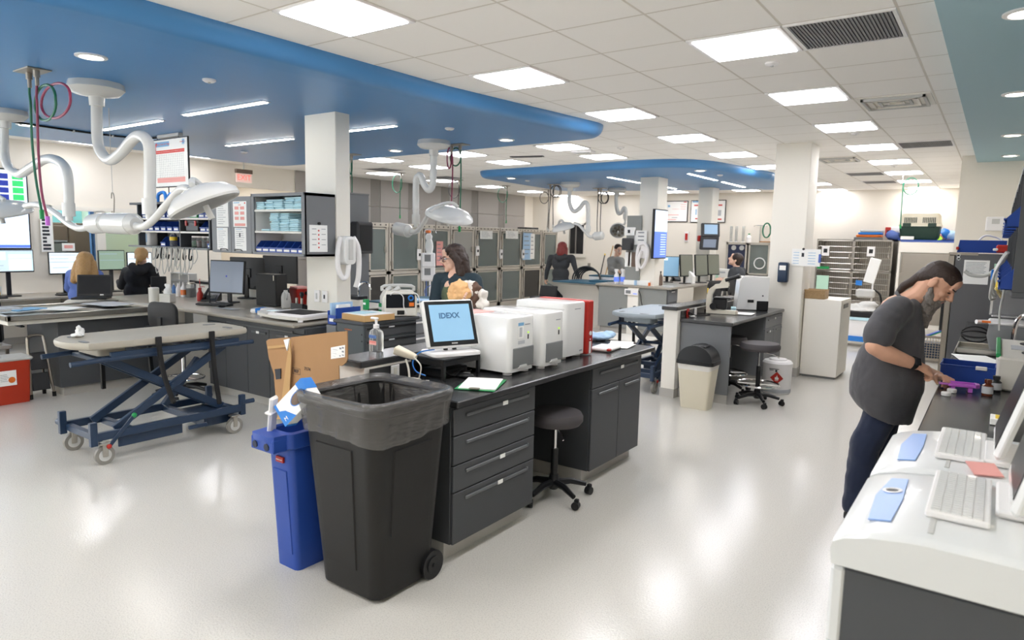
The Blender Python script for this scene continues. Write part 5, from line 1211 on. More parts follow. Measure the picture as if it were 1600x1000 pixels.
# ================================================================ HOSE REELS
mat('hose_green', '#1f6b4f', .4); mat('hose_maroon', '#8a3352', .4); mat('hose_dark', '#3a3a3a', .4)
def hoses(label, x, y, z, sets, plate=.2):
    t = T('ceiling_hose', label, 'hose', (x, y, z)); O = Vector((x, y, z)); W = lambda p: Py(p[0], p[1], y)-O
    B().box(-plate/2-.04, -.08, -.01, plate/2+.04, .08, 0, .002).o('ceiling_plate', 'steel_dull', t)
    for m, drop, coil in sets:
        p = [W(q) for q in drop]; top = Vector((p[0].x, p[0].y, 0))
        B().cyl(top, top-Vector((0, 0, .06)), .022).cyl(top-Vector((0, 0, .05)), top-Vector((0, 0, .12)), .014).o('fitting', 'steel_dull', t)
        hs = B().tube([top-Vector((0, 0, .08))]+p[1:], .0095, 7, smooth=5)
        if coil:
            c = W(coil[:2]); rx = (W((coil[0]+coil[2], coil[1]))-c).length; rz_ = abs((W((coil[0], coil[1]+coil[3]))-c).z)
            hs.tube([c+Vector((rx*math.cos(a), .02*math.sin(a*.5), rz_*math.sin(a))) for a in (2*PI*k/28 for k in range(28))], .0095, 7, closed=True)
        hs.o('hose', m, t)
        B().cyl(p[-1]+Vector((0, 0, .01)), p[-1]-Vector((0, 0, .06)), .016).o('coupling', 'green' if 'green' in m else ('purple' if 'maroon' in m else 'grey_light'), t)
    return t
hoses('green and maroon gas hoses coiled under a steel plate on the big blue drop ceiling', -6.03, 2.16, 2.92, [('hose_green', [(45, 112), (46, 145), (48, 165), (50, 220), (56, 280), (65, 330)], (68, 160, 19, 28)), ('hose_maroon', [(57, 112), (57, 150), (58, 165), (60, 240), (65, 300), (74, 340)], (84, 157, 26, 27))])
hoses('dark green hose hanging right behind the square pillar', -7.82, 6.85, 2.92, [('hose_green', [(549, 242), (549, 262), (550, 280), (550, 306)], (547, 258, 3, 14))], .1)
hoses('green hose with a single loop before the panelled wall, nearest the pillar', -10.25, 10.23, 3.05, [('hose_green', [(627, 270), (626, 285), (625, 310), (625, 337)], (620, 287, 8, 14))], .1)
hoses('maroon and dark hoses looped beside the central surgical lamp', -5.77, 6.75, 2.92, [('hose_maroon', [(706, 228), (707, 245), (707, 280), (705, 322)], (701, 247, 4, 16)), ('hose_green', [(719, 228), (720, 240), (720, 290), (718, 355)], (711, 245, 9, 14))], .28)
hoses('green hose with a single loop before the panelled wall, behind the central lamp', -10.18, 12.01, 3.05, [('hose_dark', [(717, 281), (717, 295), (716, 320), (716, 350)], (709, 296, 9, 13))], .1)
hoses('green hose with a single loop before the panelled wall, farthest along it', -10.12, 13.76, 3.05, [('hose_green', [(792, 290), (792, 305), (791, 325), (791, 345)], (785, 304, 8, 12))], .1)
hoses('thin hose with one loop beside the double hoses over the red-haired worker', -9.85, 15.18, 3.05, [('hose_dark', [(857, 298), (857, 320), (856, 345), (855, 356)], (850, 309, 7, 9))], .1)
hoses('pair of dark hoses with loops over the red-haired worker', -7.88, 12.48, 2.92, [('hose_dark', [(860, 290), (860, 310), (858, 335), (857, 358)], (867, 299, 8, 9)), ('hose_dark', [(866, 290), (864, 310), (864, 335), (864, 352)], (870, 299, 7, 9))], .2)
hoses('pair of dark hoses hanging between the two far surgical lamps', -7.47, 13.75, 2.92, [('hose_dark', [(935, 296), (934, 320), (933, 345), (933, 363)], (942, 309, 8, 9)), ('hose_dark', [(939, 296), (939, 320), (938, 345), (938, 363)], (945, 309, 6, 9))], .2)
hoses('bright green hose with a round loop by the cat carrier', -1.52, 14.17, 3.05, [('hose_green', [(1411, 276), (1411, 290), (1409, 320), (1407, 352)], (1423, 291, 12, 13))], .12)
t = T('ceiling_cable', 'black cable clipped along the far side of the big blue drop ceiling', 'cable')
B().tube([(-8.89, 2.6, 2.91), (-9.0, 2.91, 2.91), (-9.12, 3.66, 2.91), (-9.1, 4.2, 2.91), (-8.9, 4.45, 2.91), (-8.5, 4.43, 2.9)], .012, 6, smooth=4).o('cord', 'black_rubber', t)
for x, y in ((-9.05, 3.1), (-9.12, 3.66), (-9.12, 4.1)): B().box(x-.02, y-.01, 2.89, x+.02, y+.01, 2.919, .003).o('clip', 'grey_light', t)
def hook(label, px, ptop, py0, py1, Y):
    t = T('ceiling_hook', label, 'hook', (0, 0, 0)); a = Py(px, py0, Y); e = Py(px, py1, Y)
    B().tube([(a.x, Y, ptop), tuple(a)], .003, 5).o('chain', 'grey_light', t)
    B().tube([(a.x-.03, Y, a.z-.05), (a.x-.02, Y, a.z), (a.x+.01, Y, a.z), (a.x+.025, Y, a.z-.05), (a.x+.02, Y, (a.z+e.z)/2), (a.x+.0, Y, e.z), (a.x-.02, Y, e.z-.01), (a.x-.03, Y, e.z+.04)], .006, 6, smooth=4).o('hook', 'steel_dull', t)
hook('thin steel hook on a chain hanging before the beige wall above the screens', 176, 2.92, 302, 336, 3.2)
hook('dark steel hook hanging from the central lamp arm with a white bag below', 680, 1.95, 330, 362, 6.5)
# ================================================================ KENNEL BANK ALONG THE GREY WALL
mat('kennel_steel', '#c6c0b5', .4, .25); mat('kennel_glass', '#87928f', .06, alpha=.5, spec=.8); mat('kennel_inner', '#a5a49f', .5, .2); mat('kennel_dark', '#3a3836', .45); mat('kennel_blue', '#2c3350', .4)
XK = -10.4
def kennel(label, p0, p1, low='kennel_blue', up=None, split=.98, door=True):
    y0, y1 = Px(p0, 400, XK).y, Px(p1, 400, XK).y; w = y1-y0
    t = T('kennel', label, 'kennel', (XK, (y0+y1)/2, 0), 0, 'stainless kennels along the grey panelled wall'); h = w/2-.004
    B().box(-1.2, -h, .1, -1.18, h, 1.95).box(-1.2, -h, .1, -.02, -h+.012, 1.95).box(-1.2, h-.012, .1, -.02, h, 1.95).box(-1.2, -h, .1, -.02, h, .12).box(-1.2, -h, split-.02, -.02, h, split+.01).box(-1.2, -h, 1.93, -.02, h, 1.95).o('shell', 'kennel_inner', t)
    B().box(-.03, -h, .0, 0, -h+.055, 1.95).box(-.03, h-.055, 0, 0, h, 1.95).box(-.03, -h, .0, 0, h, .12).box(-.03, -h, split-.04, 0, h, split+.03).box(-.04, -h-.004, 1.92, .01, h+.004, 2.01, .004).o('frame', 'kennel_steel', t)
    b = B(); n = max(2, int(w/.14))
    for k in range(n): yy = -h+(k+.5)*2*h/n; b.box(.0101, yy-.018, 1.955, .0115, yy+.018, 1.985)
    b.o('vent_row', 'kennel_dark', t)
    for z0, z1, nm, m in ((split+.04, 1.91, 'upper_door', up or 'kennel_glass'), (.14, split-.05, 'lower_door', low)):
        d = B().box(.0, -h+.07, z0, .02, -h+.10, z1).box(0, h-.10, z0, .02, h-.07, z1).box(0, -h+.07, z0, .02, h-.07, z0+.03).box(0, -h+.07, z1-.03, .02, h-.07, z1).o(nm, 'kennel_steel', t)
        B().box(.006, -h+.1, z0+.03, .012, h-.1, z1-.03).o('pane', m if m != low or low == 'kennel_dark' else 'kennel_glass', d)
        B().box(.02, h-.14, (z0+z1)/2-.06, .045, h-.085, (z0+z1)/2+.06, .006).o('latch', 'steel', d)
        for zz in (z0+.15, z1-.15): B().box(.0, -h+.03, zz-.05, .03, -h+.07, zz+.05, .006).o('hinge', 'steel_dull', d)
    B().box(-1.17, -h+.02, .13, -1.16, h-.02, split-.03).o('back_panel', low, t)
    return t
KB = [(572, 607), (608, 657), (658, 703), (704, 741), (742, 780), (781, 815), (816, 846), (847, 870)]
KL = ['glass fronted steel kennel nearest the pillar, partly hidden by the grey cabinet', 'glass fronted steel kennel behind the lamp balance unit', 'glass fronted steel kennel behind the drip pumps and pink notice', 'steel kennel with a plain grey upper panel behind the woman with glasses', 'glass fronted steel kennel just past the dark-haired woman', 'glass fronted steel kennel with a white tag, second past the woman', 'steel kennel with blue papers on its glass and a dark lower panel', 'glass fronted steel kennel behind the red-haired worker']
ks = []
for k, (p, l) in enumerate(zip(KB, KL)): ks.append(kennel(l, p[0], p[1], 'kennel_dark' if k in (3, 6, 0) else 'kennel_blue', 'kennel_inner' if k == 3 else None))
def hangnote(label, px, py, m='paper', w=.16, h=.24, x=XK+.05, name='notice'):
    c = Px(px, py, x); t = T('hanging_'+name, label, 'notice', tuple(c)); B().box(-.002, -w/2, -h/2, .002, w/2, h/2).o('sheet', m, t)
    b = B()
    for k in range(5): b.box(.002, -w*.38, h*.35-k*h*.16, .003, w*(.1+.06*(k % 4)), h*.38-k*h*.16)
    b.o('print', 'print_grey', t); return t
hangnote('pale blue sheet on the glass of the kennel with the dark lower panel', 824, 385, 'paper_blue', .42, .72)
hangnote('white column sheet beside the pale blue one on the kennel glass', 832, 385, 'paper', .2, .68, XK+.055)
hangnote('pink notice on the kennel glass behind the drip pumps', 687, 396, 'print_pink', .22, .55)
hangnote('white paper at the top of the kennel just past the woman', 760, 367, 'paper', .5, .2)
hangnote('white paper at the top of the second kennel past the woman', 800, 367, 'paper', .55, .2)
for k, (px, py, l) in enumerate(((746, 392, 'just past the woman'), (783, 397, 'second past the woman'), (817, 397, 'beside the blue papers'), (655, 398, 'behind the drip pumps'))):
    c = Px(px, py, XK+.06); t = T('kennel_tag', f'white pump tag on the kennel post {l}', 'tag', tuple(c)); B().box(-.02, -.06, -.12, .02, .06, .12, .01).o('body', 'white_plastic', t); B().box(.02, -.03, -.03, .022, .03, .03).o('dial', 'black_plastic', t)
t = T('black_case', 'flat black case lying on top of the kennels beside the far wall', 'case', (XK-.25, Px(837, 352, XK).y, 2.012)); B().box(-.15, -.3, 0, .15, .3, .05, .006).o('body', 'black_plastic', t); B().box(.15, -.08, .01, .17, .08, .035, .004).o('handle', 'grey_dark', t)
# drip pumps on a pole near the woman
t = T('infusion_stand', 'white stacked drip pumps on a pole between the kennels and the woman', 'drip stand', (-7.0, 7.55, 0)); O = Vector((-7.0, 7.55, 0))
zt = Py(668, 345, 7.55); O = Vector((Py(672, 400, 7.55).x, 7.55, 0)); t.location = O
B().cyl((0, 0, .08), (0, 0, 1.85), .014).tube([(-.12, 0, 1.8), (-.1, 0, 1.85), (.1, 0, 1.85), (.12, 0, 1.8)], .007, 6).o('pole', 'white_plastic', t)
for k in range(5): a = 2*PI*k/5; l = B().tube([(0, 0, .1), (.28*math.cos(a), .28*math.sin(a), .06)], .015).o('leg', 'white_plastic', t); B().cyl((.28*math.cos(a)-.015, .28*math.sin(a), .03), (.28*math.cos(a)+.015, .28*math.sin(a), .03), .03).o('caster', 'black_plastic', l)
for k, z in enumerate((1.38, 1.18)):
    b = B(); b.push(Tr(.05, -.1, z) @ Rz(-40) @ Ry(-8)); b.box(-.06, -.1, -.09, .08, .1, .12, .012); h = b.o('pump', 'white_plastic', t)
    b = B(); b.push(Tr(.05, -.1, z) @ Rz(-40) @ Ry(-8)); b.box(.08, -.06, -.01, .083, .03, .09).o('screen', 'grey_mid', h)
fused('drip_bag', B().ell((0, -.03, 1.74), (.07, .03, .06)).ell((.01, -.03, 1.6), (.08, .035, .13)).ell((.02, -.03, 1.5), (.06, .03, .06)), 'paper', t, .012, 2)
B().box(-.04, -.06, 1.8, .02, -.0, 1.84, .006).o('orange_tag', 'orange', t)
B().tube([(.02, -.1, 1.1), (.06, -.14, .95), (.02, -.1, .85), (-.03, -.08, .95), (.05, -.05, 1.02)], .007, 6, smooth=4).o('lead', 'scrub_blue', t)

# ================================================================ FAR ISLAND
FX0, FX1, FY0 = -6.25, -4.86, 11.62
t = T('far_counter', 'grey panelled far island with a pale worktop around the pillar carrying the tall screen', 'counter', (-5.5, 12.5, 0)); L_ = lambda x, y: (x+5.5, y-12.5)
x0, y0 = L_(FX0, FY0); x1 = FX1+5.5
B().box(x0, y0, .1, -.12, y0+.02, .88, .002).o('front_panel', 'cabinet_far', t); B().box(.1, y0, .1, x1, y0+.02, .88, .002).o('front_panel', 'cabinet_far', t)
B().box(-.12, y0-.03, .0, .1, y0+.03, .88, .003).o('white_post', 'paint_white', t)
B().box(x1-.27, y0+.02, .1, x1, y0+.5, .88, .002).o('drawer_box', 'cabinet_grey', t)
for z in (.12, .38, .64): d = B().box(x1, y0+.04, z, x1+.018, y0+.48, z+.24, .003).o('drawer', 'cabinet_mid', t); B().box(x1+.018, y0+.18, z+.18, x1+.026, y0+.34, z+.2, .003).o('pull', 'white_plastic', d)
B().box(x0+.05, y0+.03, 0, x1-.05, y0+.06, .1).o('toe_kick', 'base_grey', t)
B().box(x0, y0+.1, .0, x0+.04, y0+2.3, .88).o('end_panel', 'cabinet_far', t)
B().box(x0-.05, y0-.05, .885, -.045, y0+3.4, .925, .006).box(.36, y0-.05, .885, x1+.10, y0+2.66, .925, .006).box(.47, y0+2.66, .885, x1+.1, y0+3.4, .925).box(-.05, y0-.05, .885, .37, y0+.07, .925, .006).box(-.05, y0+.55, .885, .10, y0+3.4, .925).box(.09, y0+.55, .885, .37, y0+2.66, .925).box(-.3, y0+3.15, .885, .6, y0+4.9, .925).o('worktop', 'counter_tan', t)
t = T('scale_readout', 'small white scale readout on the white post of the far island', 'display', (-5.52, FY0-.045, .80)); B().box(-.15, -.03, -.055, .13, .012, .055, .006).o('housing', 'white_plastic', t); B().box(-.12, -.032, -.03, -.02, -.03, .03).o('display', 'grey_mid', t); B().box(.03, -.032, -.035, .11, -.03, -.02).o('mark', 'blue_glow', t)
B().tube([(.13, 0, .03), (.17, 0, -.05), (.2, .0, -.2), (.3, -.0, -.45)], .008, 6, smooth=4).o('cord', 'black_rubber', t)
t = T('wall_outlet', 'red outlet low on the white post of the far island', 'outlet', (-5.50, FY0-.036, .42)); B().box(-.05, -.006, -.06, .05, .0, .06, .003).o('plate', 'red', t); B().box(-.02, -.03, .0, .02, -.006, .05, .004).o('plug', 'black_plastic', t)
t = T('floor_scale', 'low pale platform scale on the floor before the far island', 'scale', (-5.35, 10.85, 0), 0)
B().box(-.6, -.38, .03, .6, .38, .055, .006).o('platform', 'offwhite', t); B().box(-.62, -.4, .0, .62, .4, .03, .004).o('black_edge', 'black_rubber', t)
t = T('exam_table', 'curved stainless examination table at the left end of the far island', 'table', (-6.85, 12.1, 0))
b = B(); pr = [(0, .12), (.03, .3), (.08, .5), (.08, .8), (.02, .86)]
b.loft([[(-.55+i, -.45+i, z), (.53, -.45+i, z), (.53, .55, z), (-.55+i, .55, z)] for i, z in ((.22, .0), (.2, .12), (.2, .6), (.08, .78), (.02, .84), (0, .86))]); b.o('pedestal', 'offwhite', t)
B().box(-.58, -.5, .86, .54, .75, .89, .006).o('top', 'steel', t); B().box(-.5, -.42, .89, .5, .65, .91, .006).o('mat', 'teal_pad', t); B().box(.1, .0, .91, .53, .32, .945, .006).o('folded_mat', 'teal_pad', t)
t = T('cable_coil', 'coil of black grooming hose arched on the far examination table', 'hose', (-6.95, 12.45, .912))
b = B()
for k in range(5): r_ = .30-.02*k; b.tube([(r_*math.cos(a)*1.1, .05*k-.1, .28*r_/.3*math.sin(a)+.01) for a in (PI*j/14 for j in range(15))], .016, 7)
b.o('hose', 'hose_dark', t); B().cyl((0, 0, .27), (0, 0, .36), .03).o('nozzle', 'steel_dull', t)
t = T('white_case', 'white flat case with a teal lid beside the coiled hose', 'case', tuple(Pz(945, 436, .9))); t.location = (-6.64, 12.65, .9122); B().box(-.3, -.2, 0, .3, .2, .09, .01).o('body', 'white_plastic', t); B().box(-.31, -.21, .09, .31, .21, .115, .01).o('lid', 'teal_pad', t)
bottle('spray bottle with white trigger at the corner of the far island, nearer the red-haired worker', tuple(Pz(963, 443, .926)), .05, .26, 'white_plastic', trig=True, band='blue_glow')  # blue sticker band glows, its colour is emissive
bottle('second white spray bottle on the far island, next to the boxes', tuple(Pz(973, 443, .926)), .05, .26, 'white_plastic', trig=True, band='blue_glow')  # same glowing blue band on the sticker
bottle('dark green spray bottle behind the two white ones on the far island', tuple(Pz(980, 440, .926)), .045, .24, 'green')
bottle('plain cream bottle beside the green one on the far island', tuple(Pz(986, 441, .926)), .05, .25, 'offwhite', 'offwhite')
t = T('glove_box', 'white glove box with a blue corner on the far island edge', 'box', tuple(Pz(986, 445, .926))); B().box(-.13, -.06, 0, .12, .06, .09, .003).o('carton', 'paper', t); B().box(.09, -.061, 0, .121, .061, .09).o('end_print', 'paper_blue', t)
t = T('glove_box', 'white glove box with an orange corner on the far island edge', 'box', tuple(Pz(1007, 446, .926))); B().box(-.14, -.06, 0, .13, .06, .09, .003).o('carton', 'paper', t); B().box(.1, -.061, 0, .131, .061, .06).o('end_print', 'orange', t)
t = T('black_tray', 'black tray organizer behind the glove boxes beside the far pillar', 'tray', tuple(Pz(1001, 440, .926))); t.location.x -= .25; B().box(-.2, -.1, 0, .2, .1, .13, .006).o('body', 'black_plastic', t); B().box(-.2, -.1, .13, .2, .1, .14).o('rim', 'grey_dark', t)
bottle('dark brown insulated bottle in front of the lit blue monitor', tuple(Pz(1031, 446, .926)), .05, .27, 'room_brown', 'black_plastic')
monitor('monitor with a lit pale blue screen beside the tall wall screen', tuple(Pz(1042, 441, .926)), -62, .46, .42, .32, 'screen_blue', marks=((.05, .8, .5, .93, 'scr_white'),))
for k, (px, l) in enumerate(((1068, 'nearest the desk phone'), (1091, 'behind the tissue box'), (1110, 'in front of the seated person'))):
    p = Px(px, 430, -5.0 if k else -5.1); monitor(f'dull olive screened monitor on the far desk, {l}', (p.x+.06, p.y, .926), -16, .40, .44, .36, 'scr_olive', name='monitor')
phone('black desk phone with tilted handset before the olive screens', tuple(Pz(1056, 439, .926)), -60)
t = T('tissue_box', 'white house-shaped tissue box on the far desk', 'tissue box', tuple(Pz(1078, 443, .926))); B().box(-.08, -.08, 0, .08, .08, .14, .004).o('carton', 'paper', t); B().prism([(-.09, .14), (.09, .14), (0, .25)], -.07, .07, 'y').o('tissue', 'paper', t)
bottle('small teal tub beside the white tissue box on the far desk', tuple(Pz(1073, 440, .926)), .04, .12, 'teal_pad', 'white_plastic')
bottle('small red lidded tub to the far side of the white tissue box', tuple(Pz(1094, 438, .926)), .05, .11, 'white_plastic', 'red', 'red')
bottle('white bottle between the far monitors', tuple(Pz(1083, 432, .926)), .035, .2)
bottle('yellow green marker bottle beside the last olive monitor', tuple(Pz(1120, 436, .926)), .03, .14, 'mint')
t = T('white_file_box', 'white box on the far desk before the seated man', 'box', tuple(Pz(1130, 433, .926))); B().box(-.2, -.1, 0, .2, .1, .2, .004).o('carton', 'paper', t); B().box(-.08, -.102, .1, .08, -.1, .14).o('label_plate', 'paper_grey', t)
papers('teal topped notepad beside the insulated bottle on the far island', tuple(Pz(1042, 447, .926)), 20, .2, .14, 'paper', 2)
for k, (px, X_, l, rz) in enumerate(((1090, -4.15, 'nearest the floor scale', 75), (1104, -4.15, 'in the middle of three at the far desk', 85), (1124, -4.1, 'beside the seated person at the far desk', 95))):
    p = Vector((X_, Px(1088, 440, -4.3).y+.7*k, 0)); task_chair(f'black mesh-backed office chair {l}', (p.x, p.y, 0), rz, .52, 1.10)
t = T('low_storage_bag', 'black open equipment case on a stand by the red-haired worker', 'case', tuple(Pz(880, 470, 0))); t.location = (-7.35, 11.35, 0)
B().box(-.24, -.15, .35, .22, .15, .6, .015).o('body', 'black_matte', t); b = B(); b.push(Tr(0, .15, .6) @ Rx(-15)); b.box(-.2, -.02, 0, .2, .02, .22, .01).o('lid', 'black_matte', t); B().box(-.2, -.12, 0, .18, .12, .35).o('stand', 'black_plastic', t)
t = T('red_bin', 'small red waste bin on the floor beside the far grey island', 'bin', (-6.62, 11.25, 0)); b = B(); b.loft([[(p[0], p[1], z) for p in rrect(w, w*.8, .03, 3)] for w, z in ((.2, 0), (.28, .45))]); b.o('tub', 'red', t); B().box(-.15, -.12, .45, .15, .12, .47, .005).o('lid', 'white_plastic', t)
t = T('blue_bucket', 'dark blue bucket on the floor by the small red bin', 'bucket', (-6.95, 11.1, 0)); B().lathe([(0, 0), (.12, 0), (.15, .25), (.14, .25), (.11, .02), (0, .02)], 18).o('tub', 'navy_metal', t); B().tube([(-.15, 0, .24), (0, 0, .1), (.15, 0, .24)], .006, 6, smooth=4).o('handle', 'steel', t)
# things on and by the pillars
t = T('wall_screen', 'tall portrait screen glowing blue on the side of the far pillar', 'screen', (-5.10, 12.0, 1.0)); 
ya, yb = Px(1022, 370, -5.02).y, Px(1042, 370, -5.02).y; za, zb = Px(1040, 404, -5.02).z, Px(1040, 328, -5.02).z
t.location = (-5.02, (ya+yb)/2, za); w, h = yb-ya, zb-za
B().box(-.05, -w/2, 0, 0, w/2, h, .006).o('housing', 'black_plastic', t); s = B().box(0, -w/2+.015, .02, .002, w/2-.015, h-.02).o('screen', 'blue_glow', t)
B().box(.002, -w/2+.015, .55*h, .003, w/2-.015, h-.02).o('window', 'scr_sky', s); 
b = B()
for k in range(9): b.box(.002, .0, .08*h+.05*h*k, .0032, w/2-.05, .1*h+.05*h*k)
b.o('window', 'scr_pale', s); B().box(-.12, -.12, h*.35, -.05, .12, h*.6, .006).o('wall_mount', 'black_plastic', t)
t = T('pillar_board', 'grey board with notices and a dark dispenser on the near side of the far pillar', 'board', (-5.62, 11.7, 1.0))
xa_, xb_ = Py(978, 390, 11.69).x, Py(1001, 390, 11.69).x; t.location = (xa_, 11.69, 0)
B().box(0, 0, .95, xb_-xa_, .02, 2.22, .003).o('panel', 'cabinet_far', t)
def fsheet(px0, py0, px1, py1, m='paper'):
    a, c = Py(px0, py0, 11.68), Py(px1, py1, 11.68); return B().box(a.x-xa_, -.01, c.z, c.x-xa_, -.004, a.z).o('notice', m, t)
s = fsheet(976, 355, 993, 368); a = Py(980, 364, 11.66); B().box(a.x-xa_, -.012, a.z, a.x-xa_+.05, -.0105, a.z+.06).o('print', 'print_dark', s)
s = fsheet(992, 360, 1010, 383); a = Py(996, 376, 11.66)
for k in range(3): B().box(a.x-xa_, -.012, a.z+.07*k, a.x-xa_+.12, -.0105, a.z+.02+.07*k).o('print', 'print_grey', s)
fsheet(982, 394, 984, 416, 'orange'); fsheet(987, 394, 994, 417, 'room_brown'); fsheet(977, 394, 986, 417, 'paper')
a, c = Py(974, 372, 11.6), Py(987, 391, 11.6); B().box(a.x-xa_, -.16, c.z, c.x-xa_, -.005, a.z, .015).o('dispenser', 'grey_dark', t)
t = T('wall_hose_dryer', 'white looped hose hanging beside the notices on the far pillar', 'dryer', tuple(Py(1003, 400, 11.6)))
B().tube([(-.08, 0, -.28), (-.1, 0, 0), (-.06, 0, .2), (.06, 0, .22), (.12, 0, .1), (.08, 0, -.1), (0, 0, -.22), (-.06, -.03, -.1), (0, -.03, .1)], .03, 10, smooth=5).o('hose', 'white_plastic', t); B().box(-.06, .02, -.05, .1, .1, .22, .02).o('housing', 'white_plastic', t)
t = T('wall_monitor', 'pair of grey patient screens on an arm at the farthest pillar', 'monitor', tuple(Py(1110, 370, 13.9)), -50)
O = Vector(t.location)
b = B(); b.push(Ry(-8)); b.box(-.05, -.19, .0, .03, .19, .28, .01); b.o('upper_housing', 'grey_dark', t); b = B(); b.push(Ry(-8)); b.box(.031, -.14, .05, .034, .14, .25).o('upper_screen', 'paper_blue', t)
b = B(); b.push(Ry(6)); b.box(-.05, -.2, -.27, .03, .18, -.0, .01); b.o('lower_housing', 'grey_dark', t); b = B(); b.push(Ry(6)); b.box(.031, -.15, -.22, .034, .12, -.05).o('lower_screen', 'scr_slate', t)
B().tube([(-.05, 0, -.05), (-.2, .05, -.03), (-.3, .2, -.02)], .025, 8).o('arm', 'black_plastic', t); B().box(-.12, -.24, -.1, -.05, -.14, .02, .01).o('red_connector', 'red', t)
# far wall: posters, alarm, glass kennel, tubes
def wallposter(label, p0, p1, marks, Y=17.78):
    a, c = Py(p0[0], p0[1], Y), Py(p1[0], p1[1], Y); t = T('wall_poster', label, 'poster', (a.x, Y, c.z)); w, h = c.x-a.x, a.z-c.z
    B().box(0, -.012, 0, w, .01, h, .003).o('frame', 'black_plastic', t); s = B().box(.02, -.014, .02, w-.02, -.012, h-.02).o('print_sheet', 'paper', t)
    for (x0, y0, x1, y1, m) in marks: B().box(x0*w, -.0155, y0*h, x1*w, -.014, y1*h).o('print', m, s)
    return t
wallposter('framed white chart with small red print on the far wall beside the tall screen', (1041, 314), (1074, 347), ((.1, .7, .2, .8, 'print_blue'), (.3, .6, .6, .615, 'print_pink'), (.68, .8, .9, .82, 'print_pink'), (.68, .7, .9, .72, 'print_pink'), (.68, .6, .9, .62, 'print_pink'), (.08, .32, .6, .35, 'print_pink'), (.3, .2, .55, .22, 'print_grey'), (.06, .1, .5, .13, 'print_pink'), (.8, .91, .94, .95, 'print_red')))
wallposter('framed wide chart with red bars on the far wall, behind the farthest pillar', (1080, 313), (1133, 348), ((.05, .9, .4, .96, 'print_blue'), (.1, .74, .42, .8, 'print_red'), (.6, .74, .9, .8, 'print_red'), (.6, .12, .9, .18, 'print_red'), (.62, .3, .88, .55, 'paper_grey'), (.15, .15, .3, .2, 'print_red'), (.15, .35, .18, .6, 'print_blue')))
t = T('wall_mounted_alarm', 'red and white alarm strip on the far wall below the charts', 'alarm', tuple(Py(1073, 370, 17.79))); B().box(-.06, -.02, -.14, .06, 0, .14, .004).o('plate', 'white_plastic', t); B().box(-.035, -.04, -.09, .035, -.02, .09, .004).o('strobe', 'red', t)
a, c = Py(1134, 378, 17.0), Py(1201, 432, 17.0)
t = T('incubator_cage', 'two-door glass fronted cage with a dark blue interior at the far wall', 'cage', (a.x, 17.0, 0)); w = c.x-a.x
B().box(0, .02, .0, w, .7, c.z, .004).o('base_cabinet', 'offwhite', t); B().box(0, .06, c.z, .03, .7, a.z).box(w-.03, .06, c.z, w, .7, a.z).box(0, .06, a.z-.03, w, .7, a.z).box(0, .66, c.z, w, .7, a.z).o('shell', 'kennel_steel', t)
for k, m in ((0, 'kennel_blue'), (1, 'kennel_inner')):
    x = .0+k*w/2; d = B().box(x+.02, .02, c.z+.02, x+.06, .06, a.z-.02).box(x+w/2-.06, .02, c.z+.02, x+w/2-.02, .06, a.z-.02).box(x+.02, .02, c.z+.02, x+w/2-.02, .06, c.z+.06).box(x+.02, .02, a.z-.06, x+w/2-.02, .06, a.z-.02).o('door', 'kennel_steel', t)
    B().box(x+.06, .035, c.z+.06, x+w/2-.06, .045, a.z-.06).o('pane', m if k == 0 else 'kennel_glass', d)
B().tube([(w*.78+.13*math.cos(q), .01, (a.z+c.z)/2-.1+.13*math.sin(q)) for q in (2*PI*k/20 for k in range(20))], .015, 6, closed=True).o('port_ring', 'white_plastic', t)
for x in (.2, .4): B().cyl((x, .015, a.z-.14), (x, .034, a.z-.14), .06, n=16).o('port', 'grey_light', t)
for k, px in enumerate((1142, 1150, 1161)):
    p = Py(px, 376, 17.3); t = T('glass_tube', f'upright clear tube on the glass fronted far cage, {ORD[k]} from the pillar side', 'tube', (p.x, 17.3, a.z)); B().lathe([(0, 0), (.035, 0), (.035, .4), (.03, .4), (.03, .01), (0, .01)], 12).o('tube', 'clear_plastic', t); B().cyl((0, 0, 0), (0, 0, .015), .045).o('foot', 'white_plastic', t)
bottle('white bottle with green cap on the glass fronted far cage', (Py(1170, 376, 17.3).x, 17.3, a.z), .06, .22, 'white_plastic', 'green')
p = Py(1183, 370, 17.5); t = T('infusion_stand', 'thin chrome drip pole with a T-shaped top behind the far cage', 'drip stand', (p.x, 17.74, 0)); zz = Py(1183, 352, 17.5).z; B().cyl((0, 0, 0), (0, 0, zz), .012).tube([(-.16, 0, zz-.03), (-.14, 0, zz), (.14, 0, zz), (.16, 0, zz-.03)], .008, 6).o('pole', 'chrome', t); B().cyl((0, 0, 0), (0, 0, .02), .03).o('foot', 'black_plastic', t)
t = T('oxygen_regulator', 'green coiled oxygen hose and gauge on a shelf bracket by the square pillar', 'regulator', tuple(Py(1198, 360, 17.6))); B().tube([(.1*math.cos(q)*(1-.1*k), .0, .18*math.sin(q)) for k in (0, 1) for q in (2*PI*j/12 for j in range(12))], .016, 6, smooth=2).o('hose', 'hose_green', t); B().box(-.15, -.05, -.3, .15, .18, -.27, .004).o('bracket', 'cardboard', t)
# broom and mop, leaning on the far wall
for k, (p0, p1, m, l) in enumerate((((943, 455), (945, 398), 'black_plastic', 'black handled broom with a yellow tip leaning on the far wall'), ((950, 460), (958, 384), 'cardboard_light', 'long wooden handled mop leaning on the far wall behind the woman in grey'))):
    e = Py(p1[0], p1[1], 17.6); t = T('broom' if k == 0 else 'mop', l, 'broom', (e.x, 17.5, 0)); B().cyl((-.04-.12*k, -.3, .12), (0, .1, e.z), .016).o('handle', m, t); B().box(-.12-.12*k, -.38, 0, .02-.1*k, -.22, .13, .02).o('head', 'grey_dark', t)
    if k == 0: B().cyl((0, .1, e.z-.01), (0, .105, e.z+.03), .02).o('tip', 'yellow', t)
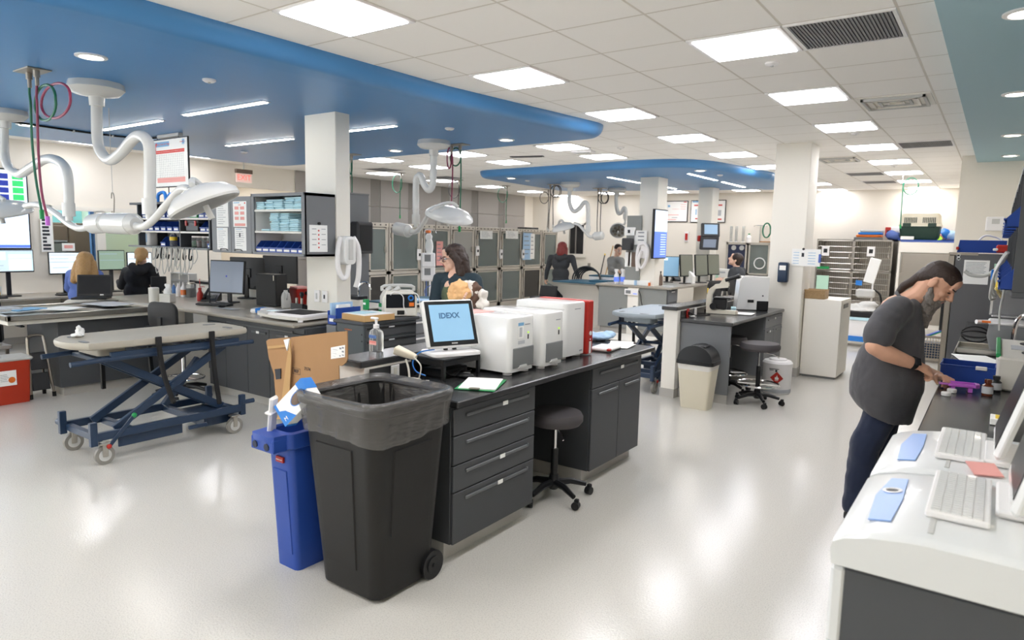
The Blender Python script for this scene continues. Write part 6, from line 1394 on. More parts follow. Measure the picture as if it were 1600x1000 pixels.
# exit sign
e = Py(382, 274, 7.55); e = Px(381, 275, -11.6)
t = T('exit_sign', 'red lit exit sign hanging from the ceiling at the corridor opening', 'sign', tuple(e), 0)
mat('exit_red', '#e8685a', .4, emit=.5); mat('exit_plate', '#f0cfc4', .4, emit=.12)
B().box(-.03, -.17, .045, .03, .17, .12, .004).o('mount', 'room_brown', t); B().box(-.008, -.16, -.12, .008, .16, .045).o('plate', 'exit_plate', t)
text('EXIT', .14, Tr(.0095, 0, -.035) @ Rz(90) @ Rx(90), 'exit_red', t); B().cyl((0, 0, .12), (0, 0, 3.05-e.z), .012).o('stem', 'grey_light', t)
# ================================================================ MICROSCOPE STATION
t = T('worktop', 'dark worktop of the microscope station between the half wall and the square pillar', 'counter', (-2.54, 8.28, 0))
B().box(-.297, -1.08, .859, .29, 1.075, .897, .006).o('slab', 'counter_dark', t); B().box(-.297, -1.07, .897, -.287, 1.07, .98).o('backsplash', 'counter_dark', t)
B().box(-.29, -1.06, .1, .27, -1.035, .857, .002).o('end_panel', 'cabinet_mid', t); B().box(-.29, -1.05, 0, .26, -1.035, .1).o('toe_kick', 'base_grey', t); B().box(-.295, -1.03, .1, -.28, .24, .857).o('knee_panel', 'cabinet_grey', t)
cabinet('grey cabinet with a drawer over two doors at the microscope station', (-2.27, 8.56, 0), 0, .555, .79, [('drawer', 0, .79, .70, .85, .5), ('door', 0, .40, .1, .70, .4), ('door', .40, .79, .1, .70)], 'cabinet_mid')
t = T('wall_outlet', 'red outlet with a black plug on the splash strip behind the microscope', 'outlet', (-2.822, 7.38, .945)); B().box(0, -.035, -.05, .008, .035, .05, .003).o('plate', 'red', t); B().box(.008, -.015, -.02, .04, .02, .02, .004).o('plug', 'black_plastic', t); B().tube([(.04, 0, 0), (.07, .1, -.03), (.09, .3, -.04), (.1, .45, -.043)], .006, 6, smooth=4).o('cord', 'black_rubber', t)
t = T('wall_outlet', 'white outlet on the splash strip behind the microscope', 'outlet', (-2.822, 7.62, .945)); B().box(0, -.035, -.05, .006, .035, .05, .003).o('plate', 'white_plastic', t); B().box(.006, -.015, -.025, .008, .015, .025).o('socket', 'offwhite', t)
papers('white papers at the near corner of the microscope worktop', Pz(1072, 492, .9), 20, .22, .3)
papers('white and lilac papers beside the foot of the microscope', Pz(1160, 490, .9), 5, .22, .26, 'paper', 2)
mat('scope_cream', '#e3dccb', .3)
t = T('microscope', 'cream and black binocular microscope on the dark worktop', 'microscope', tuple(Pz(1127, 490, .9)), 10)
b = B(); b.prism([(-.17, -.07), (.17, -.055), (.19, 0), (.17, .055), (-.17, .07)], .002, .045); b.o('foot', 'scope_cream', t)
b = B(); b.loft([[(x+dx, y, z) for dx, y in ((-w, -.045), (w, -.035), (w, .035), (-w, .045))] for x, z, w in ((-.14, .04, .045), (-.15, .12, .03), (-.145, .22, .03), (-.12, .29, .035), (-.06, .335, .04))]); b.o('arm', 'scope_cream', t)
b = B(); b.loft([[(x, y, z+dz) for y, dz in ((-.045, -.03), (.045, -.03), (.04, .025), (-.04, .025))] for x, z in ((-.09, .325), (.0, .34), (.07, .35))]); b.prism([(-.04, .35), (.06, .36), (.05, .44), (.01, .43)], -.045, .045, 'y'); b.o('head', 'scope_cream', t)
for y in (-.032, .032): B().cyl((.03, y, .405), (.16, y, .45), .024).cyl((.16, y, .45), (.19, y, .462), .028).o('eyepiece', 'black_plastic', t)
B().cyl((.02, 0, .31), (.02, 0, .275), .05).box(-.06, -.04, .295, .075, .04, .335, .006).o('nosepiece', 'black_plastic', t)
for a in (0, 120, 240): B().cyl((.02+.025*math.cos(R(a)), .025*math.sin(R(a)), .28), (.02+.04*math.cos(R(a)), .04*math.sin(R(a)), .215), .013).o('objective', 'steel', t)
B().box(-.09, -.09, .185, .11, .09, .2, .003).o('stage', 'black_plastic', t); B().box(-.10, -.04, .06, .06, .04, .18, .006).cyl((.02, 0, .05), (.02, 0, .18), .03).o('condenser', 'black_plastic', t)
for y in (-.085, .06): B().cyl((-.09, y, .09), (-.09, y+.025, .09), .04).o('focus_knob', 'black_plastic', t)
B().box(-.178, -.02, .24, -.17, .02, .30).o('yellow_mark', 'yellow', t); B().tube([(-.17, 0, .06), (-.2, .02, .03), (-.2, .12, .012)], .007, 6, smooth=4).o('cord', 'offwhite', t)
t = T('tissue_pack', 'small pale blue swab pack beside the foot of the microscope', 'pack', tuple(Pz(1146, 486, .9)), 20); B().box(-.03, -.045, 0, .03, .045, .05, .004).o('pack', 'pad_blue', t)
t = T('analyzer', 'white boxy lab analyzer with a black corner foot beside the microscope', 'lab analyzer', (-2.575, 8.915, .9), 25)
b = B(); b.loft([[(x0_, -.17, z), (.19, -.17, z), (.19, .17, z), (x0_, .17, z)] for x0_, z in ((-.19, .01), (-.165, .37), (-.13, .425))]); b.o('housing', 'white_gloss', t)
B().box(.05, -.174, 0, .194, .174, .125, .006).o('corner_foot', 'black_plastic', t); B().box(-.06, -.174, .10, .015, -.168, .135).o('slot', 'black_plastic', t); B().cyl((.12, -.174, .19), (.12, -.168, .19), .010).o('button', 'grey_dark', t); B().box(.188, .0, .33, .193, .05, .345).o('red_mark', 'red', t)
stool('round grey stool with a chrome foot ring before the microscope station', (-2.03, 7.5, 0), 15, .68, .21, .225)
stool('second grey stool pushed under the microscope worktop', (-2.5, 7.95, 0), 40, .66, .19, .21)
t = T('pedal_bin', 'beige bin with a black domed swing lid beside the microscope station', 'bin', (-2.49, 6.9, 0))
b = B(); b.loft([[(p[0], p[1], z) for p in rrect(w, d, .03, 4)] for w, d, z in ((.29, .2, 0), (.37, .27, .47), (.37, .27, .475), (.35, .25, .475))]); b.o('tub', 'beige_plastic', t)
b = B(); b.loft([[(p[0], p[1], z) for p in rrect(w, d, .03, 4)] for w, d, z in ((.355, .258, .40), (.376, .276, .475), (.38, .28, .478))], False); b.o('liner', 'liner_white', t)
b = B(); b.loft([[(p[0], p[1], z) for p in rrect(.40, .30, .04, 4)] for z in (.475, .515)]); b.o('lid_rim', 'black_plastic', t)
b = B(); b.loft([[(x, -.14, .51), (x, .14, .51), (x*.98, .13, .51+h), (x*.98, -.13, .51+h)] for x, h in ((-.19*math.cos(PI*q/18), .005+.16*math.sin(PI*q/18)) for q in range(19))]); b.o('dome_lid', 'black_plastic', t); B().box(-.06, -.1, .655, .1, .06, .672, .008).o('swing_flap', 'black_matte', t)
t = T('solvent_drum', 'white plastic drum with a red flame diamond beside the microscope stool', 'drum', (-2.02, 8.25, 0))
B().lathe([(0, 0), (.155, 0), (.16, .02), (.165, .3), (.17, .36), (.15, .385), (.1, .39), (.1, .405), (0, .405)], 24).o('drum', 'white_plastic', t); B().cyl((0, 0, .02), (0, 0, .06), .164, n=24).o('blue_base', 'paper_grey', t)
vd = Vector((2.02, -8.25, 0)).normalized(); Q = Tr(vd.x*.172, vd.y*.172, .20) @ Rz(math.degrees(math.atan2(vd.y, vd.x))) @ Rz(-12)
b = B(); b.push(Q @ Rx(45)); b.box(-.004, -.052, -.052, .002, .052, .052); d = b.o('hazard_diamond', 'red', t)
b = B(); b.push(Q); b.prism([(-.018, -.02), (.018, -.02), (.024, .0), (.01, .012), (.004, .034), (-.006, .012), (-.02, .006)], .002, .004, 'x').box(.002, -.02, -.032, .004, .02, -.027).o('flame', 'paper', d)
for bx in ((-.006, -.09, .10, .0, .02, .106), (-.006, -.02, .07, .0, .0, .095), (-.006, -.085, .085, .0, -.04, .09)): B().push(Q).box(*bx).o('print', 'print_dark', t)
# around the square pillar
t = T('wall_soap_dispenser', 'dark grey soap dispenser on the square pillar over the white analyzer', 'dispenser', (-2.29, 9.378, 1.25)); B().box(-.06, -.11, 0, .06, 0, .26, .012).o('housing', 'navy_metal', t); B().box(-.04, -.114, .16, .04, -.11, .22).o('mark', 'paper', t)
t = T('pillar_notice', 'white notice board clipped to the square pillar above the white cabinet', 'notice', (-2.16, 9.376, 1.47)); B().box(-.05, -.006, 0, .28, -.001, .22).o('sheet', 'paper', t)
b = B(); 
for k in range(5): b.box(-.03, -.008, .03+.035*k, .04, -.006, .036+.035*k).box(.15, -.008, .03+.035*k, .24, -.006, .036+.035*k)
b.o('print', 'print_blue', t); B().box(.07, -.008, .12, .1, -.006, .17).o('picture', 'print_dark', t); B().cyl((.09, -.02, .22), (.09, 0, .22), .015).o('magnet', 'black_plastic', t); B().box(.20, -.007, .0, .30, -.002, .22).o('side_sheet', 'paper', t); B().box(.28, -.03, .05, .31, .0, .16, .006).o('blue_clip', 'scrub_blue', t)
t = T('white_cabinet', 'tall plain white cabinet beside the square pillar with a black slot', 'cabinet', (-1.82, 9.86, 0))
B().box(-.225, -.34, .03, .225, .34, 1.04, .004).o('body', 'paint_white', t); B().box(-.2, -.32, 0, .2, .32, .03).o('plinth', 'grey_mid', t); B().box(.225, -.3, .05, .23, .3, 1.02, .002).o('door', 'paint_white', t); B().box(.23, -.22, .93, .234, .1, .985).o('slot', 'black_plastic', t)
t = T('wicker_basket', 'small brown wicker basket on top of the white cabinet', 'basket', (-1.93, 9.65, 1.042)); mat('wicker', '#a98c66', .7, bump=1, bscale=90, var=.3, vscale=60)
B().box(-.12, -.12, 0, .12, .12, .01).box(-.125, -.125, 0, -.11, .125, .11, .004).box(.11, -.125, 0, .125, .125, .11, .004).box(-.12, -.125, 0, .12, -.11, .11, .004).box(-.12, .11, 0, .12, .125, .11, .004).o('weave', 'wicker', t); B().box(-.13, -.13, .1, .13, -.105, .12, .006).box(-.13, .105, .1, .13, .13, .12, .006).o('rim', 'wicker', t)

# ================================================================ FAR RIGHT: CAGES, STEEL CABINET, FRIDGE
a, c = Py(1277, 373, 16.9), Py(1387, 480, 16.9); W_, Ht = c.x-a.x, a.z
t = T('wire_cage', 'two by two bank of wire fronted cages against the far wall', 'cage', (a.x, 16.9, 0))
B().box(0, .02, .0, .03, .85, Ht).box(W_-.03, .02, 0, W_, .85, Ht).box(0, .82, 0, W_, .85, Ht).box(0, .02, Ht-.03, W_, .85, Ht).box(0, .02, .45, W_, .85, .5).box(W_/2-.02, .02, .5, W_/2+.02, .85, Ht).box(0, .02, (Ht+.5)/2-.02, W_, .85, (Ht+.5)/2+.02).box(0, .02, .08, W_, .85, .12).o('shell', 'steel_dull', t)
for i in (0, 1):
    for j in (0, 1):
        x0_, x1_ = .03+i*W_/2, W_/2-.03+i*W_/2; z0_, z1_ = .52+j*(Ht-.5)/2, .5+(j+1)*(Ht-.5)/2-.04; b = B()
        n = 18
        for k in range(n+1): x = x0_+(x1_-x0_)*k/n; b.cyl((x, 0, z0_), (x, 0, z1_), .005, n=5)
        for k in range(6): z = z0_+(z1_-z0_)*k/5; b.cyl((x0_, -.006, z), (x1_, -.006, z), .008, n=5)
        b.o('wire_door', 'steel', t); B().box(x1_-.06, -.04, (z0_+z1_)/2-.05, x1_-.02, .0, (z0_+z1_)/2+.05, .006).o('latch', 'steel_dull', t)
for (px, py, m, w, h, l) in ((1290, 392, 'white_plastic', .16, .22, 'white pump tag on the upper cage door by the pillar'), (1361, 393, 'white_plastic', .16, .22, 'white pump tag on the upper cage door by the steel cabinet'), (1285, 441, 'mint', .26, .32, 'mint green clipboard sheet on the lower cage door'), (1342, 442, 'sky_blue', .13, .11, 'small blue card on the lower cage door'), (1286, 418, 'green', .26, .06, 'green harness clipped across the cage doors')):
    p = Py(px, py, 16.86); t = T('cage_tag', l, 'tag', tuple(p)); B().box(-w/2, -.015, -h/2, w/2, .01, h/2, .004).o('card', m, t)
    if m == 'white_plastic': B().box(-w*.25, -.017, -.04, w*.25, -.015, .05).o('dial', 'black_plastic', t)
for k, (m, l) in enumerate((('grey_mid', 'grey folded blanket at the bottom of the pile on the cages'), ('orange', 'thin orange towel in the pile on the cages'), ('sky_blue', 'blue towel in the pile on the cages'), ('paper_grey', 'pale grey towel on top of the pile on the cages'))):
    t = T('folded_towel', l, 'towel', (a.x+1.0+.02*k, 17.3, Ht+.002+.055*k)); b = B(); b.loft([[(p[0], p[1], z) for p in rrect(.55-2*i-.04*k, .4-2*i, .04, 3)] for i, z in ((.01, 0), (0, .015), (0, .04), (.015, .053))]); b.o('cloth', m, t)
t = T('bundled_cloth', 'crumpled blue cloth on the cages beside the towel pile', 'towel', (a.x+1.55, 17.3, Ht)); fused('cloth', B().ell((0, 0, .08), (.22, .15, .09)).ell((-.1, 0, .14), (.1, .1, .08)).ell((.2, 0, .05), (.16, .12, .05)), 'scrub_blue', t, .03, 1, .05, .1)
t = T('folded_towel', 'flat dark blue towel on the cages near the steel cabinet', 'towel', (a.x+2.05-.15, 17.3, Ht+.002)); B().box(-.3, -.2, 0, .22, .2, .035, .012).o('cloth', 'bright_blue', t)
t = T('infusion_stand', 'white pump and papers on a pole before the wire cages', 'drip stand', tuple(Pz(1357, 520, 0)), 0); P_ = Vector(t.location); hz = lambda py: Py(1357, py, P_.y).z
B().cyl((0, 0, .06), (0, 0, hz(430)), .015).o('pole', 'white_plastic', t); b = B(); b.push(Tr(-.02, -.03, hz(422)) @ Ry(12)); b.box(-.1, -.02, -.26, .1, .02, .24, .008).o('chart_board', 'paper', t); B().box(-.28, -.12, hz(465), .06, .1, hz(452), .03).o('pump', 'grey_light', t)
for k in range(4): q = 2*PI*k/4+.4; B().tube([(0, 0, .08), (.3*math.cos(q), .3*math.sin(q), .05)], .018).cyl((.3*math.cos(q)-.02, .3*math.sin(q), .035), (.3*math.cos(q)+.02, .3*math.sin(q), .035), .035).o('leg', 'white_plastic', t)
B().tube([(.02, 0, hz(452)), (.15, 0, hz(460)), (.18, 0, hz(480)), (.05, 0, hz(495))], .02, 6, smooth=4).o('cord', 'black_rubber', t)
t = T('supply_trolley', 'white trolley with blue trays and tubing before the wire cages', 'trolley', (Py(1343, 490, 13.2).x, 13.2, 0)); hz = lambda py: Py(1343, py, 13.2).z
B().box(-.3, -.25, .1, .3, .25, hz(498), .01).o('body', 'white_plastic', t); B().box(-.3, -.27, hz(531), .3, -.25, hz(523)).o('blue_band', 'sky_blue', t); B().box(-.32, -.27, hz(498), .32, .25, hz(494)).o('top_pad', 'pad_blue', t); B().box(-.3, -.24, hz(494), .3, .2, hz(486), .01).o('black_tray', 'black_plastic', t)
fused('supplies', B().ell((-.1, 0, hz(480)), (.18, .15, .06)).ell((.12, .05, hz(476)), (.16, .12, .07)).ell((0, -.05, hz(484)), (.28, .18, .04)), 'grey_light', t, .03, 1, .05, .06)
for x in (-.25, .25): B().cyl((x, -.2, .05), (x+.03, -.2, .05), .05).cyl((x, .2, .05), (x+.03, .2, .05), .05).o('caster', 'black_plastic', t)
a, c = Py(1405, 378, 16.9), Py(1494, 480, 16.9); W_ = c.x-a.x; zt_ = a.z
t = T('steel_cabinet', 'stainless cabinet with a white header at the far wall, behind the bearded man', 'cabinet', (a.x, 16.9, 0))
B().box(0, .04, 0, W_, .85, zt_-.22).o('carcass', 'paint_white', t); B().box(0, .0, zt_-.22, W_, .88, zt_, .003).o('header', 'paint_white', t); B().box(.05, .02, .1, W_-.05, .045, zt_-.23, .003).o('steel_door', 'steel_dull', t); B().box(.0, .0, 0, .05, .04, zt_-.22).o('side_strip', 'paint_white', t); B().box(.06, -.02, 1.2, .08, .02, 1.6, .004).o('handle', 'steel', t)
t = T('blue_tray', 'flat dark blue tray on the steel cabinet under the pet carrier', 'tray', (a.x, 17.2, zt_+.002)); B().box(.02, -.28, 0, W_-.04, .4, .05, .006).o('tray', 'scrub_blue', t); B().box(.02, -.285, .03, W_-.04, -.28, .05).o('rim', 'blue_bin', t)
ca, cc = Py(1408, 333, 17.2), Py(1470, 367, 17.2); w = cc.x-ca.x; h = ca.z-zt_-.06
t = T('pet_carrier', 'pet carrier with a cream slotted top and dark green base', 'pet carrier', (ca.x+w/2, 17.2, zt_+.054)); mat('carrier_green', '#1f3a30', .45); mat('carrier_cream', '#d9d3c0', .45)
b = B(); b.loft([[(p[0], p[1], z) for p in rrect(w*k, .5*k, .06, 4)] for k, z in ((.82, 0), (.92, .05), (.98, h*.5))]); b.o('base_shell', 'carrier_green', t)
b = B(); b.loft([[(p[0], p[1], z) for p in rrect(w*k, .52*k, .07, 4)] for k, z in ((1.02, h*.5), (1.02, h*.56), (.98, h*.58), (.93, h*.9), (.86, h*.98), (.7, h))]); b.o('top_shell', 'carrier_cream', t)
b = B()
for g in (-.22, .22):
    for k in range(8): x = (g+(-.14+.04*k))*w; b.box(x-.007, -.262, h*.63, x+.007, -.235, h*.83)
b.o('vent_slots', 'carrier_green', t)
for g in (-.3, .3): B().box((g-.1)*w, -.275, h*.46, (g+.1)*w, -.24, h*.62, .01).o('latch', 'carrier_green', t)
B().box(-w*.42, -.3, .0, -w*.1, -.27, .07, .004).o('label_plate', 'paper', t)
for k, (px, py, m, l, s) in enumerate(((1476, 358, 'sky_blue', 'blue patterned cloth behind the pet carrier', .8), (1472, 364, 'print_pink', 'pink and green towel beside the pet carrier', .8), (1487, 362, 'paper_blue', 'lilac cloth at the end of the steel cabinet top', 1))):
    p = Py(px, py, 17.6); t = T('bundled_cloth', l, 'towel', (p.x, p.y, zt_+.056)); hh = max(.12, p.z-zt_-.03)
    fused('cloth', B().ell((0, 0, hh*.45), (.16*s, .1, hh*.5)).ell((.08, 0, hh*.3), (.14*s, .1, hh*.35)), m, t, .025, 1, .05, .08)
    if k == 1: B().ell((-.06, -.06, hh*.3), (.1, .06, hh*.3)).o('green_fold', 'green_glow', t)  # cloth fold given an emissive green, so it glows
for (px, py, m, w, h, l) in ((1388, 362, 'red', .12, .2, 'small red alarm box on the far wall beside the steel cabinet'), (1401, 363, 'white_plastic', .24, .24, 'white wall thermostat between the red alarm box and the pet carrier')):
    p = Py(px, py, 17.79); t = T('wall_mounted_box', l, 'wall box', tuple(p)); B().box(-w/2, -.05, -h/2, w/2, 0, h/2, .008).o('body', m, t); B().box(-w*.2, -.056, -h*.1, w*.2, -.05, h*.15).o('face', 'paper_grey' if m != 'red' else 'black_plastic', t)
p = Py(1555, 350, 11.69); t = T('wall_thermostat', 'white thermostat panel on the partition wall above the fridge', 'thermostat', tuple(p)); B().box(-.11, -.035, -.1, .11, 0, .1, .012).o('body', 'white_plastic', t); B().box(-.04, -.038, .0, .05, -.035, .07).o('display', 'grey_light', t)
t = T('fridge', 'dark grey laboratory fridge with papers on its side, standing before the partition wall', 'fridge', (0, 10.0, 0)); mat('fridge_grey', '#606062', .42, bump=.05, bscale=200); FZ = Py(1495, 396, 9.6).z
B().box(-.42, -.4, .03, .38, .42, FZ, .006).o('body', 'fridge_grey', t); B().box(-.49, -.4, .08, -.425, .42, FZ-.02, .008).o('door', 'steel_dull', t); B().box(-.52, -.38, .75, -.49, -.35, 1.3, .006).o('handle', 'black_plastic', t); B().box(-.4, -.38, 0, .36, .4, .03).o('plinth', 'black_plastic', t)
B().box(-.49, -.405, FZ-.02, -.2, -.3, FZ+.012, .004).o('hinge_cover', 'steel_dull', t)
def frs(px0, py0, px1, py1, m, name='notice', y=9.599): 
    a, c = Py(px0, py0, y), Py(px1, py1, y); return B().box(a.x, -.404, c.z, c.x, -.401, a.z).o(name, m, t), a, c
s, a, c = frs(1507, 406, 1543, 445, 'paper'); b = B()
for k in range(8): z = a.z-.03-.017*k; b.box(a.x+.02, -.406, z, c.x-.03-.01*(k % 3), -.404, z+.005)
b.o('print', 'print_grey', s)
s, a, c = frs(1554, 412, 1582, 452, 'mint', 'green_chart'); B().box(a.x+.02, -.407, c.z+.02, c.x-.01, -.404, a.z-.03).o('sheet', 'paper_grey', s)
for k in (0, 1): p = Py(1498, 399+5*k, 9.6); B().push(Tr(p.x, -.405, p.z) @ Rx(90)).lathe([(.012, 0), (.018, 0), (.018, .004), (.012, .004), (.012, 0)], 14).o('ring_mark', 'paper', t)
a, c = Py(1500, 375, 9.75), Py(1572, 395, 9.75)
t = T('blue_supply_bin', 'long blue bin on top of the dark grey fridge', 'bin', (a.x, 9.75, FZ+.014)); w = c.x-a.x; h = a.z-FZ-.014
b = B(); b.loft([[(x0_, y0_, z), (x1_, y0_, z), (x1_, y0_+.3, z), (x0_, y0_+.3, z)] for x0_, x1_, y0_, z in ((-.02, w, 0, 0), (.0, w, -.02, h))]); b.o('tub', 'blue_bin', t); B().box(-.03, -.03, h*.2, -.0, .1, h*.45, .006).o('clip', 'red', t)
B().tube([(w*.4, .1, h), (w*.5, .1, h+.05), (w*.6, .1, h+.06), (w*.8, .12, h+.03), (w*.9, .1, h)], .012, 6, smooth=4).o('tubing', 'white_plastic', t)
p = Py(1566, 392, 9.62); t = T('red_clamp', 'red and white clamp clipped at the corner of the fridge top bin', 'clamp', (p.x, 9.6, FZ+.02)); B().box(-.06, -.02, 0, .08, .04, .09, .015).o('body', 'red', t); B().box(-.09, -.03, .02, -.04, .0, .05, .008).o('jaw', 'paper', t)
t = T('wire_basket_cart', 'grey wire basket cart holding green and blue folders behind the bearded man', 'cart', (-.78, 12.2, 0)); hz = lambda py: Py(1455, py, 12.0).z
b = B(); zb, zt2 = hz(560), hz(528)
for k in range(13): x = -.22+.44*k/12; b.cyl((x, -.2, zb), (x, -.2, zt2), .004, n=5)
for k in range(9): z = zb+(zt2-zb)*k/8; b.cyl((-.22, -.2, z), (.22, -.2, z), .004, n=5)
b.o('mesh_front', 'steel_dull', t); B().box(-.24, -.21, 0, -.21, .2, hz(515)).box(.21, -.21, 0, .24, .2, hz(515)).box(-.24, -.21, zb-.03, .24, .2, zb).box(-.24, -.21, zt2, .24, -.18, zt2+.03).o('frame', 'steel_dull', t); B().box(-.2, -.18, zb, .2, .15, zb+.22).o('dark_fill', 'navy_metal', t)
for k, (m, l) in enumerate((('green', 'green folder slanting in the wire basket cart'), ('bright_blue', 'blue folder slanting on top of the wire basket cart'))):
    f = T('folder', l, 'folder', (-.75+.08*k, 12.12, zt2+.0)); b = B(); b.push(Ry(-28)); b.box(-.2, -.12, .02+.05*k, .24, .12, .035+.05*k, .003).o('cover', m, f)

# ================================================================ RIGHT HAND COUNTER
t = T('worktop', 'long dark worktop along the partition side where the bearded man works', 'counter', (.1, 6.3, 0))
B().box(-.34, -3.13, .859, .345, 3.2, .897, .006).o('slab', 'counter_dark', t)
for k in range(8): B().box(-.30, -3.1+.78*k, .1, .34, -3.1+.78*k+.77, .857, .003).o('base_cabinet', 'cabinet_grey', t)
mat('mach_white', '#dfe1e1', .25, coat=.2); mat('mach_side', '#4d4f53', .45, bump=.05, bscale=300); mat('mach_blue', '#86a9e2', .3)
def floor_analyzer(label, y0, y1, hole, z=1.05):
    t = T('floor_analyzer', label, 'lab analyzer', (0, (y0+y1)/2, 0)); h = (y1-y0)/2
    B().box(-.255, -h+.015, .04, .42, h-.015, .92, .004).o('side_panel', 'mach_side', t)
    for k in range(4): B().box(-.285, -h+.01, .05+.22*k, -.25, h-.01, .26+.22*k, .008).o('drawer_front', 'mach_white', t)
    pr = [(-.285, .93), (-.29, .97), (-.285, .995), (-.26, 1.012), (-.20, 1.03), (-.12, 1.042), (-.08, 1.045), (.42, 1.045), (.42, .93)]
    b = B(); b.loft([[(x*.995 if x < 0 else x, y, .93+(q-.93)*k) for x, q in pr] for y, k in ((-h, .9), (-h+.012, .97), (-h+.03, 1), (h-.03, 1), (h-.012, .97), (h, .9))]); b.o('cover', 'mach_white', t)
    n = Vector((-.022, 0, .08)).normalized(); Q = Tr(-.185, 0, 1.0335) @ Ry(-9)
    b = B(); b.push(Q); b.prism([(-.035, -.19), (.018, -.19), (.025, .0), (.02, .2), (-.025, .2), (-.045, .02)], 0, .0035); p = b.o('blue_panel', 'mach_blue', t)
    if hole: b = B(); b.push(Q); b.lathe([(.024, .003), (.026, .006), (.018, .007), (.016, .004)], 20, (-.008, .07, 0)).o('sample_ring', 'white_plastic', p); b = B(); b.push(Q); b.lathe([(0, .0045), (.017, .0045)], 16, (-.008, .07, 0)).o('sample_port', 'black_plastic', p)
    B().box(-.085, -h+.06, 1.0455, -.072, h-.1, 1.0475, .0008).o('groove', 'grey_light', t)
    return t
m1 = floor_analyzer('white lab machine with an open sample port, closest to the camera', 1.83, 2.42, True)
m2 = floor_analyzer('second white lab machine with a blue panel, just beyond the one with the sample port', 2.45, 3.05, False)
kb = keyboard('white keyboard on the lab machine closest to the camera', (-.03, 2.20, 1.048), 0, .40, 'white_plastic', 'white_gloss')
kb2 = keyboard('white keyboard on the second lab machine', (-.05, 2.80, 1.048), 0, .40, 'white_plastic', 'white_gloss')
t = T('pink_card', 'folded salmon pink card on the second lab machine', 'card', (.03, 2.52, 1.05), 20); b = B(); b.push(Rx(12)); b.box(-.05, -.035, .008, .03, .045, .011).o('card', 'print_pink', t)
t = T('touch_monitor', 'white framed monitor standing on the lab machine closest to the camera', 'monitor', (.11, 2.25, 1.048), 0)
B().box(-.06, -.14, 0, .1, .14, .02, .006).o('base', 'white_plastic', t); b = B(); b.push(Tr(-.035, 0, .03) @ Ry(13)); b.box(.0, -.2, 0, .03, .22, .36, .012).o('housing', 'white_gloss', t); b = B(); b.push(Tr(-.035, 0, .03) @ Ry(13)); b.box(-.002, -.17, .035, .0, .19, .33).o('screen', 'screen_off', t)
t = T('touch_monitor', 'tilted dark screened monitor on the second lab machine', 'monitor', (.075, 2.75, 1.048), 0)
B().box(-.06, -.14, 0, .1, .14, .02, .006).o('base', 'white_plastic', t); b = B(); b.push(Tr(-.04, 0, .04) @ Ry(15)); b.box(.0, -.2, 0, .03, .2, .34, .012).o('housing', 'white_gloss', t); b = B(); b.push(Tr(-.04, 0, .04) @ Ry(15)); b.box(-.002, -.18, .03, .0, .18, .32).o('screen', 'screen_off', t)
# on the worktop
t = T('blue_supply_bin', 'long open blue bin in front of the bearded man, behind his hands', 'bin', (-.11, 5.16, .9), 0)
b = B().box(-.13, -.08, 0, .15, .08, .006).box(-.135, -.086, 0, .155, -.08, .105, .002).box(-.135, .08, 0, .155, .086, .12, .002).box(-.135, -.08, 0, -.129, .08, .115).box(.149, -.08, 0, .155, .08, .115).box(-.14, -.09, .10, .16, -.08, .108, .002); b.o('tub', 'blue_bin', t); B().box(.05, -.095, .09, .11, -.07, .112, .003).o('label_plate', 'white_plastic', t)
t = T('pill_tray', 'purple pill counting tray under the hands of the bearded man', 'tray', (-.115, 4.78, .9), 8); t.scale = (.72, .8, .8)
B().box(-.10, -.06, .035, .09, .06, .042, .002).box(-.10, -.06, .035, .09, -.055, .058, .002).box(-.10, .055, .035, .09, .06, .058, .002).prism([(.09, -.06), (.09, .06), (.12, .03), (.12, -.03)], .035, .06).box(-.16, -.03, .038, -.1, .03, .046, .002).o('tray', 'purple', t); B().box(-.08, -.05, 0, -.05, .05, .036).box(.04, -.05, 0, .07, .05, .036).o('foot', 'purple', t)
for k, (px, py, l) in enumerate(((1478, 618, 'nearer white bottle cap lying before the purple tray'), (1487, 613, 'white bottle cap touching the purple tray'))):
    t = T('loose_closure', l, 'cap', tuple(Pz(px, py, .899))); B().lathe([(0, 0), (.023, 0), (.025, .004), (.025, .018), (.022, .021), (0, .021)], 20).o('cap', 'white_plastic', t)
mat('amber', '#5a2a18', .12, coat=.3)
for k, (px, py, l) in enumerate(((1542, 618, 'brown pill bottle with a grey label, nearer of the two'), (1555, 612, 'dark pill bottle with a grey label, behind the brown one'))):
    t = T('pill_bottle', l, 'bottle', tuple(Pz(px, py, .899))); B().lathe([(0, 0), (.027, 0), (.028, .005), (.028, .06), (.016, .07), (.016, .078), (0, .078)], 18).o('body', 'amber' if k == 0 else 'black_plastic', t); B().cyl((0, 0, .076), (0, 0, .095), .019, n=18).o('cap', 'amber' if k == 0 else 'black_plastic', t); B().cyl((0, 0, .014), (0, 0, .055), .0285, n=18).o('sticker', 'paper_grey', t)
t = T('bench_analyzer', 'low white bench unit with two round black wells at the wall side of the worktop', 'lab analyzer', (.215, 5.5, .9))
b = B(); b.box(-.17, -.55, .0, .22, .5, .20, .012); b.o('housing', 'offwhite', t); B().box(-.18, -.5, .19, -.155, .45, .215, .004).o('green_edge', 'green', t)
for y in (-.25, .25): B().cyl((.06, y, .2), (.06, y, .206), .11, n=28).o('well', 'black_plastic', t)
B().box(-.1, -.1, .2, -.02, .12, .204).o('print', 'paper_grey', t)
t = T('centrifuge', 'grey centrifuge with a hinged lid and coiled tubing further along the worktop', 'centrifuge', (.17, 7.0, .9))
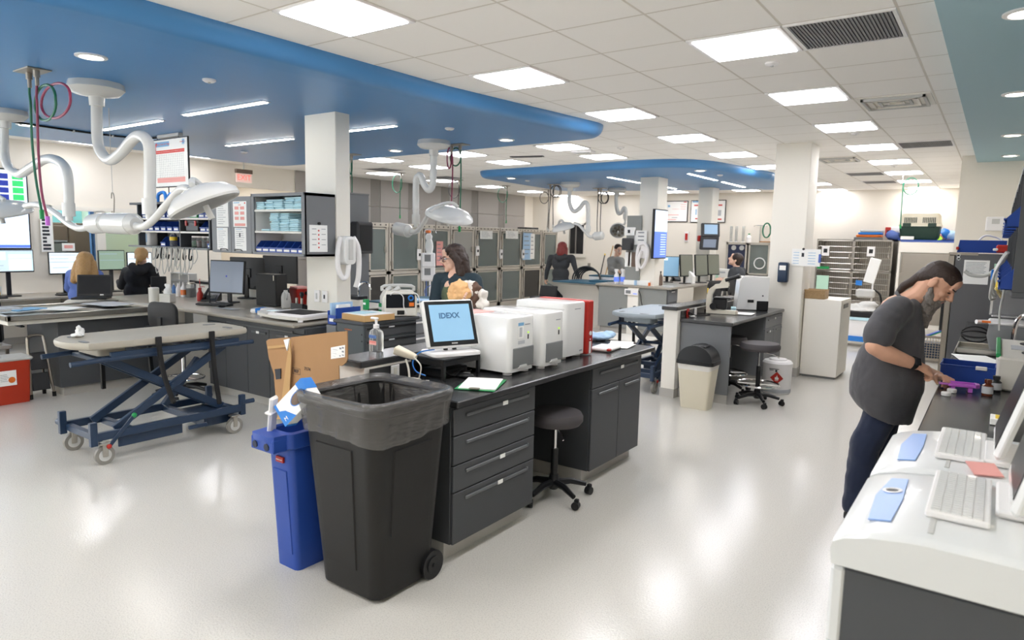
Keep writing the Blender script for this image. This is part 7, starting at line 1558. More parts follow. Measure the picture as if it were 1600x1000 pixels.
b = B(); b.loft([[(p[0], p[1], z) for p in rrect(w, w*1.1, .1, 5)] for w, z in ((.34, 0), (.40, .12), (.38, .22))]); b.o('body', 'grey_mid', t); B().box(-.2, -.2, .22, .2, .2, .245, .01).o('lid_rim', 'white_plastic', t); b = B(); b.push(Tr(.1, .18, .26) @ Rx(10)); b.box(-.3, -.02, 0, .15, .03, .26, .02).o('lid', 'clear_plastic', t); B().cyl((-.2, -.1, .235), (-.28, -.16, .235), .018).o('latch', 'white_plastic', t); B().box(-.24, -.2, .235, -.18, -.15, .25).o('orange_mark', 'orange', t)
t = T('chrome_stand', 'chrome bent stand with a clear meter before the centrifuge', 'stand', (.22, 6.3, .9)); B().tube([(.05, 0, 0), (-.06, 0, .02), (-.08, 0, .25), (-.03, 0, .36), (.12, 0, .38)], .015, 8, smooth=5).o('frame', 'chrome', t); B().cyl((.08, -.05, .16), (.08, .05, .16), .08).o('meter', 'clear_plastic', t); B().cyl((.05, 0, 0), (.05, 0, .02), .12, n=24).o('base', 'black_plastic', t)
t = T('wire_muzzle', 'black basket muzzle lying near the fridge end of the worktop', 'muzzle', tuple(Pz(1522, 537, .9)))
b = B()
for k in range(4): a_ = PI*k/4+.3; b.tube([(.085*math.cos(q)*1.2, .085*math.sin(q)*math.cos(a_), .085+.075*math.sin(q)*math.sin(a_)) for q in (2*PI*j/16 for j in range(16))], .007, 6, closed=True)
b.o('wire_frame', 'black_rubber', t)
t = T('metal_tray', 'shallow silver instrument tray before the black muzzle', 'tray', tuple(Pz(1528, 549, .9))); B().box(-.14, -.22, 0, .13, .22, .006).box(-.15, -.23, 0, -.135, .23, .045, .004).box(.125, -.23, 0, .14, .23, .045, .004).box(-.15, -.23, 0, .14, -.215, .045, .004).box(-.15, .215, 0, .14, .23, .045, .004).o('tray', 'steel', t)
papers('loose white sheets beyond the blue bin on the dark worktop', Pz(1523, 561, .9), 20, .24, .4, 'paper', 2)
t = T('label_pad', 'yellow and white label box at the wall side near the lab machines', 'box', tuple(Pz(1566, 662, .9)), 0); B().box(-.05, -.06, 0, .05, .06, .03, .002).o('carton', 'paper', t); B().box(-.03, -.045, .03, .045, .05, .031).o('yellow_label', 'yellow', t)
t = T('blue_clamp', 'small blue clips and white leads beside the pill bottles', 'clips', tuple(Pz(1571, 607, .9))); B().box(-.03, -.02, 0, .035, .02, .02, .005).o('clip', 'bright_blue', t); B().tube([(.03, -.02, .01), (.06, -.1, .006), (.04, -.16, .006), (.08, -.2, .006)], .005, 6, smooth=4).o('lead', 'white_plastic', t)
# overhead cabinet on the right
t = T('wall_cabinet', 'dark grey overhead open rack filled with blue bins above the worktop', 'cabinet', (0, 0, 0)); X0 = .065; rc = random.Random(9)
B().box(X0, 4.2, 1.50, .445, 9.3, 1.53, .003).box(X0, 4.2, 2.17, .445, 9.3, 2.2, .003).box(.43, 4.2, 1.53, .445, 9.3, 2.17).o('carcass', 'cabinet_grey', t)
for k in range(8): y = 4.2+5.075*k/7; B().box(X0, y, 1.53, .43, y+.025, 2.17).o('divider', 'cabinet_grey', t)
B().box(X0+.01, 4.22, 1.84, .43, 9.28, 1.86).o('shelf_board', 'cabinet_mid', t)
for k in range(7):
    y = 4.2+5.075*(k+.5)/7
    for j, z in enumerate((1.5305, 1.8605)): tote((X0+.035, y-.13+.2*j, z), f'blue bin on the {("lower", "upper")[j]} shelf of the overhead rack, {ORD[k]} from the camera', -90)
t = T('hanging_tubing', 'bunch of clear tubing and leads hanging from the end of the overhead rack', 'tubing', (0, 0, 0)); b = B(); B().tube([(.06, 6.6, 1.62), (.05, 6.6, 1.4), (.04, 6.62, 1.25), (.05, 6.6, 1.1)], .007, 6, smooth=4).o('tubes', 'clear_tube', t)
for k in range(9):
    y = 8.0-.25*k; b.tube([(.05, y, 1.72), (.02, y+.05, 1.66), (-.02, y-.02, 1.55), (-.03, y+.03, 1.45-.03*(k % 3)), (.0, y+.1, 1.38)], .009, 6, smooth=4)
B().tube([(.06, 8.4, 1.7), (-.0, 8.45, 1.56), (-.1, 8.5, 1.47), (-.22, 8.5, 1.47), (-.28, 8.5, 1.51)], .02, 8, smooth=4).o('hose', 'clear_tube', t); b.o('tubes', 'clear_tube', t)
B().tube([(.04, 7.2, 1.55), (.01, 7.2, 1.42), (.05, 7.22, 1.33)], .018, 6, smooth=4).o('yellow_tube', 'yellow', t); B().box(-.05, 7.8, 1.45, -.03, 7.95, 1.55, .006).o('blue_tag', 'sky_blue', t)
# ================================================================ PEOPLE
def head_geo(b, c, f, u, s=1.0):
    """adds a head at c looking along f; returns a function from head space (forward, left, up) to the world"""
    f = Vector(f).normalized(); u = (Vector(u)-f*f.dot(Vector(u))).normalized(); l = u.cross(f)
    W = lambda a, q, z: Vector(c)+(f*a+l*q+u*z)*s
    Rm = Matrix((f, l, u)).transposed()
    E = lambda a, q, z, r: b.ell(W(a, q, z), tuple(x*s for x in r), Rm)
    E(-.012, 0, .035, (.094, .076, .088)); E(.022, 0, -.03, (.068, .061, .082)); E(.045, 0, -.075, (.042, .044, .035)); E(.068, 0, -.098, (.022, .025, .018))
    E(.078, 0, .027, (.016, .05, .012)); E(.074, 0, .06, (.02, .05, .035))
    for q in (-1, 1):
        E(.058, q*.036, -.022, (.022, .022, .024)); E(-.012, q*.081, -.006, (.021, .009, .032)); E(-.004, q*.083, -.014, (.01, .007, .018))
        E(.045, q*.045, -.06, (.03, .018, .03)); b.ell(W(.10, q*.012, -.026), (.010*s,)*3)
    b.cap(W(.086, 0, .02), W(.112, 0, -.018), .009*s, .0135*s)
    E(.09, 0, -.048, (.011, .024, .0065)); E(.088, 0, -.06, (.011, .02, .007))
    return W
def hand_geo(b, w, d, n, side, curl=(20, 30, 25), s=1.0, spread=.3, thumb=.5):
    d = Vector(d).normalized(); n = (Vector(n)-d*d.dot(Vector(n))).normalized(); l = d.cross(n)*side; w = Vector(w)
    kn = [w+d*.088*s+l*(.032-.021*k)*s+n*(.004-.003*abs(k-1.3))*s for k in range(4)]
    for k in range(4): b.cap(w+l*(.014-.009*k)*s, kn[k], .0165*s, .0125*s)
    b.ell(w+d*.045*s, (.03*s, .03*s, .018*s))
    for k, L in enumerate((.068, .076, .071, .055)):
        dd = (d+l*spread*(.18-.12*k)).normalized(); p = kn[k]; ax = l; a = 0
        for j, (q, r0, r1) in enumerate(((.45, .0108, .0098), (.32, .0098, .009), (.26, .009, .0078))):
            a += R(curl[j]*(1+.08*k)); v = dd*math.cos(a)-n*math.sin(a); e = p+v*L*q*1.05*s; b.cap(p, e, r0*s, r1*s); p = e
    t0 = w+d*.022*s+l*.026*s; t1 = t0+(d*.6+l*.62-n*.25).normalized()*.04*s; t2 = t1+(d*.85+l*.15-n*thumb).normalized()*.032*s; t3 = t2+(d*.9-l*.1-n*thumb).normalized()*.026*s
    b.cap(w+l*.01*s, t0, .02*s, .017*s).cap(t0, t1, .0155*s, .0125*s).cap(t1, t2, .012*s, .0105*s).cap(t2, t3, .0105*s, .0085*s)
def eyes(t, W, O, s):
    for q in (-1, 1):
        B().push(Tr(*-O)).ell(W(.079, q*.031, .006), (.0115*s,)*3).o('eye', 'eye_white', t); B().push(Tr(*-O)).ell(W(.0885, q*.031, .004), (.005*s,)*3).o('iris', 'eye_dark', t)
        B().push(Tr(*-O)).cap(W(.092, q*.018, .026), W(.082, q*.046, .026), .004*s, .003*s).o('eyebrow', 'hair_dark', t)
def lips(W, s, m_n=1):
    c = W(.098, 0, -.054); return c

# ---- the bearded man
O = Vector((-.52, 4.8, 0)); t = T('person', 'bearded man with a ponytail in grey scrub top and navy trousers counting pills', 'person', tuple(O))
m = lambda x, y, Y=4.8: Py(x, y, Y)-O
b = B(); HC = m(1465, 444); W = head_geo(b, HC, (.75, -.10, -.66), (.66, 0, .75), 1.04)
b.limb((W(-.03, 0, -.03), .066), (m(1438, 460), .062), (m(1416, 474), .07))
b.limb((m(1405, 490), .12), (m(1393, 530), .13), (m(1387, 580), .15), (m(1384, 620), .09))
b.limb((m(1400, 488, 4.66), .07), (m(1383, 505, 4.58), .066), (m(1371, 532, 4.52), .058), (m(1367, 541, 4.50), .054), (m(1385, 552, 4.53), .052), (m(1412, 563, 4.59), .042), (m(1432, 570, 4.64), .032))
b.limb((m(1407, 488, 4.94), .07), (m(1408, 510, 5.02), .064), (m(1412, 550, 5.06), .05), (m(1440, 580, 5.0), .044), (m(1466, 588, 4.93), .032))
wr = m(1434, 571, 4.645); hand_geo(b, wr, m(1460, 584, 4.72)-wr, (.1, -.55, .8), -1, (30, 42, 30), 1.0, .25, .75)
wl = m(1468, 588, 4.92); hand_geo(b, wl, m(1490, 594, 4.80)-wl, (.15, .3, .95), 1, (32, 45, 35), 1.0, .3, .7)
for q, Y in ((0, 4.69), (1, 4.91)): b.limb((m(1382+4*q, 632, 4.73+.14*q), .055), (Vector((-.072+.05*q, Y-4.8, .5)), .05), (Vector((-.09+.07*q, Y-4.8, .1)), .045)); b.cap(Vector((-.1+.07*q, Y-4.8, .05)), Vector((.07+.07*q, Y-4.8, .035)), .045, .035)
lipc = W(.098, 0, -.054)
fused('body', b, ['skin', 'lip'], t, .0048, 4, pick=lambda c: 1 if (c-lipc).length < .017 else 0)
# scrub top
b = B(); rings = []
for (x, y, rx, ry, tl) in ((1415, 472, .07, .085, -38), (1411, 480, .10, .14, -36), (1406, 492, .135, .185, -32), (1399, 512, .152, .212, -24), (1391, 545, .172, .22, -10), (1387, 575, .192, .228, 0), (1384, 600, .197, .23, 0), (1380, 622, .184, .226, 4), (1379, 636, .17, .22, 12), (1380, 646, .155, .21, 16)):
    c = m(x, y); q = Matrix.Rotation(R(tl), 3, 'Y'); rings.append([tuple(c+q @ Vector((rx*math.cos(a)*(1+.06*math.cos(2*a)), -ry*math.sin(a), 0))) for a in (2*PI*k/28 for k in range(28))])
b.loft(rings)
for (p0, p1, p2) in ((m(1402, 486, 4.66), m(1386, 500, 4.585), m(1375, 522, 4.535)), (m(1409, 486, 4.94), m(1408, 505, 5.01), m(1409, 530, 5.05))): b.limb((p0, .092), (p1, .088), (p2, .084))
b.cap(m(1376, 520, 4.535), m(1374, 524, 4.53), .09, .09)
o = fused('scrub_top', b, 'scrub_grey', t, .009, 14, .024, .16)
nc = B(); nc.tube([m(1417, 470)+Vector((.078*math.cos(a)*.75, .085*math.sin(a), -.055*math.cos(a)-.004)) for a in (2*PI*k/20 for k in range(20))], .010, 8, closed=True); nc.o('collar', 'scrub_grey', t)
# trousers
b = B(); b.ell(m(1379, 634), (.11, .16, .10))
for q, Y in ((0, 4.715), (1, 4.885)): b.limb((m(1380+4*q, 640, Y), .10), (Vector((-.07+.05*q, Y-4.8, .48)), .092), (Vector((-.09+.07*q, Y-4.8, .09)), .085))
fused('trousers', b, 'scrub_navy', t, .011, 5, .02, .12)
for q, Y in ((0, 4.69), (1, 4.91)): B().push(Tr(-.02+.07*q, Y-4.8, 0)).loft([[(x*k, y*k, z) for x, y in rrect(.27, .10, .045, 4)] for k, z in ((1, 0), (1, .03), (.85, .06), (.5, .085))]).o('shoe', 'black_plastic', t)
# hair: skull cap, ponytail, beard
b = B(); hl = lambda a, q, z: W(a, q, z)
Rm = Matrix(((W(1, 0, 0)-W(0, 0, 0)).normalized(), (W(0, 1, 0)-W(0, 0, 0)).normalized(), (W(0, 0, 1)-W(0, 0, 0)).normalized())).transposed()
b.ell(W(-.03, 0, .042), (.096, .0805, .088), Rm); b.ell(W(-.006, 0, .056), (.094, .079, .078), Rm).ell(W(.03, 0, .085), (.05, .062, .034), Rm); b.ell(W(-.07, 0, -.005), (.055, .068, .062), Rm)
b.limb((W(-.095, 0, .01), .032), (m(1425, 440), .026), (m(1412, 447), .026), (m(1403, 458), .018))
fused('hair', b, 'hair_dark', t, .006, 3)
b = B(); rr = random.Random(21)
b.ell(W(.035, 0, -.078), (.056, .064, .045), Rm).ell(W(.07, 0, -.092), (.04, .046, .034), Rm).ell(W(.0, 0, -.095), (.05, .058, .04), Rm)
for q in (-1, 1): b.limb((W(.0, q*.066, -.03), .012), (W(.02, q*.062, -.06), .02), (W(.05, q*.04, -.09), .028)); b.cap(W(.085, q*.026, -.06), W(.098, q*.005, -.042), .008, .007)
b.limb((W(.05, 0, -.10), .05), (m(1447, 484), .05), (m(1445, 498), .034), (m(1447, 511), .012))
b.limb((W(.05, .02, -.10), .03), (m(1441, 480, 4.83), .028), (m(1443, 495, 4.82), .012)); b.limb((W(.05, -.02, -.10), .03), (m(1443, 478, 4.77), .028), (m(1449, 494, 4.77), .014))
fused('beard', b, 'hair_grey', t, .006, 2, .012, .02)
b = B()
for k in range(130):
    a = W(rr.uniform(.02, .075), rr.uniform(-.05, .05), rr.uniform(-.12, -.06)); e = m(1446+rr.uniform(-7, 8), 490+rr.uniform(-8, 16), 4.8+rr.uniform(-.04, .04))
    b.tube([a, a.lerp(e, .5)+Vector((rr.uniform(-.01, .01), rr.uniform(-.01, .01), 0)), e], .002, 4, smooth=3, rs=[.0042, .003, .0008])
b.o('beard_strands', 'hair_grey', t)
b = B()
for q in (-1, 1): b.cap(W(.092, q*.02, .031), W(.08, q*.044, .033), .0042, .003)
b.o('eyebrows', 'hair_dark', t)
for q in (-1, 1): B().cap(W(.083, q*.02, .006), W(.078, q*.044, .004), .0045, .0035).o('eyelash', 'hair_dark', t)
# watch
w0 = m(1427, 567, 4.626); d = (m(1434, 571, 4.645)-m(1412, 563, 4.59)).normalized(); q_ = d.to_track_quat('Z', 'Y').to_matrix().to_4x4()
B().push(Matrix.Translation(w0) @ q_).lathe([(.036, -.016), (.039, -.012), (.039, .012), (.036, .016)], 24).o('watch_strap', 'black_rubber', t)
n_ = (Vector((-.15, -.9, .45))-d*d.dot(Vector((-.15, -.9, .45)))).normalized(); b = B(); b.push(Matrix.Translation(w0+n_*.039) @ n_.to_track_quat('Z', 'Y').to_matrix().to_4x4()); b.box(-.019, -.021, -.004, .019, .021, .008, .004).o('watch_face', 'screen_off', t)

# ---- general figure for the others
def figure(label, Y, px, fwd, top, trou, hair, hs=1.0, sit=None, sleeve='long', skin='skin_pale', headup=(0, 0, 1), vox=.012, extra=None, hands=True, eyesq=False, bf=None, bw=1):
    """px: pixels on the plane Y (or (x, y, depth)) for head, neck, chest, belly, pelvis, shoulders, elbows, wrists; legs go to the floor"""
    g = lambda k, i=None: Py(*(px[k] if i is None else px[k][i])[:2], Y+((px[k] if i is None else px[k][i])[2] if len(px[k] if i is None else px[k][i]) > 2 else 0))
    pel = g('pelvis'); O = Vector((pel.x, pel.y, 0)); t = T('person', label, 'person', tuple(O)); G = lambda k, i=None: g(k, i)-O
    f = Vector(fwd).normalized(); fl = Vector((*(bf or (f.x, f.y)), 0)).normalized(); l = Vector((0, 0, 1)).cross(fl)
    b = B(); W = head_geo(b, G('head'), f, headup, hs)
    b.limb((W(-.025, 0, -.04), .055*hs), (G('neck'), .06)); b.limb((G('neck'), .06), (G('chest'), .095), (G('belly'), .09), (G('pelvis'), .09))
    for i in (0, 1):
        b.limb((G('sh', i), .058), (G('el', i), .045), (G('wr', i), .03))
        if hands: d = (G('wr', i)-G('el', i)).normalized(); hand_geo(b, G('wr', i), d, l*(1 if i == 0 else -1)+Vector((0, 0, .4)), 1 if i == 0 else -1, (18, 25, 20), .95)
    legs = []
    P = G('pelvis')
    for i in (0, 1):
        sgn = (-1, 1)[i]; h = P+l*sgn*.09-Vector((0, 0, .04))
        if sit: k = h+fl*.40+l*sgn*.04; a = k-Vector((0, 0, k.z-.09))+fl*.02
        else: k = Vector((h.x, h.y, h.z*.53))+fl*.02; a = Vector((h.x, h.y, .09))
        legs.append((h, k, a)); b.limb((h, .085), (k, .055), (a, .04)); b.cap(a+Vector((0, 0, -.045)), a+fl*.14+Vector((0, 0, -.055)), .04, .033)
    lc = W(.098, 0, -.054); fused('body', b, [skin, 'lip'], t, vox*.6, 3, pick=lambda c: 1 if (c-lc).length < .02*hs else 0)
    b = B(); Rm = Matrix((fl, l, Vector((0, 0, 1)))).transposed()
    b.ell(G('chest'), (.135*bw, .19*bw, .17), Rm).ell(G('belly'), (.14*bw, .18*bw, .18), Rm).ell(G('pelvis')+Vector((0, 0, .03)), (.145*bw, .185*bw, .14), Rm); b.limb((G('belly'), .14), (G('pelvis')-Vector((0, 0, .02)), .15))
    for i in (0, 1):
        b.limb((G('neck')-Vector((0, 0, .04)), .075), (G('sh', i), .075))
        if sleeve == 'long': b.limb((G('sh', i), .075), (G('el', i), .058), (G('wr', i), .042))
        else: b.limb((G('sh', i), .078), (G('sh', i).lerp(G('el', i), .75), .068))
    if extra: extra(b, G, W, fl, l)
    fused('top', b, top, t, vox, 3, .02, .12)
    b = B(); b.ell(G('pelvis')-Vector((0, 0, .03)), (.13, .17, .12), Rm)
    for h, k, a in legs: b.limb((h, .10), (k, .072), (a, .058))
    fused('trousers', b, trou, t, vox, 3, .015, .12)
    for h, k, a in legs: B().push(Tr(*(a+fl*.05-Vector((0, 0, .09)))) @ Rz(math.degrees(math.atan2(fl.y, fl.x)))).loft([[(x*q, y*q, z) for x, y in rrect(.26, .095, .04, 3)] for q, z in ((1, 0), (1, .035), (.8, .07), (.4, .095))]).o('shoe', 'black_plastic', t)
    b = B(); hm = hair(b, W, G, fl, l, hs); fused('hair', b, hm, t, vox*.6, 2, .012, .025)
    if eyesq: eyes(t, W, Vector((0, 0, 0)), hs)
    return t, W, G, fl, l, O
def HR(W): return Matrix(((W(1, 0, 0)-W(0, 0, 0)).normalized(), (W(0, 1, 0)-W(0, 0, 0)).normalized(), (W(0, 0, 1)-W(0, 0, 0)).normalized())).transposed()
# ---- the dark-haired woman with glasses
def hair_long(b, W, G, fl, l, s):
    Rm = HR(W); b.ell(W(-.022, 0, .05), (.104*s, .092*s, .085*s), Rm)
    for q in (-1, 1):
        b.limb((W(.02, q*.078, .05), .03*s), (W(-.02, q*.09, -.03), .038*s), (W(-.03, q*.095, -.13), .042*s), (W(-.04, q*.095, -.22), .03*s))
        b.limb((W(-.06, q*.06, 0), .05*s), (W(-.08, q*.07, -.12), .05*s), (W(-.08, q*.08, -.24), .035*s)); b.ell(W(.045, q*.055, .085), (.035*s, .035*s, .03*s), Rm)
    b.limb((W(-.09, 0, 0), .055*s), (W(-.1, 0, -.2), .05*s)); return 'hair_dark'
t, W, G, fl, l, O = figure('woman with long dark hair and glasses in an olive top holding towels', 5.0,
    dict(head=(708, 404), neck=(713, 431), chest=(713, 452), belly=(714, 482), pelvis=(716, 512), sh=[(687, 437, -.02), (741, 438, .06)], el=[(679, 470, -.1), (750, 470, .0)], wr=[(700, 492, -.25), (733, 464, -.22)]),
    (-.55, -.80, -.12), 'jacket_teal', 'scrub_navy', hair_long, 1.08, bf=(-.12, -1), eyesq=True, vox=.011)
b = B(); f2 = fl*.055; Rm = Matrix((fl, l, Vector((0, 0, 1)))).transposed()
b.ell(G('chest')+fl*.07-Vector((0, 0, .06)), (.10, .085, .13), Rm).ell(G('belly')+fl*.07, (.105, .095, .17), Rm); fused('shirt', b, 'shirt_olive', t, .011, 3, .015, .1)
b = B(); b.limb((W(-.01, 0, -.09), .05), (G('neck')+fl*.06-Vector((0, 0, .05)), .05), (G('chest')+fl*.10+Vector((0, 0, .03)), .045)); fused('neckline', b, 'skin_pale', t, .009, 2)
b = B()
for q in (-1, 1): b.tube([W(.104, q*.034+.026*math.cos(a), .004+.019*math.sin(a)) for a in (2*PI*k/18 for k in range(18))], .003, 6, closed=True).tube([W(.1, q*.06, .008), W(.05, q*.082, .008), W(-.005, q*.084, .004)], .0026, 6)
b.tube([W(.105, -.008, .006), W(.107, 0, .009), W(.105, .008, .006)], .0026, 6); b.o('glasses', 'scrub_navy', t)
def towel(label, px, py, Y, m, prims, d=.05):
    c = Py(px, py, Y); t = T('towel', label, 'towel', tuple(c)); b = B()
    for p, r in prims: b.ell(tuple(q*.85 for q in p), tuple(q*.82 for q in r))
    fused('cloth', b, m, t, .011, 1, d*1.7, .07); return t
towel('pale orange bundled towel held against the olive top', 717, 454, 4.7, 'towel_orange', (((0, 0, 0), (.14, .09, .11)), ((-.06, 0, -.06), (.09, .07, .06)), ((.05, -.02, .03), (.08, .06, .06))))
towel('white bundled towel behind the orange one in her arms', 733, 452, 4.78, 'towel_white', (((0, 0, 0), (.09, .07, .08)), ((-.05, 0, .04), (.09, .06, .05))))
towel('brown folded cloth hanging between two white towels in her arms', 742, 458, 4.8, 'towel_brown', (((0, 0, 0), (.05, .06, .12)), ((-.02, 0, .07), (.06, .05, .05)), ((0, 0, -.09), (.04, .05, .08))))
towel('white cloth hanging down outermost from her arm', 752, 466, 4.82, 'towel_white', (((0, 0, 0), (.06, .06, .09)), ((.015, 0, -.07), (.07, .05, .06))))
# ---- the two seated workers at the taupe desk, seen from behind
def hair_blond(b, W, G, fl, l, s):
    Rm = HR(W); b.ell(W(-.025, 0, .045), (.106*s, .095*s, .09*s), Rm); b.limb((W(-.08, 0, 0), .08), (W(-.10, 0, -.12), .095), (W(-.10, 0, -.21), .085))
    for q in (-1, 1): b.limb((W(-.02, q*.08, 0), .04), (W(-.06, q*.10, -.12), .05), (W(-.08, q*.11, -.22), .045))
    return 'hair_blond'
figure('blond woman in blue scrubs seated at the desk behind the black laptop', 3.9, dict(head=(134, 410), neck=(133, 425), chest=(132, 440), belly=(131, 460), pelvis=(131, 482), sh=[(112, 430, .0), (152, 430, .1)], el=[(108, 450, .05), (158, 452, .2)], wr=[(112, 456, .4), (165, 452, .5)]),
    (-.75, .55, -.05), 'scrub_blue', 'scrub_blue', hair_blond, 1.05, True, 'long', vox=.014)
def hair_bun(b, W, G, fl, l, s):
    Rm = HR(W); b.ell(W(-.02, 0, .045), (.102*s, .09*s, .088*s), Rm); b.ell(W(-.10, .02, -.03), (.055, .05, .06), Rm); b.ell(W(-.075, 0, 0), (.06, .07, .06), Rm); b.limb((W(-.09, .05, -.05), .02), (W(-.10, .06, -.14), .012)); return 'hair_blond'
def hood(b, G, W, fl, l):
    b.limb((G('neck')-fl*.07+l*.10, .06), (G('neck')-fl*.14-Vector((0, 0, .05)), .07), (G('neck')-fl*.07-l*.10, .06))
t, *_ = figure('worker with a loose bun in a black hoodie, seated from behind at the desk', 4.7, dict(head=(221, 401), neck=(220, 416), chest=(217, 432), belly=(215, 455), pelvis=(214, 478), sh=[(198, 425, .0), (238, 424, .1)], el=[(190, 447, .0), (246, 446, .2)], wr=[(186, 440, .35), (238, 444, .5)]),
    (-.85, .45, -.1), 'hoodie_black', 'scrub_navy', hair_bun, 1.0, True, extra=hood, vox=.014)
for (l_, Y, px, py, rz) in (('dark navy backed chair of the worker in the black hoodie', 4.7, 217, 470, 70), ('pale backed chair of the blond worker behind the laptop', 3.9, 134, 482, 60)):
    p = Py(px, py, Y); task_chair(l_, (p.x+.02, p.y-.02, 0), rz, .47, .86, 'hoodie_black' if 'navy' in l_ else 'offwhite')
# ---- far figures
def hair_redf(b, W, G, fl, l, s):
    Rm = HR(W); b.ell(W(-.02, 0, .045), (.108*s, .096*s, .092*s), Rm); b.limb((W(-.06, 0, 0), .085), (W(-.07, 0, -.1), .09), (W(-.06, 0, -.17), .07))
    for q in (-1, 1): b.limb((W(.0, q*.08, .0), .04), (W(-.02, q*.09, -.12), .04))
    return 'hair_red'
figure('red-haired worker in a dark grey hoodie standing with the back turned', 13.0, dict(head=(879, 388), neck=(878, 400), chest=(876, 412), belly=(876, 428), pelvis=(876, 442), sh=[(861, 403, 0), (894, 403, .05)], el=[(855, 422, 0), (899, 420, .05)], wr=[(853, 435, .05), (904, 433, 0)]),
    (-.15, .95, -.05), 'hoodie_grey', 'hoodie_black', hair_redf, 1.1, bw=1.15, extra=hood, vox=.018)
def hair_tied(b, W, G, fl, l, s):
    Rm = HR(W); b.ell(W(-.025, 0, .055), (.1*s, .085*s, .08*s), Rm); b.ell(W(-.1, 0, .05), (.04, .04, .05), Rm); return 'hair_dark'
figure('person in a light grey top with dark tied hair standing behind the far island', 14.6, dict(head=(966, 391), neck=(963, 402), chest=(962, 413), belly=(961, 427), pelvis=(961, 440), sh=[(953, 406, 0), (971, 407, -.15)], el=[(953, 420, -.1), (976, 418, -.3)], wr=[(966, 424, -.3), (985, 420, -.4)]),
    (.75, -.6, -.25), 'shirt_lightgrey', 'hoodie_grey', hair_tied, 1.1, eyesq=True, vox=.018)
def hair_mid(b, W, G, fl, l, s):
    Rm = HR(W); b.ell(W(-.025, 0, .045), (.108*s, .094*s, .09*s), Rm); b.ell(W(-.06, 0, -.03), (.07, .085, .08), Rm); return 'hair_dark'
figure('seated person in grey with short dark hair looking up at the far desk', 13.2, dict(head=(1149, 406), neck=(1151, 418), chest=(1153, 430), belly=(1153, 445), pelvis=(1153, 460), sh=[(1145, 424, -.12), (1160, 424, .12)], el=[(1140, 440, -.2), (1152, 440, .2)], wr=[(1128, 438, -.2), (1135, 438, .1)]),
    (-.85, -.2, .3), 'hoodie_grey', 'hoodie_black', hair_mid, 1.1, True, sleeve='short', headup=(.3, 0, .95), vox=.018)
# ================================================================ LEFT DESK ALONG THE WALL
t = T('desk', 'long taupe desk along the beige wall below the window and the wall screen', 'desk', (-11.6, 4.2, 0))
B().box(-.39, -3.5, .72, .45, 2.4, .755, .006).o('desk_top', 'counter_tan', t)
for y in (-3.4, -1.6, .3, 2.3): B().box(-.36, y-.02, 0, .36, y+.02, .72).o('support_panel', 'cabinet_far', t)
B().box(-.385, -3.4, .1, -.37, 2.3, .72).o('modesty_panel', 'wall_cream', t)
a, c = Px(0, 262, -11.95), Px(47, 390, -11.95); y1 = Px(41, 275, -11.95).y; H = a.z-c.z
t = T('wall_screen', 'large lit wall screen with a blue and green chart above the desk', 'screen', (-11.95, y1-1.05, c.z)); w = 1.06
B().box(-.04, -w, 0, .01, w, H, .006).o('housing', 'black_plastic', t); s = B().box(.01, -w+.02, .025, .012, w-.02, H-.025).o('screen', 'scr_sky', t)
B().box(.012, -w+.02, .03, .013, w-.02, .07).o('taskbar', 'blue_glow', s); 
b = B(); b.box(.012, w-.52, H*.52, .0135, w-.12, H*.98); b.o('window', 'scr_white', s)
b = B()
for i in range(5): b.box(.0135, w-.36, H*(.53+.085*i), .0145, w-.25, H*(.595+.085*i))
b.o('blue_cells', 'scr_navy', s); b = B()
for i in range(5): b.box(.0135, w-.2, H*(.53+.085*i), .0145, w-.06, H*(.60+.085*i))
b.o('green_cells', 'scr_grn2', s)
win = lambda *r: r
def deskmon(label, p0, p1, scr, marks):
    X_ = -11.55; a, c = Px(*p0, X_), Px(*p1, X_); w = abs(c.y-a.y); h = abs(a.z-c.z)
    return monitor(label, (X_, (a.y+c.y)/2, .757), 0, w, h, (a.z+c.z)/2-.757, scr, 0, marks=marks)
MK = ((.05, .55, .45, .9, 'scr_white'), (.5, .1, .95, .8, 'scr_white'), (.02, .94, .98, .97, 'scr_line'), (.5, .6, .95, .62, 'scr_line'), (.1, .3, .4, .32, 'scr_line'))
deskmon('lit desk monitor right below the large wall screen', (-30, 390), (54, 425), 'scr_pale', MK)
deskmon('lit pale blue monitor behind the blond worker', (75, 394), (128, 428), 'scr_white', ((.02, .55, .98, .57, 'scr_line'), (.05, .7, .6, .72, 'scr_line'), (.1, .3, .6, .32, 'scr_line'), (.05, .86, .9, .88, 'scr_line')))
deskmon('greenish monitor between the two seated workers', (153, 391), (196, 422), 'scr_green', ((.05, .8, .7, .83, 'scr_line'), (.05, .5, .95, .52, 'scr_line')))
deskmon('white lit monitor half hidden by the worker in the black hoodie', (198, 394), (238, 421), 'scr_white', ((.05, .6, .9, .63, 'scr_line'),))
phone('black desk phone on the desk beside the blond worker', tuple(Pz(74, 448, .757)), 0)
phone('black desk phone near the greenish monitor', tuple(Pz(173, 443, .757)), 0)
keyboard('black keyboard on the desk below the wall screen', (-11.3, 3.35, .757), 0)
keyboard('black keyboard on the desk in front of the blond worker', (-11.3, 4.4, .757), 0)
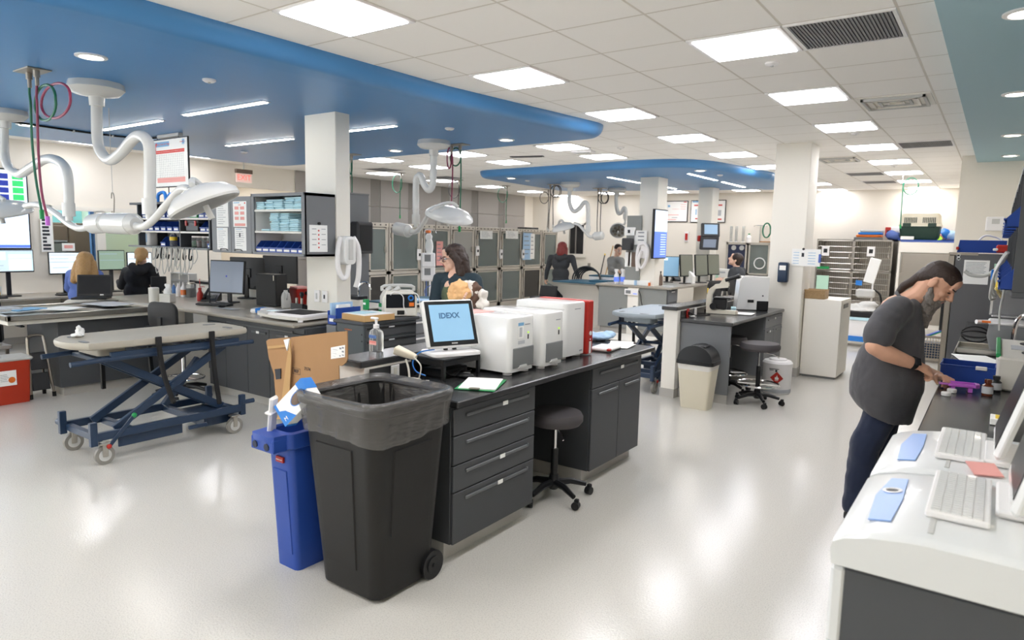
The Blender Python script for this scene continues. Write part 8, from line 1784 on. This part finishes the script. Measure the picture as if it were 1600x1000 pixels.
t = T('camera_gadget', 'black equipment with cables on the desk below the wall screen', 'equipment', (-11.6, 3.0, .757)); B().box(-.1, -.3, 0, .1, .5, .06, .01).ell((0, .3, .09), (.08, .1, .06)).o('body', 'black_plastic', t)
t = T('sticky_notes', 'yellow sticky note stand on the desk under the wall screen', 'notes', (-11.7, 3.55, .757)); B().box(-.02, -.1, 0, .02, .08, .14, .003).o('pad', 'paper', t); B().box(.02, -.08, .02, .022, .06, .06).o('yellow_note', 'yellow', t)
papers('pink edged papers at the front of the taupe desk', Pz(25, 458, .757), 0, .24, .4, 'paper', 2)
t = T('yellow_dish', 'small yellow dish on the desk beneath the greenish monitor', 'dish', tuple(Pz(182, 430, .757))); t.location.x = -11.75; t.location.y = 4.95; B().lathe([(0, 0), (.07, 0), (.1, .03), (.09, .03), (.06, .008), (0, .008)], 18).o('dish', 'yellow', t); B().ell((0, 0, .03), (.05, .05, .02)).o('contents', 'room_brown', t)
t = T('hanging_strip', 'vertical strip of stickers on the wall at the window edge', 'notice', tuple(Px(72, 365, -11.97))); B().box(-.005, -.07, -.28, .005, .09, .26).o('strip', 'paper', t)
b = B(); rb = random.Random(2)
for k in range(9): b.box(.005, -.05, -.25+.055*k, .007, .0+.06*rb.random(), -.215+.055*k)
b.o('print', 'print_dark', t)
t = T('hanging_notice', 'small white notice taped inside the window behind the blond worker', 'notice', tuple(Px(107, 386, -11.93))); B().box(-.003, -.09, -.06, .003, .09, .06).o('sheet', 'paper', t); B().box(.003, -.06, -.02, .004, .06, .03).o('print', 'print_pink', t)
for k, (px, py, m, l) in enumerate(((163, 387, 'pink', 'pink note card on the sill above the greenish monitor'), (176, 381, 'mint', 'green note card on the sill above the greenish monitor'), (187, 387, 'print_blue', 'lilac note card on the sill next to the white bottles'))):
    t = T('note_card', l, 'note', tuple(Px(px, py, -11.962))); t.location.z = 1.151; B().box(-.01, -.06, 0, .01, .06, .12, .002).o('card', m, t)
task_chair('black chair back at the picture edge before the taupe desk', (-10.2, 2.9, 0), 80, .48, .9)
